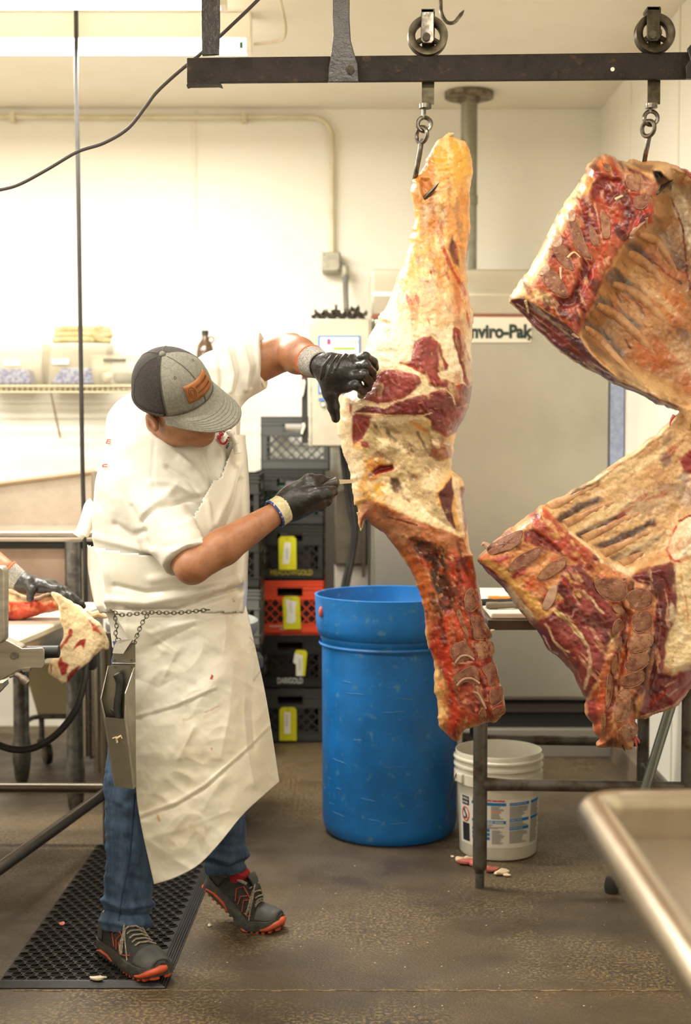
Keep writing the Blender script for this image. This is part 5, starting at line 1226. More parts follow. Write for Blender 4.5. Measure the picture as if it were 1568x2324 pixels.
ul = [
 ('P', '#a67a52', cav, 6, 3), ('P', '#c9a27a', c3(1100,700, 1300,560, 1420,700, 1350,900, 1200,800), 50, 12), ('P', '#d2a878', c3(1000,880, 1200,880, 1400,1050, 1250,1150), 40, 12), ('P', '#c59468', c3(900,1050, 1050,1080, 1300,1300, 1250,1400), 36, 10),
 ('P', '#c98d55', c3(1250,850, 1400,900, 1500,1150, 1350,1300, 1250,1050), 50, 14, .8), ('P', '#b5602f', c3(1150,1400, 1300,1440, 1420,1560, 1300,1640, 1150,1560), 40, 16, .8), ('P', '#c9763c', c3(1380,1050, 1500,1100, 1560,1300, 1450,1350), 40, 12, .8), ('P', '#b9683a', c3(950,1060, 1250,1130, 1260,1190, 1000,1090), 14, 8, .6), ('P', '#d9b98c', c3(950,1540, 1150,1620, 1400,1720, 1500,1850, 1250,1780, 1000,1650), 24, 8), ('P', '#d0b090', c3(1400,1500, 1600,1450, 1640,1700, 1540,1750), 40, 14),
 ('P', '#5f5053', c3(1090,740, 1180,712, 1260,795, 1335,850, 1260,872, 1150,805), 12, 7), ('P', '#6d6260', c3(955,900, 1040,925, 1150,1015, 1260,1100, 1160,1108, 1000,1015, 938,970), 14, 7), ('P', '#776a62', c3(885,1085, 960,1115, 1100,1225, 1240,1335, 1180,1345, 1040,1285, 875,1190), 14, 7), ('P', '#74655c', c3(795,1265, 880,1295, 1000,1395, 1110,1535, 1060,1545, 950,1445, 785,1335), 12, 6),
 ('P', '#856f68', c3(1280,560, 1440,640, 1530,900, 1440,900, 1350,720), 40, 12, .7), ('P', '#b9a893', c3(1440,300, 1560,330, 1640,600, 1560,800, 1480,560, 1420,400), 18, 10), ('P', '#d8cbb0', c3(1430,330, 1500,360, 1560,480, 1500,470), 12, 8, .8), ('P', '#231a18', c3(1295,215, 1350,218, 1405,270, 1442,300, 1425,360, 1370,372, 1322,300), 5, 4),
 ('P', '#8a6446', c3(1120,150, 1300,165, 1290,230, 1180,205), 12, 5), ('L', '#c98a50', c3(1130,135, 1250,150, 1330,145, 1420,165, 1540,210), 4, 4), ('L', '#8a2a20', c3(1480,180, 1560,235, 1640,320), 6, 5),
 ('L', '#3a1a17', c3(1235,862, 1300,850, 1360,910, 1430,972, 1492,1012), 4, 5), ('L', '#3a1a17', c3(1300,850, 1275,890, 1262,930), 2.4, 3), ('L', '#6e1f1c', c3(1425,400, 1490,560, 1520,700, 1530,860, 1562,1060), 3.2, 4), ('L', '#5a2018', c3(1270,1580, 1330,1600, 1380,1625), 1.6, 3, .8),
 ('P', '#e3bb82', face, 5, 2), ('P', '#eed6ac', c3(275,1130, 400,900, 600,540, 780,240, 900,110, 860,260, 720,480, 600,720, 470,980, 380,1120), 10, 4),
 ('P', '#a5502e', c3(870,160, 1000,110, 1180,210, 1330,300, 1300,520, 1100,720, 940,980, 880,1150, 772,1380, 500,1180, 400,1090, 500,940, 620,700, 720,520, 830,330), 12, 5), ('P', '#d2a24a', c3(800,360, 880,230, 890,260, 830,400), 8, 4), ('P', '#c4703a', c3(870,130, 960,100, 1000,130, 900,220, 800,340, 830,200), 12, 6, .8),
 ('P', '#741f1e', c3(860,300, 960,250, 1080,270, 1060,400, 980,470, 860,420), 14, 8), ('P', '#6b1c1c', c3(770,420, 850,400, 920,520, 900,700, 830,690, 780,560), 14, 7), ('P', '#7a2220', c3(1010,190, 1060,230, 1040,340, 1000,330), 8, 5), ('P', '#5d1717', c3(790,830, 880,870, 860,980, 760,1180, 640,1200, 590,1110, 700,1110, 760,980), 16, 8), ('P', '#b07a66', c3(1040,160, 1180,225, 1320,310, 1270,380, 1150,330, 1090,260), 14, 6), ('P', '#8d352c', c3(1130,380, 1270,400, 1290,520, 1180,640, 1060,680, 1000,640, 1080,560), 14, 8), ('P', '#b4392a', c3(1210,500, 1300,470, 1302,560, 1230,610, 1130,690, 1100,720, 1160,600), 8, 6),
 ('P', '#98402f', c3(800,1000, 940,980, 880,1150, 790,1270, 770,1380, 700,1300, 730,1180), 12, 7), ('L', '#d9a88c', c3(1030,410, 1120,350, 1210,290), 3, 3), ('L', '#d9a88c', c3(880,450, 900,520, 940,720), 2.5, 3, .7), ('L', '#b8281e', c3(1080,420, 1010,620, 900,900, 800,1060), 3.5, 5, .8), ('P', '#d6b37c', c3(440,1050, 560,1080, 600,1190, 520,1150, 430,1110), 10, 5),
 ('P', '#54363a', endc, 4, 2), ('L', '#b9a08c', c3(330,1160, 420,1220, 560,1330, 700,1440, 850,1570, 1000,1670, 1250,1790), 2.2, 3, .8), ('L', '#a98c80', c3(380,1150, 480,1230, 600,1290, 690,1350), 1.8, 3, .7), ('L', '#c9b08c', c3(275,1130, 330,1200, 400,1272, 480,1352, 560,1432, 680,1532, 800,1612, 1000,1720), 2.4, 2), ('P', '#6d2826', c3(560,1330, 700,1420, 900,1590, 860,1590, 680,1470), 8, 4, .8), ('L', '#dcd0b8', c3(390,1135, 402,1175, 412,1222), 3, 2),
]
ul += [('N', '#471013', face, 8, 3, .85, (.045, 2, 60, 0, .4)), ('N', '#a33324', face, 8, 3, .65, (.06, 2.5, 60, .15, .5)), ('N', '#c99a74', face, 8, 3, .55, (.11, 4, 65, .28, .5)), ('N', '#e8c894', c3(275,1130, 400,900, 600,540, 780,240, 900,110, 800,380, 620,740, 450,1030), 8, 3, .7, (.05, 4, -62, 0, .5)), ('N', '#c9783a', c3(275,1130, 400,900, 600,540, 780,240, 960,100, 850,330, 650,740, 450,1080), 10, 3, .5, (.06, 4, -62, .2, .55)),
 ('N', '#4a3a38', cav, 10, 3, .6, (.035, 4, 40, .2, .6)), ('N', '#dcbf98', cav, 10, 3, .6, (.03, 4, 40, .1, .6)), ('N', '#b3612f', cav, 10, 3, .6, (.025, 2, 50, .2, .6)), ('N', '#3a2220', c3(1090,720, 1330,850, 1260,1100, 1240,1340, 1110,1540, 790,1330, 890,1090, 960,900), 10, 3, .6, (.12, 6, 60, .2, .5)), ('N', '#e2d6c0', c3(1420,300, 1640,330, 1740,1000, 1600,1000, 1500,600), 20, 4, .6, (.06, 2, 70, .1, .5)),
 ('N', '#a8988c', endc, 4, 2, .6, (.09, 7, 38, .25, .5)), ('N', '#7a2a2c', endc, 4, 2, .5, (.05, 5, 38, .1, .5))]
ur = [(cav, -.15, 46), (face, .004, 10), (endc, -.03, 22), (c3(1295,215, 1350,218, 1405,270, 1442,300, 1425,360, 1370,372, 1322,300), -.03, 10), (c3(860,300, 960,250, 1080,270, 1060,400, 980,470, 860,420), -.010, 10), (c3(790,830, 880,870, 860,980, 760,1180, 640,1200, 590,1110, 700,1110, 760,980), -.014, 12), (c3(1210,500, 1300,470, 1302,560, 1230,610, 1130,690, 1160,600), .012, 8)]
us = Slab(uo, FD, 40, lambda x, y: np.interp(x, [1150, 1250, 1400, 1600], [.06, .10, .12, .12]), .09, '#cfa878', ul, ur, step=2.5, bump=.008, seed=9, edge=3)
us.build('rib_side', m_beef, fq)
for nm, pts, m_ in [('bone_section', c3(700,575, 745,570, 785,640, 815,730, 850,800, 860,848, 800,815, 745,760, 720,670), m_bone), ('bone_section', c3(590,760, 650,742, 690,770, 720,860, 735,915, 690,905, 625,850), m_bone), ('bone_section', c3(515,945, 570,918, 630,960, 680,1050, 695,1105, 650,1115, 570,1060, 525,1005), m_bone), ('bone_section', c3(930,500, 955,515, 990,580, 985,680, 945,685, 930,600), m_boneL), ('bone_section', c3(855,600, 885,640, 910,700, 905,745, 870,735, 845,670), m_bone), ('bone_section', c3(935,160, 985,165, 1000,200, 970,215), m_bone), ('bone_section', c3(1110,250, 1180,235, 1210,270, 1190,350, 1120,330), m_boneL), ('bone_section', c3(1170,400, 1260,380, 1290,405, 1230,480, 1170,470), m_bone), ('cartilage_cap', c3(690,520, 720,485, 745,510, 740,565, 700,570), m_cart), ('cartilage_cap', c3(575,715, 640,665, 650,735, 590,755), m_cart), ('cartilage_cap', c3(470,950, 540,870, 565,915, 510,955), m_cart)]:
    us.piece(pts, m_, nm, fq, edge=None if 'cart' in nm else m_rimc, proud=.008 if nm == 'rib_end' else .0035)
for pts, w in ((c3(1110,790, 1180,830, 1300,930, 1400,1080), .017), (c3(1000,1010, 1150,1075, 1300,1200, 1420,1330), .018), (c3(890,1160, 1040,1250, 1200,1400, 1330,1540), .018), (c3(800,1320, 900,1400, 1020,1540, 1130,1640), .016), (c3(1190,660, 1300,700, 1400,830, 1480,960), .016)):
    q = [tuple(v) for v in spline(pts, 6)]; n = len(q)
    MB().tube([P(x, y, us.depth(x, y)+.010+.006*abs(2*i/(n-1)-1)**3) for i, (x, y) in enumerate(q)], [w*(.25 + .75*math.sin(math.pi*min(max(i/(n-1), .04), .96))**.5) for i in range(n)], 12).build('rib', m_rib, fq)
for pts, r_ in ((c3(690,830, 720,800, 745,795, 780,830), .004), (c3(640,900, 640,950, 645,985), .004), (c3(390,1135, 402,1175, 412,1225), .005), (c3(1250,545, 1248,590, 1246,620), .006), (c3(725,1370, 750,1390, 772,1402), .006), (c3(1140,690, 1160,640, 1250,560), .010), (c3(1030,415, 1070,395, 1085,390), .005)):
    q = [tuple(v) for v in spline(pts, 4)]; n = len(q)
    MB().tube([P(x, y, us.depth(x, y)-.003) for x, y in q], [r_*(1 - .6*i/(n-1)) for i in range(n)], 7).build('sinew', m_fatm if r_ < .006 else MATS['beef_surface'] if False else m_cart, fq)

lo_ = c4(1400,30, 1310,130, 1200,230, 1140,280, 1000,380, 880,460, 760,550, 640,610, 480,690, 450,698, 380,760, 250,850, 150,930, 105,975, 50,1040, 62,1072, 130,1150, 220,1250, 300,1360, 400,1470, 480,1600, 560,1680, 640,1760, 700,1870, 740,1950, 735,2000, 740,2050, 780,2100, 792,2160, 832,2205, 812,2262, 900,2258, 985,2270, 1040,2250, 1055,2190, 1080,2140, 1062,2085, 1100,2078, 1180,2050, 1290,2010, 1350,1970, 1420,1870, 1500,1760, 1580,1500, 1600,1000, 1590,500, 1520,60, 1450,0)
ll = [
 ('P', '#d6b286', c4(480,690, 880,460, 1200,230, 1400,20, 1600,100, 1600,800, 1320,1060, 1040,1150, 900,1080, 640,880, 520,760), 8, 3), ('P', '#dcbd92', c4(830,500, 1140,290, 1240,330, 1180,500, 900,600), 40, 14, .8), ('P', '#b8a08c', c4(1000,620, 1250,600, 1300,700, 1150,780, 950,780), 40, 14, .6), ('P', '#c08a58', c4(1100,420, 1250,460, 1300,620, 1150,560), 40, 14, .6),
 ('P', '#6d5348', c4(480,692, 640,612, 835,528, 800,572, 640,652, 520,715), 12, 5), ('P', '#55403a', c4(540,775, 650,702, 820,640, 855,660, 700,742, 620,802, 560,812), 10, 6), ('P', '#4d3a36', c4(670,870, 800,815, 1000,740, 1010,780, 860,852, 740,922, 680,902), 10, 6), ('P', '#574039', c4(790,955, 950,888, 1185,785, 1195,822, 1000,922, 870,985), 10, 6), ('P', '#6a4c42', c4(890,1035, 1050,962, 1255,868, 1205,932, 1000,1052, 920,1062), 10, 6),
 ('P', '#7a4a44', c4(1210,390, 1260,350, 1310,370, 1290,440, 1240,450), 14, 6), ('P', '#8a6a60', c4(1230,260, 1290,230, 1280,300, 1240,320), 14, 6, .7), ('P', '#8e2f2c', c4(1340,410, 1417,345, 1500,330, 1500,500, 1380,490), 8, 5), ('P', '#cfc4b8', c4(1330,510, 1400,500, 1417,560, 1350,580), 14, 5, .8), ('P', '#a98f84', c4(1330,600, 1417,580, 1500,620, 1420,720, 1330,680), 20, 8, .7),
 ('P', '#ece0c8', c4(1320,830, 1417,755, 1600,740, 1600,1030, 1400,1020, 1300,1055, 1258,985), 8, 4), ('L', '#b6432e', c4(1320,830, 1262,985, 1290,1050, 1340,1060), 4, 4), ('L', '#8f2622', c4(1340,800, 1400,770, 1430,760), 4, 4), ('L', '#b03a30', c4(1330,90, 1300,120, 1285,170), 5, 5),
 # cut face of the shoulder
 ('P', '#c98a58', c4(50,1040, 105,975, 150,930, 380,760, 460,700, 520,760, 640,880, 900,1090, 1000,1170, 960,1420, 700,1300, 560,1340, 460,1410, 400,1470, 300,1360), 6, 4), ('P', '#a44a34', c4(380,760, 460,705, 530,790, 650,890, 800,1030, 760,1130, 640,1040, 520,940, 400,830), 12, 6), ('P', '#7a2a26', c4(340,860, 400,840, 560,960, 600,1030, 520,1000, 470,970, 430,970, 340,940), 12, 5), ('P', '#9c3528', c4(130,1050, 230,1010, 250,1040, 170,1080), 8, 4), ('P', '#8f2c24', c4(250,1150, 340,1100, 370,1100, 350,1150, 270,1180), 8, 4), ('P', '#d9a862', c4(60,1050, 130,1050, 260,1170, 420,1290, 500,1400, 430,1400, 300,1260, 180,1150), 10, 5), ('L', '#8b3d2a', c4(80,1080, 200,1180, 300,1280, 380,1390), 3.5, 5), ('P', '#e2cda4', c4(130,1150, 220,1250, 300,1360, 400,1470, 440,1450, 370,1360, 260,1230), 6, 3), ('P', '#c2603e', c4(330,1200, 440,1180, 520,1160, 500,1230, 400,1260), 14, 6, .7),
 ('P', '#742826', c4(560,1210, 620,1090, 700,1080, 800,1200, 880,1320, 960,1410, 920,1500, 880,1600, 850,1750, 780,1880, 740,1950, 700,1870, 640,1760, 560,1680, 480,1600, 400,1470, 520,1400, 560,1340), 8, 4), ('P', '#6a2222', c4(410,1470, 500,1450, 600,1600, 700,1750, 740,1900, 640,1760, 480,1600), 8, 4), ('P', '#9a4644', c4(720,1480, 850,1450, 900,1500, 870,1620, 790,1640, 740,1560), 14, 6, .7),
 ('L', '#e2cfa8', c4(580,1390, 640,1460, 700,1530, 755,1610, 765,1700, 760,1800, 735,1870), 5.5, 4), ('L', '#d8c47e', c4(540,1370, 600,1420, 680,1500), 6, 4), ('L', '#ddc6a4', c4(725,1250, 780,1310, 848,1392), 4.5, 3), ('L', '#dcc6a6', c4(485,1470, 540,1570, 600,1630, 630,1640), 4, 4), ('L', '#c99a8a', c4(660,1260, 690,1330, 650,1420, 600,1400), 2.2, 3, .8), ('L', '#cfa594', c4(730,1490, 800,1450, 880,1450), 2, 4, .8), ('L', '#cfa594', c4(620,1700, 680,1760, 710,1830), 2, 4, .8), ('L', '#d8b9a4', c4(470,1540, 520,1640, 560,1660), 2.4, 3), ('L', '#d9c8a0', c4(880,1600, 920,1560, 960,1440), 4, 4),
 ('L', '#e6d3b0', c4(640,880, 740,950, 850,1060, 930,1110), 4.5, 4), ('P', '#e8dcc0', c4(900,1080, 960,1090, 1060,1100, 1030,1160, 940,1120), 8, 4),
 ('P', '#a3623f', c4(790,1150, 1000,1170, 1060,1230, 1180,1230, 1170,1500, 1175,1700, 1130,1880, 1030,2000, 1075,2140, 1050,2200, 980,2260, 830,2255, 860,2000, 790,1920, 860,1740, 950,1550, 990,1420, 900,1330), 10, 5), ('P', '#7a3328', c4(960,1300, 1040,1400, 1020,1560, 980,1760, 930,1980, 860,2150, 880,1950, 900,1750, 960,1560), 12, 8), ('P', '#47241c', c4(1150,1550, 1180,1600, 1130,1820, 1060,1950, 1050,2060, 1030,1960, 1100,1800), 10, 5), ('P', '#c4622e', c4(1000,1490, 1030,1480, 1010,1620, 970,1700, 960,1780, 940,1840, 960,1680), 6, 4), ('P', '#b4452c', c4(780,1900, 850,1850, 870,1960, 830,2120, 850,2240, 800,2180, 790,2080), 10, 5, .8), ('P', '#8a3430', c4(745,1960, 790,1930, 820,2050, 800,2120, 750,2060), 8, 4),
 ('P', '#6a2223', c4(1030,1150, 1100,1108, 1280,1062, 1312,1090, 1335,1350, 1305,1500, 1265,1560, 1245,1740, 1190,1900, 1120,2000, 1130,1880, 1180,1700, 1175,1500, 1200,1300, 1165,1215, 1080,1200), 7, 4), ('L', '#b98478', c4(1190,1240, 1220,1380, 1215,1520, 1200,1640), 2.2, 4, .7), ('L', '#caa090', c4(1080,1180, 1150,1195, 1190,1260), 3, 3, .8), ('P', '#49201d', c4(1195,1430, 1225,1440, 1215,1700, 1150,1900, 1120,1990, 1150,1840, 1190,1650), 10, 4, .8),
 ('P', '#e4cda4', c4(1312,1090, 1417,1040, 1600,1040, 1600,1690, 1417,1730, 1300,1790, 1248,1720, 1262,1560, 1335,1400), 8, 4), ('L', '#c88a50', c4(1350,1140, 1380,1300, 1400,1440), 4, 5, .7), ('L', '#c88a50', c4(1300,1700, 1320,1640), 3, 3, .6),
 ('P', '#7a2626', c4(1190,1780, 1300,1800, 1417,1720, 1600,1690, 1417,1880, 1290,2008, 1180,2045, 1080,2070, 1130,1900), 8, 5), ('L', '#c9a58c', c4(1100,2060, 1200,2030, 1320,1985, 1420,1880), 2.6, 3), ('L', '#c9a08a', c4(1220,1900, 1270,1930, 1330,1880), 3, 5, .7), ('L', '#b33426', c4(1150,1990, 1200,1950, 1260,1900), 4, 4, .7),
]
RIBI = c4(480,690, 880,460, 1200,230, 1400,20, 1600,100, 1600,800, 1320,1060, 1040,1150, 900,1080, 640,880, 520,760)
MEAT = c4(560,1210, 620,1090, 700,1080, 800,1200, 880,1320, 960,1410, 920,1500, 850,1750, 740,1950, 640,1760, 480,1600, 400,1470, 520,1400, 560,1340)
CUTF = c4(50,1040, 150,930, 380,760, 460,700, 640,880, 900,1090, 1000,1170, 960,1420, 700,1300, 560,1340, 400,1470, 300,1360)
SPN = c4(790,1150, 1000,1170, 1180,1230, 1175,1700, 1130,1880, 1030,2000, 1075,2140, 980,2260, 830,2255, 860,2000, 790,1920, 860,1740, 950,1550, 990,1420, 900,1330)
RM = c4(1030,1150, 1100,1108, 1280,1062, 1312,1090, 1335,1350, 1265,1560, 1245,1740, 1120,2000, 1180,1700, 1175,1500, 1200,1300)
BR = c4(1190,1780, 1300,1800, 1417,1720, 1600,1690, 1417,1880, 1290,2008, 1080,2070, 1130,1900)
ll += [('N', '#5a3f38', RIBI, 10, 3, .55, (.035, 5, -28, .2, .6)), ('N', '#ecd6ae', RIBI, 10, 3, .6, (.03, 4, -30, .05, .6)), ('N', '#b9703c', RIBI, 10, 3, .5, (.035, 4, -30, .2, .6)), ('N', '#a83c2c', RIBI, 10, 3, .6, (.08, 5, -30, .45, .62)), ('N', '#8d7a74', c4(1150,300, 1420,200, 1600,500, 1420,760, 1200,600), 30, 5, .5, (.03, 1.5, 0, .1, .5))]
for M_, an in ((MEAT, 50), (RM, 80), (BR, -25)):
    ll += [('N', '#9c4c48', M_, 5, 2, .6, (.03, 2.5, an, -.1, .5)), ('N', '#4a1416', M_, 5, 2, .75, (.035, 2, an, 0, .5)), ('N', '#c39478', M_, 5, 2, .7, (.10, 6, an, .36, .52))]
ll += [('N', '#6e1f1a', CUTF, 6, 3, .8, (.05, 2, 30, .1, .5)), ('N', '#e2b878', CUTF, 6, 3, .65, (.06, 2, 40, .2, .55)), ('N', '#c23f28', CUTF, 6, 3, .6, (.09, 2, 30, .25, .55)), ('N', '#3c130f', SPN, 6, 3, .85, (.05, 2.5, 95, .1, .5)), ('N', '#c65a34', SPN, 6, 3, .65, (.06, 2.5, 95, .15, .5)), ('N', '#d9a880', SPN, 6, 3, .6, (.12, 3, 95, .3, .55)),
 ('N', '#f0e2c4', c4(1312,1090, 1600,1040, 1600,1690, 1300,1790, 1262,1560), 8, 3, .6, (.03, 1.5, 60, 0, .5)), ('N', '#b5763f', c4(1312,1090, 1600,1040, 1600,1690, 1300,1790, 1262,1560), 8, 3, .5, (.06, 3, 75, .25, .55))]
lr = [(c4(560,1210, 620,1090, 700,1080, 880,1320, 960,1410, 880,1600, 780,1880, 700,1870, 560,1680, 400,1470, 520,1400), .006, 16), (c4(1030,1150, 1100,1108, 1280,1062, 1312,1090, 1335,1350, 1305,1500, 1265,1560, 1245,1740, 1190,1900, 1130,1880, 1180,1700, 1175,1500, 1200,1300), .012, 16), (c4(480,690, 880,460, 1200,230, 1400,60, 1560,400, 1320,1060, 1040,1150, 900,1080, 640,880, 520,760), -.06, 40),
      (c4(960,1300, 1040,1400, 1020,1560, 980,1760, 930,1980, 880,1950, 900,1750, 960,1560), -.012, 8), (c4(1195,1430, 1225,1440, 1215,1700, 1150,1900, 1120,1990, 1150,1840, 1190,1650), -.014, 10), (c4(340,860, 400,840, 560,960, 600,1030, 520,1000, 430,970, 340,940), -.012, 10), (c4(540,1370, 600,1420, 680,1500, 755,1610, 765,1700, 740,1850, 740,1700, 690,1560, 600,1460), -.007, 5), (c4(1190,1780, 1417,1720, 1600,1690, 1290,2008, 1080,2070, 1130,1900), -.02, 14), (c4(840,1130, 1000,1170, 1180,1240, 1170,1500, 1175,1700, 1130,1880, 1030,2000, 1075,2140, 980,2240, 880,2240, 930,1980, 1000,1600, 1030,1400, 900,1330), .010, 12)]
ls = Slab(lo_, FD+.01, 45, lambda x, y: np.interp(y, [930, 1150, 1300, 1500, 1700], [.09, .10, .12, .12, .08]), .10, '#c99468', ll, lr, step=2.5, bump=.008, seed=21, edge=3)
ls.build('shoulder_side', m_beef, fq)
for nm, pts, m_ in [('rib_end', c4(112,968, 200,912, 325,858, 333,900, 300,958, 200,1000, 122,1018), m_bone), ('rib_end', c4(242,1102, 300,1032, 428,968, 458,985, 420,1048, 330,1098, 252,1128), m_bone), ('rib_end', c4(432,1152, 500,1082, 598,1032, 618,1060, 590,1108, 500,1168, 440,1178), m_boneL), ('cartilage_cap', c4(462,1335, 508,1235, 556,1215, 545,1300, 500,1370, 467,1375), m_cart),
      ('vertebra', c4(800,1190, 900,1165, 990,1200, 1000,1290, 920,1320, 830,1270), m_bone), ('vertebra', c4(1020,1260, 1100,1235, 1160,1270, 1160,1340, 1080,1370, 1020,1330), m_bone), ('vertebra', c4(1050,1400, 1150,1385, 1165,1480, 1080,1520, 1040,1480), m_bone), ('vertebra', c4(1030,1555, 1160,1520, 1165,1600, 1060,1650, 1010,1620), m_boneL), ('vertebra', c4(1010,1680, 1130,1650, 1140,1720, 1060,1770, 995,1750), m_bone), ('vertebra', c4(985,1800, 1100,1770, 1110,1830, 1040,1870, 965,1860), m_bone), ('vertebra', c4(950,1900, 1020,1890, 1030,2010, 1010,2070, 940,2090, 930,2000), m_boneL), ('vertebra', c4(950,2150, 1040,2090, 1075,2130, 1050,2200, 980,2230), m_boneL),
      ('spinous_process', c4(915,1345, 950,1340, 990,1380, 965,1400, 925,1375), m_boneL), ('spinous_process', c4(920,1460, 960,1430, 985,1480, 950,1520, 915,1550), m_bone), ('spinous_process', c4(935,1560, 970,1550, 965,1620, 935,1640), m_bone), ('spinous_process', c4(915,1680, 935,1660, 945,1720, 930,1790, 908,1770), m_boneL), ('spinous_process', c4(880,1800, 905,1790, 915,1880, 890,1990, 870,1980), m_boneL), ('spinous_process', c4(845,2060, 868,2050, 862,2150, 842,2180), m_boneL)]:
    ls.piece(pts, m_, nm, fq, edge=None if 'cart' in nm else m_rimc, proud=.008 if nm == 'rib_end' else .0035)
for pts, w in ((c4(500,722, 660,640, 840,548, 1000,470), .015), (c4(600,826, 760,745, 1000,640, 1120,590), .015), (c4(720,925, 900,830, 1140,722, 1250,660), .015), (c4(842,1018, 1000,940, 1210,840, 1300,780), .015), (c4(960,1085, 1100,1010, 1240,930), .014)):
    q = [tuple(v) for v in spline(pts, 6)]; n = len(q)
    MB().tube([P(x, y, ls.depth(x, y)+.008+.006*(i/(n-1))**2) for i, (x, y) in enumerate(q)], [w*(1 - .75*(i/(n-1))**1.5) for i in range(n)], 12).build('rib', m_rib, fq)
for pts, r_, m_ in ((c4(1050,2200, 1062,2225, 1072,2262), .007, m_gob), (c4(1060,2190, 1080,2215, 1085,2230), .005, m_gob), (c4(975,2240, 985,2262, 992,2280), .004, m_hanger), (c4(110,965, 85,945, 68,965), .010, m_cart), (c4(1310,120, 1290,150, 1280,190), .006, m_gob), (c4(1340,70, 1370,85, 1385,130), .008, m_gob)):
    q = [tuple(v) for v in spline(pts, 4)]; n = len(q)
    MB().tube([P(x, y, 4.18) for x, y in q], [r_*(1 - .8*i/(n-1)) for i in range(n)], 7).build('ragged_tag', m_, fq)
# ---------------------------------------------------------------- hooks through the meat
dz = lambda S_, x, y, o: P(x, y, S_.depth(x, y) + o)
hook('steel hook and eye through the tendon of the hindquarter', 960, 240, 282, 995, 415, 4.19,
     [P(957, 316, 4.19), P(952, 350, 4.19), P(944, 392, 4.205), P(940, 420, 4.25), P(950, 448, 4.24), dz(hs, 962, 450, .01), dz(hs, 978, 436, -.012), dz(hs, 997, 414, -.03)])
hook('steel hook and eye holding the ribcage at the right', 1474, 236, 268, 1525, 408, 4.19,
     [P(1474, 303, 4.19), P(1468, 335, 4.2), P(1463, 362, 4.22), P(1460, 400, 4.25), P(1470, 432, 4.24), dz(us, 1487, 438, .012), dz(us, 1505, 424, -.015), P(1528, 407, us.depth(1487, 438)-.02)])
# ---------------------------------------------------------------- the butcher
from mathutils.bvhtree import BVHTree
m_skin = mat('skin', '#a26e4a', .45, c2='#8f5c3e', scale=30, lo=.35, hi=.7, sss=.12, bump=.12, bscale=220, c3='#a06c4c', scale3=90)
m_skinL = m_skin
m_shirt = mat('white_cotton', '#dedacf', .85, c2='#d4cfc2', scale=12, bump=.2, bscale=500, spec=.2)
m_apron = mat('vinyl_apron', '#ffffff', .26, attr=True, c2='#f1eee4', scale=5, lo=.35, hi=.8, coat=.6, spec=.5, bump=.06, bscale=30)
m_glove = mat('nitrile_glove', '#1f1d1b', .33, c2='#2a2724', scale=20, spec=.5, bump=.25, bscale=70)
m_knit = mat('grey_knit', '#a9a49b', .9, c2='#837e78', scale=260, lo=.45, hi=.55, bump=.4, bscale=300)
m_knitc = mat('cream_knit', '#d9cda6', .9, c2='#c2b48a', scale=120, stretch=(1,1,1), bump=.4, bscale=220)
m_ory = mat('orange_yarn', '#e0602a', .8); m_bly = mat('blue_yarn', '#2f3f8f', .8, c2='#cfcfd8', scale=150, lo=.55, hi=.62)
m_jean = mat('denim', '#5a708d', .85, c2='#32435b', scale=22, stretch=(1, 1, .25), lo=.3, hi=.75, bump=.35, bscale=420, spec=.2)
m_red = mat('red_sock', '#a01d22', .9)
man = thing('person', 'man in a grey cap, white shirt and white apron cutting the hanging hindquarter', 'person', (-.52, 4.05, 0))

def A(p): return np.array(p, float)
def sec(y, xl, xr, D, hd, ins=0.):
    a, b = P(xl, y, D), P(xr, y, D); return (a.z, (a.x+b.x)/2, D, (b.x-a.x)/2 - ins, hd - ins)
SECS = [(840, 385, 500, 4.14, .06), (885, 325, 535, 4.13, .10), (930, 284, 545, 4.12, .135), (1000, 247, 545, 4.09, .165), (1080, 220, 553, 4.07, .182), (1180, 214, 555, 4.06, .19), (1290, 216, 551, 4.06, .195), (1360, 228, 548, 4.06, .19), (1400, 250, 545, 4.06, .18), (1500, 262, 545, 4.07, .175), (1560, 275, 540, 4.08, .16)]
# head frame
Uh = Vector((-.14, -.65, .75)).normalized(); Fh = Vector((.81, -.51, -.29)); Fh = (Fh - Uh*Fh.dot(Uh)).normalized(); Lh = Uh.cross(Fh).normalized()
HC = P(388, 873, 3.85)
def hd(l, f, u): return HC + Lh*l + Fh*f + Uh*u
RH = np.array([Lh, Fh, Uh]).T
S_R, E_R, W_R = P(322, 1120, 3.95), P(436, 1286, 3.76), P(634, 1160, 3.88)
S_L, E_L, W_L = P(500, 862, 4.20), P(650, 795, 4.24), P(730, 830, 4.06)
b = SDF((-.80, 3.62, .02), (.06, 4.45, 1.80), .0052)
b.stack([sec(*q, ins=.022) for q in SECS], .03)
for side, (h_, k_, a_) in {'r': ((335, 1480, 4.0), (300, 1800, 3.99), (297, 2110, 4.02)), 'l': ((440, 1480, 4.16), (488, 1780, 4.2), (515, 1985, 4.33))}.items():
    b.chain([A(P(*h_)), A(P(*k_)), A(P(*a_))], [.085, .06, .042], .03)
b.cap(A(P(390, 1000, 4.06)), A(S_R), .075, .062, .04).cap(A(P(410, 960, 4.1)), A(S_L), .07, .06, .04)
b.chain([A(S_R), A(E_R)], [.058, .047], .02); b.cap(A(E_R), A(E_R.lerp(W_R, .35)), .046, .05, .012); b.cap(A(E_R.lerp(W_R, .35)), A(W_R), .05, .030, .012)
b.chain([A(S_L), A(E_L)], [.062, .056], .02); b.cap(A(E_L), A(E_L.lerp(W_L, .35)), .055, .054, .012); b.cap(A(E_L.lerp(W_L, .35)), A(W_L), .053, .031, .012)
b.cap(A(hd(0, -.03, -.09)), A(P(392, 1000, 4.05)), .066, .075, .03)
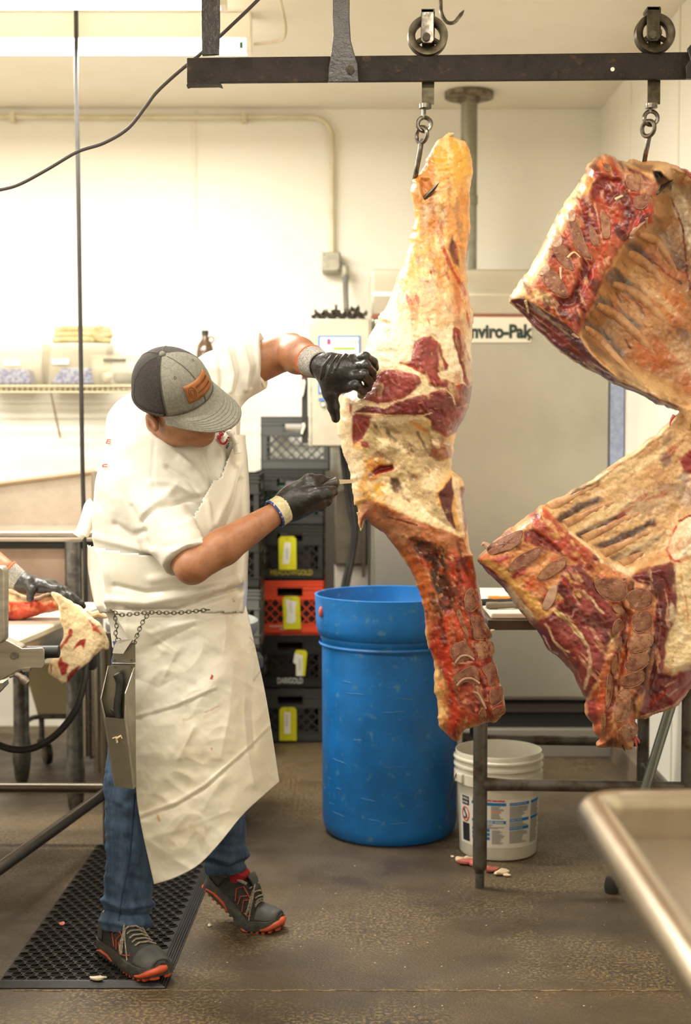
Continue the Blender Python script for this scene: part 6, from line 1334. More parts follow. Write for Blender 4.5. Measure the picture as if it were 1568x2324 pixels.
b.ell(A(hd(0, 0, -.015)), (.080, .099, .098), RH, .02); b.ell(A(hd(0, .028, -.10)), (.064, .075, .078), RH, .03); b.ell(A(hd(0, .07, -.158)), (.034, .032, .026), RH, .03)
b.ell(A(hd(-.045, .01, -.135)), (.03, .045, .035), RH, .03)
b.ell(A(hd(0, .112, -.085)), (.016, .018, .030), RH, .012); b.ell(A(hd(0, .098, -.135)), (.026, .018, .012), RH, .010); b.cap(A(hd(-.028, .10, -.138)), A(hd(.028, .10, -.138)), .003, .003, .0)
for s in (-1, 1):
    b.ell(A(hd(s*.030, .096, -.055)), (.016, .010, .010), RH, .006)
    b.ell(A(hd(s*.086, -.018, -.075)), (.011, .022, .034), RH, .006); b.ell(A(hd(s*.097, -.014, -.072)), (.008, .012, .020), RH, 0, neg=True)
V, Q = b.mesh(2); body = mesh_obj('body', V, Q, m_skin, man, angle=0)
bvh_body = BVHTree.FromPolygons([tuple(v) for v in V], [tuple(q) for q in Q])
# hair below the cap
hv = MB(); rings = []
for i in range(9):
    u_ = -.022 - .062*i/8; ring = []
    for j in range(25):
        a = math.radians(100 + 170*j/24); k = math.sqrt(max(0, 1 - ((u_+.015)/.105)**2))
        ring.append(hd(math.sin(a)*.0835*k, math.cos(a)*.1025*k, u_))
    rings.append(ring)
hv.loft(rings, caps=False, closed=False).build('hair', mat('short_hair', '#8a6a52', .8, c2='#6b4f3c', scale=120, bump=.6, bscale=300), man, solid=.003)

def hit(bvh, x, y):
    d = (P(x, y, 4.0) - Vector((0, 0, CAMH))).normalized()
    h = bvh.ray_cast(Vector((0, 0, CAMH)), d); return h[0], h[1]
# ---- shirt
s = SDF((-.80, 3.60, .90), (-.14, 4.46, 1.86), .0052)
s.stack([sec(*q) for q in SECS], .03)
s.cap(A(P(388, 1000, 4.06)), A(S_R), .088, .085, .05); s.cap(A(P(420, 950, 4.12)), A(S_L), .085, .082, .05); s.cap(A(P(300, 960, 4.12)), A(P(390, 910, 4.14)), .07, .075, .05)
HR = A(E_R.lerp(S_R, .10)); s.cap(A(S_R), A(E_R.lerp(S_R, .03)), .085, .067, .03)
HLp = A(S_L.lerp(E_L, .70)); s.cap(A(S_L), A(S_L.lerp(E_L, .95)), .082, .079, .035)
ar = A(E_R - S_R); al = A(E_L - S_L)
d0 = A(E_R); s.cut(HR, ar/np.linalg.norm(ar) + np.array([.0, 0, -.25]), (np.array([-.52, 3.60, .95]), np.array([-.22, 3.86, 1.25])))
s.cut(A(P(600, 820, 4.23)), (1, -.1, .12), (np.array([-.30, 3.95, 1.55]), np.array([-.1, 4.45, 1.86])))
s.ell(A(hd(0, -.02, -.12)), (.085, .085, .07), RH, 0, neg=True)
V, Q = s.mesh(2); N = weld_normals(V, Q)
X, Y = proj(V)
# folds: soft wrinkles plus creases traced on the cloth
q3 = V.copy(); disp = .006*fbm(np.stack([X, Y], -1), .016, 3, 3) + .0015*fbm(V*[1, 1, 1], 30, 8, 2)
def crease(pts, w, amp):
    d = linedist(X, Y, pts); return amp*np.exp(-(d/w)**2)
for pts, w, amp in (([(318,1185),(360,1150),(420,1135),(452,1128)], 5, -.007), ([(330,1165),(400,1105),(450,1120)], 9, .006), ([(345,1095),(400,1100),(448,1128)], 8, .006), ([(380,1060),(430,1090),(450,1125)], 6, -.006), ([(410,1040),(450,1075),(470,1110)], 8, .006), ([(345,985),(400,1030),(430,1060)], 9, .006), ([(350,1000),(345,1080),(350,1135)], 3, -.002), ([(262,1190),(300,1215),(330,1205)], 7, -.006), ([(220,1220),(300,1240),(350,1250)], 9, .006), ([(455,1010),(480,1080),(482,1095)], 6, -.005), ([(495,1000),(505,1040),(500,1085)], 8, .005),
        ([(300,1150),(325,1210),(345,1260),(370,1300)], 6, -.004), ([(380,1200),(440,1180),(470,1190)], 9, .003), ([(375,1240),(420,1235),(465,1215)], 8, -.003), ([(410,1288),(445,1275),(478,1230)], 2.5, -.0035),
        ([(497,800),(505,860),(500,900)], 6, -.007), ([(515,795),(528,850),(520,890)], 6, .007), ([(535,790),(548,840),(540,890)], 5, -.006), ([(552,785),(566,835),(558,885)], 5, .006), ([(572,780),(582,830),(572,880)], 4, -.004), ([(592,760),(600,815),(596,880)], 2.5, -.003)):
    disp = disp + crease(pts, w, amp*1.5)
V = V + N*disp[:, None]
shirt = mesh_obj('t_shirt', V, Q, m_shirt, man, angle=0)
bvh_s = BVHTree.FromPolygons([tuple(v) for v in V], [tuple(q) for q in Q])
m_rprint = mat('red_print', '#b5202a', .7); m_rpr2 = mat('faded_red_print', '#d8583f', .7)
def on_shirt(txt, size, x, y, ang, m, bold=.0006, sh=.2, sq_=1.):
    h, n = hit(bvh_s, x, y)
    if h is None: return
    if n.y > 0: n = -n
    n = (n*.75 + Vector((0, -1, 0))*.25).normalized()
    up = Vector((0, 0, 1)); xr_ = up.cross(-n).normalized()*-1; xr_ = Vector((1,0,0)) - n*n.x; xr_.normalize(); yr = n.cross(xr_)
    a = math.radians(ang); X_ = xr_*math.cos(a) + yr*math.sin(a); Y_ = -xr_*math.sin(a) + yr*math.cos(a)
    text(txt, size, m, man, 'shirt_print', origin=h + n*.006, xdir=X_, ydir=Y_, bold=bold, shear=sh, squeeze=sq_)
on_shirt('edui', .026, 497, 1002, 62, m_rprint); on_shirt('Ces', .040, 503, 1016, 52, m_rprint, .001); on_shirt('MEATS', .010, 513, 1020, 66, m_blackpl, .0002, 0)
on_shirt('m', .035, 252, 1010, 72, m_rpr2, .001, .1, .55); on_shirt('n', .042, 246, 1062, 82, m_rpr2, .001, .1, .5)

# ---- jeans
j = SDF((-.80, 3.82, .06), (-.12, 4.46, 1.02), .0055)
j.stack([sec(*q, ins=.008) for q in SECS if q[0] >= 1360], .03)
j.chain([A(P(338, 1490, 4.0)), A(P(303, 1800, 3.99)), A(P(296, 1960, 4.0)), A(P(284, 2112, 4.0))], [.098, .082, .070, .071], .03)
j.chain([A(P(440, 1490, 4.16)), A(P(492, 1780, 4.2)), A(P(514, 1982, 4.325))], [.098, .084, .064], .03)
j.cut(A(P(292, 2102, 4.0)), (.0, 0, -1), (np.array([-.80, 3.82, .0]), np.array([-.53, 4.15, .3])))
hl = A(P(513, 1978, 4.32)); j.cut(hl, (.1, -.1, -1), (np.array([-.48, 4.18, .0]), np.array([-.2, 4.46, .34])))
V, Q = j.mesh(2); N = weld_normals(V, Q); X, Y = proj(V)
disp = .006*fbm(np.stack([X, Y*1.6], -1), .028, 5, 4)
for pts, w, amp in (([(228,2040),(280,2060),(352,2050)], 7, .010), ([(232,2068),(290,2082),(350,2075)], 5, -.008), ([(230,2090),(290,2100),(352,2092)], 6, .007), ([(290,1830),(285,1950),(262,2050)], 2, .0025), ([(470,1940),(520,1955),(575,1935)], 7, .009), ([(465,1958),(520,1970),(565,1955)], 5, -.008), ([(480,1915),(530,1925),(572,1910)], 6, -.006), ([(300,1990),(340,2010)], 8, -.006), ([(255,1990),(285,2015)], 8, .005)):
    disp = disp + crease(pts, w, amp)
V = V + N*disp[:, None]; mesh_obj('jeans', V, Q, m_jean, man, angle=0)
# side seam with stitches
bj = BVHTree.FromPolygons([tuple(v) for v in V], [tuple(q) for q in Q])
st = [hit(bj, x, y) for x, y in [tuple(v) for v in spline([(305,1800),(300,1880),(292,1960),(278,2030),(270,2090)], 8)]]
MB().tube([h + n*.001 for h, n in st if h is not None], .0022, 6).build('jean_seam', mat('denim_dark', '#2b3d5a', .85), man)

# ---- apron: upper part wraps the trunk, skirt hangs free
a_ = SDF((-.84, 3.78, .93), (-.2, 4.35, 1.56), .0052)
a_.stack([sec(*q, ins=-.014) for q in SECS], .02)
V, Q = a_.mesh(2); X, Y = proj(V); N = weld_normals(V, Q)
reg = [(190,1234),(250,1246),(300,1254),(345,1258),(410,1215),(450,1150),(466,1118),(482,1090),(500,1083),(516,1040),(538,985),(600,985),(600,1392),(200,1392)]
keep = (polysd(X, Y, reg) > 0) & (V[:, 1] < 4.22)
fk = keep[Q].all(1); Q = Q[fk]; used = np.unique(Q); mp_ = np.full(len(V), -1); mp_[used] = np.arange(len(used)); V = V[used]; N = N[used]; X = X[used]; Y = Y[used]; Q = mp_[Q]
disp = .003*fbm(np.stack([X, Y], -1), .015, 31, 3)
for pts, w, amp in (([(225,1250),(240,1300),(250,1380)], 7, .010), ([(260,1330),(330,1345),(420,1335)], 6, -.007), ([(250,1360),(330,1368),(430,1350),(540,1320)], 9, .010), ([(345,1315),(420,1305),(470,1290)], 10, .006), ([(290,1385),(400,1385),(545,1340)], 6, -.012), ([(490,1190),(520,1120),(540,1060)], 8, .006), ([(500,1230),(530,1150),(548,1090)], 6, -.006), ([(470,1140),(480,1200)], 6, .005)):
    disp = disp + crease(pts, w, amp)
V = V + N*disp[:, None]
def apcol(X, Y):
    C = np.tile(lin('#e6e1d4'), (len(X), 1))
    B, R_ = '#9a5a3c', '#b3241f'
    pl_ = [('P', R_, [(480,1530),(484,1534),(482,1542),(476,1541)], 2, 1), ('P', R_, [(479,1696),(483,1699),(481,1703),(478,1700)], 2, 1), ('P', R_, [(528,1360),(532,1362),(530,1367)], 2, 1), ('P', '#d07a50', [(355,1846),(360,1848),(365,1862),(361,1866),(357,1858)], 3, 1, .8),
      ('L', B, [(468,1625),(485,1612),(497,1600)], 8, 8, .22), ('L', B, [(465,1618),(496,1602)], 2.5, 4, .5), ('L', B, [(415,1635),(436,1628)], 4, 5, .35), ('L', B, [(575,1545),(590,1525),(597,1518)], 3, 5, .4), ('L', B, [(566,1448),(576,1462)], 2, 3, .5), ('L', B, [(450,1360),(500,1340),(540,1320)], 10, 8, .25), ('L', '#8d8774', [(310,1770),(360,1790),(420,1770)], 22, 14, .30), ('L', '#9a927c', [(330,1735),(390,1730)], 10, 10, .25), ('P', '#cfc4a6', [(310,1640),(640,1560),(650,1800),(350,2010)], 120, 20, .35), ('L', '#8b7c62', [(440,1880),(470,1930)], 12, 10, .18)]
    return paint(C, X, Y, pl_)
ap = mesh_obj('apron_bib', V, Q, m_apron, man, angle=0, vcol=apcol(X, Y), solid=.0025)
# skirt: surface between the traced waist, hem and side edges
def arc(pts, n):
    p = np.array(spline(pts, 12)); d = np.r_[0, np.cumsum(np.linalg.norm(np.diff(p, axis=0), axis=1))]; t = np.linspace(0, d[-1], n)
    return np.stack([np.interp(t, d, p[:, k]) for k in (0, 1)], 1)
nu, nv = 150, 200
top = arc([(252,1384),(320,1386),(400,1386),(480,1372),(548,1334)], nu); bot = arc([(350,2007),(400,1991),(452,1962),(500,1912),(548,1852),(590,1812),(633,1775)], nu)
lef = arc([(252,1384),(285,1440),(302,1500),(306,1620),(307,1750),(316,1850),(350,2007)], nv); rig = arc([(548,1334),(565,1410),(585,1500),(602,1580),(617,1670),(633,1775)], nv)
u = np.linspace(0, 1, nu)[:, None, None]; v = np.linspace(0, 1, nv)[None, :, None]
PX = (1-v)*top[:, None] + v*bot[:, None] + (1-u)*lef[None] + u*rig[None] - ((1-u)*(1-v)*top[0] + u*(1-v)*top[-1] + (1-u)*v*bot[0] + u*v*bot[-1])
uu = u[..., 0]*np.ones((1, nv)); vv_ = v[..., 0]*np.ones((nu, 1))
Dk = 3.868 + .17*np.clip((uu-.55)/.45, 0, 1)**2 - .035*np.sin(np.pi*np.clip(uu, 0, 1))*vv_ + .02*(1-vv_)*(uu < 0)
X, Y = PX[..., 0].ravel(), PX[..., 1].ravel(); Dk = Dk.ravel()
dz = .009*fbm(np.stack([X, Y], -1), .010, 41, 3) + .007*(.5-np.abs(vnoise(np.stack([X*.9+Y*.5, Y*.6-X*.2], -1), .016, 47))) + .004*(.5-np.abs(vnoise(np.stack([X*.5-Y*.8, Y*.5+X*.5], -1), .03, 49))) + .0012*fbm(np.stack([X, Y], -1), .06, 43, 2)
for pts, w, amp in (([(311,1624),(400,1598),(487,1560)], 4, .006), ([(311,1632),(400,1606),(487,1568)], 5, -.004), ([(311,1852),(400,1820),(465,1781),(560,1697),(616,1641)], 4, .008), ([(311,1862),(400,1830),(465,1792),(560,1708),(616,1652)], 6, -.006), ([(564,1483),(553,1613),(560,1700),(575,1780)], 7, .012), ([(578,1480),(570,1613),(576,1700)], 6, -.012), ([(530,1500),(520,1620),(500,1720)], 16, .012), ([(415,1590),(418,1640)], 4, .004), ([(440,1650),(415,1700),(405,1720)], 8, .008), ([(340,1440),(420,1415),(520,1395)], 8, .008), ([(350,1465),(400,1440),(440,1420)], 7, -.008), ([(330,1430),(400,1480),(370,1540)], 10, .006), ([(465,1800),(462,1900)], 4, .003), ([(510,1350),(512,1440),(505,1500)], 5, .005), ([(520,1365),(525,1400)], 5, -.006), ([(340,1900),(420,1880),(520,1840)], 10, .004), ([(310,1540),(360,1560),(400,1540)], 9, -.005)):
    dz = dz + amp*.6*np.exp(-linedist(X, Y, pts)/(w*1.1))
W3 = PA(X, Y, Dk - dz)
C = apcol(X, Y)
V = W3.reshape(nu, nv, 3); C = C.reshape(nu, nv, 3)
# return of the skirt round the far side of the body
ext = []; ec = []
for k in range(1, 15):
    e = V[-1] + np.array([-.004*k*k*.35, .022*k, 0]) ; ext.append(e); ec.append(C[-1])
V = np.concatenate([V, np.array(ext)]); C = np.concatenate([C, np.array(ec)]); n_ = V.shape[0]
idx = np.arange(n_*nv).reshape(n_, nv)
Q = np.stack([idx[:-1, :-1], idx[1:, :-1], idx[1:, 1:], idx[:-1, 1:]], -1).reshape(-1, 4)
mesh_obj('apron_skirt', V.reshape(-1, 3), Q, m_apron, man, angle=0, vcol=C.reshape(-1, 3), solid=.0025)
m_strap = mat('apron_strap', '#e6e1d4', .35, coat=.2)
def ribbon(pts, w, name='apron_strap'):
    pts = [Vector(q) for q in spline([tuple(p) for p in pts], 6)]; V = []; F = []
    for i, p in enumerate(pts):
        t_ = (pts[min(i+1, len(pts)-1)] - pts[max(i-1, 0)]).normalized(); n_ = t_.cross(Vector((0, -1, 0))).normalized()
        V += [p - n_*w/2, p + n_*w/2]
    for i in range(len(pts)-1): F.append((2*i, 2*i+1, 2*i+3, 2*i+2))
    mesh_obj(name, V, F, m_strap, man, solid=.0015)
ribbon([P(212, 1140, 4.12), P(203, 1150, 4.12), P(196, 1175, 4.1), P(185, 1205, 4.08), P(176, 1218, 4.07)], .033); ribbon([P(219, 1150, 4.10), P(208, 1165, 4.06), P(200, 1190, 4.05), P(188, 1217, 4.04)], .03)
ribbon([P(527, 962, 4.0), P(528, 985, 3.96), P(535, 1005, 3.95), P(540, 1030, 3.94)], .022); ribbon([P(520, 980, 3.95), P(530, 992, 3.935), P(538, 1008, 3.93)], .014)
ribbon([P(522, 975, 3.96), P(512, 990, 3.93), P(507, 1000, 3.925)], .012); MB().sphere(P(523, 984, 3.945), .014, 10, (1, .8, .8)).build('strap_knot', m_strap, man)

# ---- gloves
def px6(X, Y, D): return A(P(590 + X/7.127, 1040 + Y/7.127, D))
def px5(X, Y, D): return A(P(680 + X/7.84, 760 + Y/7.84, D))
def wrinkle(V, Q, amp, f, seed): 
    N = weld_normals(V, Q); return V + N*(amp*fbm(V, f, seed, 3))[:, None]
g1 = SDF(px5(200, 1700, 3.93)-.02, px5(1500, 200, 4.16)+.02, .0024)
w0, w1 = px5(330, 520, 4.055), px5(430, 690, 4.05)
mc = {'p': px5(1010, 440, 4.055), 'r': px5(985, 580, 4.035), 'm': px5(930, 740, 4.03), 'i': px5(830, 900, 4.045)}
g1.cap(px5(360, 540, 4.062), px5(520, 620, 4.045), .034, .033, .0)
for k_, w_ in (('p', w0), ('r', w0), ('m', w1), ('i', w1)): g1.cap(w_*.6 + mc[k_]*.4, mc[k_], .024, .0165, .022)
g1.cap(px5(480, 560, 4.05), px5(700, 640, 4.04), .032, .026, .02)
fr_ = .0128
for pts in ([mc['p'], px5(1170, 385, 4.025), px5(1310, 480, 4.055), px5(1345, 590, 4.085)], [mc['r'], px5(1180, 540, 4.005), px5(1285, 660, 4.045), px5(1295, 770, 4.075)], [mc['m'], px5(1140, 715, 4.000), px5(1230, 840, 4.04), px5(1215, 950, 4.075)], [mc['i'], px5(1020, 900, 4.015), px5(1120, 1000, 4.05), px5(1090, 1075, 4.085)]):
    g1.chain(pts, [.0150, .0138, .0126, .0115], .006)
g1.chain([px5(500, 760, 4.05), px5(545, 1040, 4.055), px5(600, 1270, 4.07), px5(640, 1480, 4.085)], [.028, .021, .0175, .0135], .02)
g1.cap(px5(560, 950, 4.055), mc['i'], .020, .014, .02)
V, Q = g1.mesh(1)
V = wrinkle(V, Q, .0016, 60, 4); X, Y = proj(V); N = weld_normals(V, Q)
disp = 0
for i in range(6): disp = disp + crease([(727+i*8.5, 862-i*6), (733+i*9, 830-i*3), (752+i*8, 808-i*1)], 2.0, .0028*(-1 if i % 2 else 1))
V = V + N*np.asarray(disp)[:, None]
gl = mesh_obj('glove', V, Q, m_glove, man, angle=0); gl['label'] = 'black glove gripping the fat of the hindquarter'
def cuff(a, b_, r0, r1, m, me, name='glove_cuff', squash=1.):
    a, b_ = Vector(a), Vector(b_); n = 10
    MB().tube([a.lerp(b_, i/n) for i in range(n+1)], [r0 + (r1-r0)*i/n + .0012*(i % 2) for i in range(n+1)], 24, caps=False).build(name, m, man, solid=.003)
    ax = (b_ - a).normalized(); MB().torus(a, r0+.001, .0032, ax, 28, 8).build('cuff_edge', me, man)
ax = (W_L - E_L).normalized(); c0_ = Vector(px5(335, 530, 4.068))
cuff(c0_ - ax*.046, c0_ + ax*.012, .0445, .0365, m_knit, m_ory)
g2 = SDF(px6(150, 1100, 3.84)-.02, px6(1400, 150, 4.0)+.03, .0024)
ws = px6(400, 800, 3.90)
g2.cap(px6(390, 800, 3.895), px6(560, 690, 3.905), .036, .040, 0)
g2.cap(px6(470, 700, 3.905), px6(800, 400, 3.915), .030, .023, .03); g2.cap(px6(520, 820, 3.905), px6(880, 700, 3.925), .030, .026, .03); g2.cap(px6(560, 700, 3.895), px6(850, 560, 3.91), .034, .026, .03)
g2.chain([px6(810, 350, 3.915), px6(985, 345, 3.935), px6(1085, 390, 3.955), px6(1070, 470, 3.965)], [.0165, .0135, .0125, .011], .012)
g2.chain([px6(640, 720, 3.88), px6(930, 590, 3.868), px6(1080, 560, 3.88), px6(1185, 530, 3.90)], [.024, .0195, .0175, .0150], .02)
g2.chain([px6(850, 500, 3.94), px6(1080, 470, 3.965), px6(1150, 560, 3.955), px6(1100, 600, 3.925)], [.018, .0145, .0135, .012], .01)
g2.chain([px6(870, 620, 3.94), px6(1060, 610, 3.965), px6(1080, 690, 3.95), px6(1010, 690, 3.925)], [.018, .0145, .0135, .012], .01)
g2.chain([px6(860, 720, 3.93), px6(990, 720, 3.955), px6(985, 780, 3.935), px6(920, 770, 3.92)], [.017, .0135, .0125, .011], .01)
V, Q = g2.mesh(1); V = wrinkle(V, Q, .0014, 55, 9)
gl = mesh_obj('glove', V, Q, m_glove, man, angle=0); gl['label'] = 'black glove with a cream cuff holding the knife'
ax = (W_R - E_R).normalized(); c0_ = Vector(px6(400, 800, 3.89))
cuff(c0_ - ax*.034, c0_ + ax*.006, .0385, .038, m_knitc, m_bly)
t = thing('butcher_knife', 'slim boning knife with a brown handle in the gloved hand', 'knife', px6(900, 450, 3.93))
m_bh = mat('brown_handle', '#4f463b', .45, c2='#3a332b', scale=30)
h0, h1, tip = Vector(px6(850, 470, 3.925)), Vector(px6(1265, 385, 3.955)), P(800, 1093, 4.10)
MB().tube([h0, h0.lerp(h1, .4), h0.lerp(h1, .8), h0.lerp(h1, .92), h1], [.0125, .012, .012, .0155, .010], 12).build('handle', m_bh, t)
dv = (tip-h1).normalized(); up = Vector((0, 0, 1)); MB().prism([h1 - dv*.01 + up*.007, tip + up*.006, tip + dv*.05, tip - up*.004, h1 - dv*.01 - up*.006], (0, .0018, 0)).build('blade', mat('blade_steel', '#dcd9d0', .3, .4), t)

# ---- cap
m_cg = mat('cap_grey', '#8a877a', .85, c2='#77756a', scale=160, bump=.3, bscale=350); m_cb = mat('cap_mesh', '#2a2624', .85, c2='#3d3531', scale=300, lo=.45, hi=.55, bump=.6, bscale=420)
def cpt(az, el, off=0.):
    a, e = math.radians(az), math.radians(el); ce, se = math.cos(e), math.sin(e)
    k = 1 + .06*max(0, math.cos(a))*math.sin(2*e)
    return hd(math.sin(a)*(.099*k+off)*ce**.85 if ce > 0 else 0, math.cos(a)*(.116*k+off)*ce**.85 if ce > 0 else 0, -.022 + (.124+off)*se)
def panel(az0, az1, m, off=0., name='cap_panel', n=14, mm=14, el0=0., el1=89.9, parent=None):
    V = []; F = []
    for i in range(n+1):
        for jn in range(mm+1): V.append(cpt(az0 + (az1-az0)*i/n, el0 + (el1-el0)*jn/mm, off))
    for i in range(n):
        for jn in range(mm): a = i*(mm+1)+jn; F.append((a, a+mm+1, a+mm+2, a+1))
    return mesh_obj(name, V, F, m, parent or man, angle=60, solid=.0025)
cap_root = panel(-62, 0, m_cg, name='cap_crown')
panel(0, 62, m_cg, parent=cap_root)
for a in (62, 121, 180, 239): panel(a, a+59, m_cb, parent=cap_root)
mb = MB()
for a in (0, 62, 121, 180, 239, 298): mb.tube([cpt(a, e, .0016) for e in range(0, 90, 6)], .0011, 6)
mb.build('cap_seam', mat('seam_thread', '#57544b', .9), cap_root)
mb = MB(); mb.tube([cpt(a, 1, .002) for a in range(62, 300, 8)], .004, 8); mb.build('cap_band', m_cb, cap_root)
MB().sphere(cpt(0, 89.9, .002), .0088, 12, (1, 1, 1)).build('cap_button', m_cg, cap_root)
for az in (-33, 36): MB().torus(cpt(az, 52, .002), .0032, .0011, cpt(az, 52, .02) - cpt(az, 52, 0), 14, 6).build('eyelet', m_cg, cap_root)
V = []; F = []; nb, mt_ = 36, 14
def brim(s_, t_, off=0.):
    az = s_*66; a = math.radians(az); l, f = math.sin(a)*.1005, math.cos(a)*.1175
    ext_ = .082*(1 - abs(s_)**3.2)
    drop = -.020 - .028*t_*(1 - s_*s_) - .018*s_*s_*(.3+.7*t_) - .012*t_
    return hd(l*(1 + .02*t_), f + ext_*t_ + .014*t_*(1-s_*s_), drop + off)
for i in range(nb+1):
    for jn in range(mt_+1): V.append(brim(-1 + 2*i/nb, jn/mt_))
for i in range(nb):
    for jn in range(mt_): a = i*(mt_+1)+jn; F.append((a, a+1, a+mt_+2, a+mt_+1))
mesh_obj('cap_bill', V, F, m_cg, cap_root, angle=60, solid=.004)
mb = MB()
for t_ in (.42, .52, .62, .72, .82, .92): mb.tube([brim(-.9 + 1.8*i/30, t_, .0024) for i in range(31)], .0007, 5)
mb.build('bill_stitching', mat('stitch_dark', '#6b695e', .9), cap_root)
m_lea = mat('leather_patch', '#9c5f2a', .5, c2='#8a5124', scale=30)
lp = panel(-27, 27, m_lea, .003, 'leather_patch', 12, 6, 13, 37, cap_root)
mb = MB(); 
mb.tube([cpt(-17 + 5.5*math.cos(q), 25 + 7.5*math.sin(q), .0045) for q in [2*math.pi*k/20 for k in range(20)]], .0009, 5, closed=True); mb.tube([cpt(-17 + 3*math.cos(q), 25 + 4*math.sin(q), .0045) for q in [2*math.pi*k/16 for k in range(16)]], .0009, 5, closed=True)
for e, z0_, z1_ in ((29, -9, 23), (21, -8, 22)): mb.tube([cpt(z0_ + (z1_-z0_)*i/26, e + (1.6 if i % 2 else -1.6)*(1 if e == 29 else .6), .0045) for i in range(27)], .0007, 5)
mb.build('embossed_mark', mat('burnt_leather', '#5d3516', .6), lp)

# ---- shoes
m_sh = mat('shoe_mesh', '#3b3a35', .8, c2='#2d2d2a', scale=90, bump=.5, bscale=260); m_sh2 = mat('shoe_overlay', '#4b4a44', .6, c2='#3e3d38', scale=30); m_or = mat('shoe_orange', '#c8512a', .5, c2='#b04a2a', scale=60); m_mid = mat('midsole', '#4f4d46', .65, c2='#3c3a35', scale=40, bump=.3, bscale=60); m_lace = mat('lace', '#a39883', .8, c2='#6b6254', scale=200); m_lin = mat('shoe_lining', '#9a917f', .8)
def shoe(label, org, fwd, bend, z0, sc=1.):
    root = None
    fwd = Vector((fwd[0], fwd[1], 0)).normalized(); lat = Vector((-fwd.y, fwd.x, 0)); org = Vector(org)
    def T(x, y, z_):
        xb = .195
        if bend:
            k = min(max((.235 - x)/.08, 0), 1); k = k*k*(3-2*k); th = math.radians(bend)*k
            dx, dz_ = x - xb, z_; c_, s_ = math.cos(th), math.sin(th)
            x, z_ = xb + dx*c_ + dz_*s_, -dx*s_ + dz_*c_
        z_ += z0
        return org + fwd*x*sc + lat*y*sc + Vector((0, 0, z_*sc))
    sx_ = [0, .006, .03, .06, .09, .12, .15, .18, .21, .24, .265, .285, .298]
    hw = [.022, .031, .038, .040, .040, .041, .044, .048, .051, .050, .045, .035, .015]
    ht = [.070, .085, .090, .082, .078, .082, .074, .062, .052, .044, .038, .030, .016]
    def W(x): return float(np.interp(x, sx_, hw))
    def H(x): return float(np.interp(x, sx_, ht))
    zb = lambda x: float(np.interp(x, [0, .05, .2, .27, .3], [.036, .034, .026, .026, .034]))
    def surf(x, th, off=0.):   # th 0 = right side foot, 180 = left side
        a = math.radians(th); w, h_ = W(x)+off, H(x)+off; c_, s_ = math.cos(a), math.sin(a)
        p = .62 if x < .12 else .8
        return T(x, -w*(abs(c_)**.75)*math.copysign(1, c_)*(1 - .18*s_*(x < .3)), zb(x) + h_*max(s_, 0)**p)
    n = 18; xs2 = np.linspace(.0, .298, 34)
    up = MB().loft([[surf(x, 180*k/n) for k in range(n+1)] + [T(x, 0, zb(x)-.006)] for x in xs2]).build('shoe_upper', m_sh, man); up['label'] = label
    rings = []
    for x in xs2:
        w = W(x) + .006; z1, zl = zb(x)+.010, (.006 if x > .02 else .012) + (.010*max(0, (x-.26)/.04))
        rings.append([T(x, -w, z1), T(x, -w*1.05, (z1+zl)/2), T(x, -w*.98, zl), T(x, w*.98, zl), T(x, w*1.05, (z1+zl)/2), T(x, w, z1)])
    MB().loft(rings).build('midsole', m_mid, up)
    mb = MB(); mb2 = MB()
    for i in range(0, len(xs2)-1):
        if i % 2 == 0:
            x0_, x1_ = xs2[i], xs2[i] + .0075; lift = .010*max(0, (x0_-.26)/.04)
            for y0, y1 in ((-1, -.35), (.35, 1)):
                w0_, w1_ = W(x0_)+.004, W(x1_)+.004
                b0 = [T(x0_, w0_*y0, lift), T(x1_, w1_*y0, lift), T(x1_, w1_*y1, lift), T(x0_, w0_*y1, lift)]; t0 = [T(x0_, w0_*y0, lift+.007), T(x1_, w1_*y0, lift+.007), T(x1_, w1_*y1, lift+.007), T(x0_, w0_*y1, lift+.007)]
                (mb if x0_ > .17 or (bend and x0_ < .11) else mb2).add(b0+t0, [(0,1,2,3),(7,6,5,4),(0,4,5,1),(1,5,6,2),(2,6,7,3),(3,7,4,0)])
    mb.build('outsole_lugs', m_or, up)['kind'] = 'stuff'; mb2.build('outsole_lugs', m_mid, up)['kind'] = 'stuff'
    # orange toe guard and heel insert
    V = []; F = []
    for i in range(9):
        x = .262 + .0365*i/8
        for k in range(13): V.append(surf(x, 180*k/12*.999, .0075) if 180*k/12 < 60 or 180*k/12 > 120 or x > .285 else surf(x, 180*k/12, .0015))
    for i in range(8):
        for k in range(12): a = i*13+k; F.append((a, a+1, a+14, a+13))
    MB().tube([T(.25, -W(.25)-.008, .012), T(.27, -W(.27)-.009, .016), T(.288, -W(.288)-.008, .026), T(.300, -.006, .034), T(.298, .012, .034)], [.003, .006, .009, .012, .008], 10).build('toe_guard', m_or, up)
    MB().tube([T(.02, -W(.02)-.0075, .012), T(.05, -W(.05)-.0085, .022), T(.09, -W(.09)-.0085, .020), T(.115, -W(.115)-.0075, .010)], [.002, .0045, .0045, .002], 8).build('heel_insert', m_or, up)
    # overlays: toe cap, heel counter, N strokes, laces, tongue
    for x0_, x1_, t0_, t1_, nm in ((.225, .292, 8, 172, 'toe_cap'), (.0, .045, 2, 60, 'heel_counter')):
        V = []; F = []
        for i in range(13):
            for k in range(19): V.append(surf(x0_ + (x1_-x0_)*i/12, t0_ + (t1_-t0_)*k/18, .0018))
        for i in range(12):
            for k in range(18): a = i*19+k; F.append((a, a+19, a+20, a+1))
        mesh_obj(nm, V, F, m_sh2, up, angle=60, solid=.002)
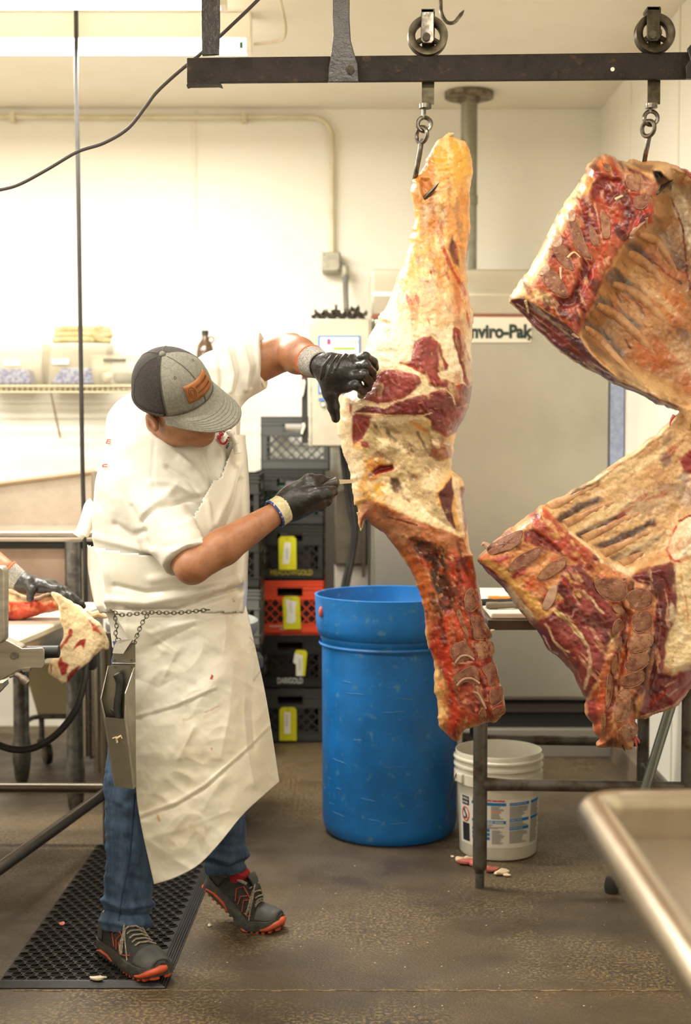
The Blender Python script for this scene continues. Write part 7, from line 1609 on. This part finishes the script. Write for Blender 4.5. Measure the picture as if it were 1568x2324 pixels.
    for pts in (((.115, 6), (.095, 26), (.108, 46), (.150, 42)), ((.150, 42), (.135, 24), (.152, 6)), ((.135, 40), (.120, 24), (.128, 8)), ((.160, 8), (.185, 14), (.205, 24))):
        MB().tube([surf(x, th, .002) for x, th in pts], .0017, 6).build('logo_stroke', m_or, up)
    for i in range(6):
        x = .125 + .016*i; MB().tube([surf(x, 58, .003), surf(x+.004, 75, .006), surf(x+.010, 95, .006), surf(x+.014, 122, .003)], .0028, 6).build('lace', m_lace, up)
    for sgn, nn in ((1, 0), (-1, 1)):
        p0 = surf(.125, 88, .008); e1 = T(.165, -.045*1 if nn == 0 else .040, zb(.16)+.035)
        MB().tube([Vector(q) for q in spline([p0, T(.135, -.02 if nn == 0 else .018, zb(.13)+.085), T(.160, -.040 if nn == 0 else .036, zb(.16)+.05), T(.172, -.052 if nn == 0 else .045, zb(.17)+.02), T(.158, -.046 if nn == 0 else .04, zb(.16)+.045), p0], 6)], .0028, 6).build('lace_loop', m_lace, up)
    MB().tube([Vector(q) for q in spline([surf(.125, 88, .008), T(.15, -.028, zb(.15)+.065), T(.185, -.044, zb(.18)+.03), T(.20, -.05, zb(.2)+.012)], 6)], .0021, 6).build('lace_end', m_lace, up)
    V = []; F = []
    for i in range(6):
        for k in range(9):
            p = surf(.105 + .04*i/5 - .008*(5-i)/5, 70 + 40*k/8, .002 + .022*(5-i)/5); V.append(p)
    for i in range(5):
        for k in range(8): a = i*9+k; F.append((a, a+9, a+10, a+1))
    mesh_obj('tongue', V, F, m_sh2, up, angle=60, solid=.005)
    MB().tube([surf(x, th, .001) for x, th in ((.11, 62), (.08, 50), (.05, 52), (.02, 62), (.0, 80))], .0055, 8).build('collar', m_lin, up)
    MB().tube([T(.068, 0, zb(.05)+.03), T(.066, 0, zb(.05)+.085)], [.034, .033], 20).build('sock', m_red, up)
    return up
shoe('dark trail shoe planted on the mat with orange toe guard', (-.692, 4.05, 0), (.2, -.25), 0, .0135, 1.03)
shoe('dark trail shoe with lifted heel and orange sole', (-.469, 4.358, 0), (.93, -.37), 36, .0)

# ---- belt chain and knife scabbard
m_ch = mat('chain_steel', '#6f6a60', .35, 1.)
t = thing('knife_scabbard', 'steel knife scabbard hanging from a chain at the apron', 'scabbard', P(275, 1600, 3.8))
c6 = cv(0, 1150, 3.136)
m_scab = mat('scabbard_steel', '#a59f92', .33, 1., c2='#8f897d', scale=7, rvar=.08)
m_scabf = mat('scabbard_front', '#8f897c', .38, .9, c2='#7d776b', scale=9)
D1, D2 = 3.825, 3.775
MB().pxprism(c6(800,1128, 960,1128, 968,1990, 945,2008, 820,1990, 720,1365, 770,1135), D1, .003).build('back_plate', m_scab, t)
MB().pxprism(c6(748,1498, 886,1512, 946,2010, 820,1990), D2, .003).build('pocket_front', m_scabf, t)
def quad(a, b_, m, nm): MB().prism([P(*a, D1), P(*b_, D1), P(*b_, D2), P(*a, D2)], (.0025, 0, 0)).build(nm, m, t)
r1 = c6(960,1128, 890,1330, 880,1515, 946,2010, 968,1990)
MB().loft([[P(*c6(960,1130)[0], D1), P(*c6(900,1330)[0], D1), P(*c6(960,1330)[0], D1)], [P(*c6(958,1130)[0], D1-.004), P(*c6(892,1330)[0], D2+.004), P(*c6(962,1330)[0], D1)]], caps=False)
MB().add([P(*c6(960,1128)[0], D1), P(*c6(966,1990)[0], D1), P(*c6(946,2010)[0], D2), P(*c6(884,1512)[0], D2), P(*c6(890,1330)[0], D2+.006)], [(0,1,2,3,4)]).build('side_plate', m_scab, t, solid=.0022, smooth=False)
MB().add([P(*c6(770,1132)[0], D1), P(*c6(718,1365)[0], D2+.01), P(*c6(748,1498)[0], D2), P(*c6(820,1990)[0], D2), P(*c6(815,1985)[0], D1), P(*c6(716,1365)[0], D1)], [(0,1,5),(1,2,3,4,5)]).build('side_plate', m_scab, t, solid=.0022, smooth=False)
MB().pxprism(c6(802,1062, 850,1000, 962,960, 964,1108, 800,1104), D1-.002, .003).build('hanger_plate', m_scab, t)
MB().tube([P(*q, D1-.004) for q in c6(800,1116, 962,1118)], .0032, 10).build('hinge', m_scab, t)
MB().add([P(*c6(838,948)[0], D1-.006), P(*c6(945,945)[0], D1-.006), P(*c6(876,1048)[0], D1-.03), P(*c6(800,1044)[0], D1-.03), P(*c6(815,985)[0], D1-.022)], [(0,1,2,3,4)]).build('bent_flap', m_scab, t, solid=.0016, smooth=False)
for q in c6(817,1095, 935,1093, 817,1143, 935,1143, 940,1460): MB().cyl(P(*q, D1-.002), P(*q, D1-.006), .0028, n=12).build('rivet', m_hook, t)
hp = [tuple(v) for v in spline(c6(828,1185, 848,1230, 850,1300, 842,1380, 836,1450, 842,1500), 5)]
MB().tube([P(x, y, D2+.018) for x, y in hp], [.006] + [.0115]*5 + [.0105]*8 + [.0115]*6 + [.012]*(len(hp)-20), 12).tube([P(*q, D2+.016) for q in c6(790,1440, 815,1455, 840,1490)], [.003, .007, .009], 10).build('knife_handle', m_black, t)
MB().tube([P(*q, D2-.006) for q in c6(800,1650, 825,1640, 835,1680, 830,1650, 860,1630, 868,1650)], [.002, .003, .003, .004, .003, .002], 6).build('fat_shred', m_fatm, t)
def chain(pts, D, nm='chain', n=None, par=t):
    q = np.array(spline(pts, 10)); d = np.r_[0, np.cumsum(np.linalg.norm(np.diff(q, axis=0), axis=1))]; m_ = int(d[-1]/8.2); mb = MB()
    for i in range(m_+1):
        s_ = d[-1]*i/max(m_, 1); x, y = np.interp(s_, d, q[:, 0]), np.interp(s_, d, q[:, 1]); x2_, y2_ = np.interp(min(s_+3, d[-1]), d, q[:, 0]), np.interp(min(s_+3, d[-1]), d, q[:, 1])
        Dd = D(x, y) if callable(D) else D
        p = P(x, y, Dd); dr_ = (P(x2_, y2_, Dd) - p); dr_ = dr_.normalized() if dr_.length > 1e-5 else Vector((1, 0, 0))
        axn = Vector((0, 1, 0)) if i % 2 else dr_.cross(Vector((0, 1, 0)))
        mb.torus(p, .0048, .0013, axn, 12, 6, 1.5, dr_)
    mb.build(nm, m_ch, par)
chain([(254,1386),(272,1395),(300,1394),(340,1390),(400,1391),(470,1384)], 3.838); chain([(338,1392),(322,1415),(312,1440),(304,1458)], 3.822); chain([(260,1395),(265,1425),(262,1440),(268,1452)], 3.838)

# ---------------------------------------------------------------- second worker's arm, meat on the left table
p2 = thing('person', 'second worker reaching in from the left with a black glove and grey cuff', 'person', P(-300, 1200, 4.9))
AD = 4.72
def q7(X, Y, D): return A(P(X/6.03, 1260 + Y/6.03, D))
sh = A(P(-420, 960, 5.0)); el = A(P(-190, 1130, 4.85)); wr_ = A(P(12, 1292, AD))
ar2 = SDF((-2.05, 4.4, .8), (-.95, 5.3, 1.75), .008)
ar2.cap(sh, el, .06, .05, .02).cap(el, wr_, .05, .033, .015)
ar2.ell(sh + np.array([-.12, .05, -.15]), (.17, .13, .28), None, .06)
V, Q = ar2.mesh(2); mesh_obj('arm', V, Q, m_skin, p2, angle=0)
sl2 = SDF((-2.15, 4.4, .75), (-1.2, 5.4, 1.8), .010); sl2.cap(sh, sh*.35 + el*.65, .085, .075, .02).ell(sh + np.array([-.12, .05, -.15]), (.19, .15, .30), None, .06); V, Q = sl2.mesh(2); mesh_obj('shirt', V, Q, m_shirt, p2, angle=0)
g3 = SDF(q7(100, 900, 4.55)-.02, q7(1300, 150, 4.85)+.03, .0026)
g3.cap(q7(250, 340, AD), q7(330, 390, AD), .030, .030, 0); g3.cap(q7(300, 350, AD), q7(600, 420, AD-.01), .028, .020, .02); g3.cap(q7(320, 400, AD-.01), q7(560, 430, AD-.02), .026, .018, .02); g3.cap(q7(400, 360, AD+.03), q7(720, 400, AD+.03), .022, .016, .02)
g3.chain([q7(560, 430, AD-.02), q7(760, 470, AD-.03), q7(880, 560, AD-.035), q7(985, 645, AD-.035)], [.017, .0135, .0125, .011], .012)
g3.chain([q7(640, 420, AD), q7(830, 480, AD-.005), q7(960, 570, AD-.01), q7(1120, 665, AD-.01)], [.017, .0135, .0125, .010], .012)
g3.chain([q7(700, 410, AD+.02), q7(880, 500, AD+.02), q7(1010, 600, AD+.02), q7(1140, 700, AD+.02)], [.016, .013, .012, .010], .012)
g3.chain([q7(720, 400, AD+.04), q7(880, 480, AD+.045), q7(1000, 570, AD+.045), q7(1090, 640, AD+.045)], [.015, .012, .011, .010], .012)
g3.chain([q7(380, 380, AD-.03), q7(430, 480, AD-.05), q7(410, 590, AD-.06)], [.020, .0145, .0125], .015)
V, Q = g3.mesh(1); V = wrinkle(V, Q, .0014, 55, 12); o = mesh_obj('glove', V, Q, m_glove, p2, angle=0)
cA, cB = Vector(q7(105, 240, AD)), Vector(q7(270, 350, AD))
n = 12; MB().tube([cA.lerp(cB, i/n) for i in range(n+1)], [.040 - .007*i/n + .001*(i % 2) for i in range(n+1)], 24, caps=False).build('glove_cuff', m_knit, p2, solid=.003)
MB().torus(cA, .041, .0035, (cB-cA).normalized(), 26, 8).build('cuff_edge', m_ory, p2)

c7 = cv(0, 1260, 6.03)
mt = thing('beef_cut', 'red beef cut with a pale fat flap hanging over the left table edge', 'meat', P(60, 1410, 4.75))
lump = Slab(c7(-300,520, 60,475, 150,470, 260,520, 380,560, 520,560, 600,520, 700,505, 790,520, 850,620, 860,720, 800,770, 640,790, 470,840, 330,878, 180,888, 60,878, -300,865), 4.78, 22, .07, .07, '#d9a37c', [('P', '#c2452a', c7(-300,640, 60,620, 300,640, 520,600, 640,690, 700,640, 800,740, 640,780, 330,890, 60,900, -300,900), 10, 6), ('P', '#a02c1c', c7(60,800, 180,760, 190,850, 90,860), 8, 4), ('L', '#e0845a', c7(100,700, 300,730, 480,760), 6, 8, .6), ('P', '#e4c49c', c7(60,520, 300,540, 400,620, 200,630, 60,610), 8, 4)], [], step=2.2, bump=.012, seed=33, edge=2)
lump.build('lean_meat', m_beef, mt)
flap = Slab(c7(700,520, 790,515, 900,600, 1020,650, 1130,720, 1230,820, 1330,900, 1410,1000, 1475,1150, 1490,1280, 1440,1300, 1400,1290, 1320,1370, 1180,1500, 1100,1560, 1000,1660, 940,1740, 890,1755, 820,1755, 760,1690, 660,1620, 690,1440, 760,1400, 820,1330, 830,1240, 870,1080, 850,960, 820,850, 800,700), 4.62, 16, .012, .010, '#e9d6b2',
   [('P', '#e8d0aa', c7(820,860, 1000,700, 1200,850, 1300,1000, 1100,1080, 900,1000), 30, 8, .7), ('P', '#a83c30', c7(990,1300, 1100,1160, 1190,1140, 1150,1290, 1110,1240), 4, 3), ('P', '#a53a2e', c7(780,1480, 830,1390, 860,1460, 940,1490, 910,1620, 850,1640), 5, 3), ('P', '#8f3a34', c7(915,1650, 980,1560, 1100,1500, 1050,1600, 940,1740, 910,1740), 4, 3), ('P', '#b5533c', c7(1210,900, 1320,960, 1390,1080, 1280,1040), 6, 4), ('P', '#a54034', c7(690,1480, 715,1500, 700,1620, 685,1610), 4, 2), ('L', '#b04a38', c7(840,1270, 900,1180, 960,1100, 970,1020), 5, 4), ('P', '#c98a58', c7(1130,740, 1230,820, 1180,800), 4, 3)],
   [(c7(990,1300, 1100,1160, 1190,1140, 1150,1290, 1110,1240), -.003, 4)], step=1.8, bump=.005, seed=35, edge=2, tilt=lambda x, y: -.05*(x-180)/60*0 + .02*np.sin(x*.05))
flap.build('fat_flap', m_beef, mt)
MB().tube([P(*q, 4.75) for q in c7(1180,770, 1250,830, 1350,800, 1440,840, 1490,842)], [.008, .013, .013, .008, .002], 8).build('fat_end', m_fatm, mt)
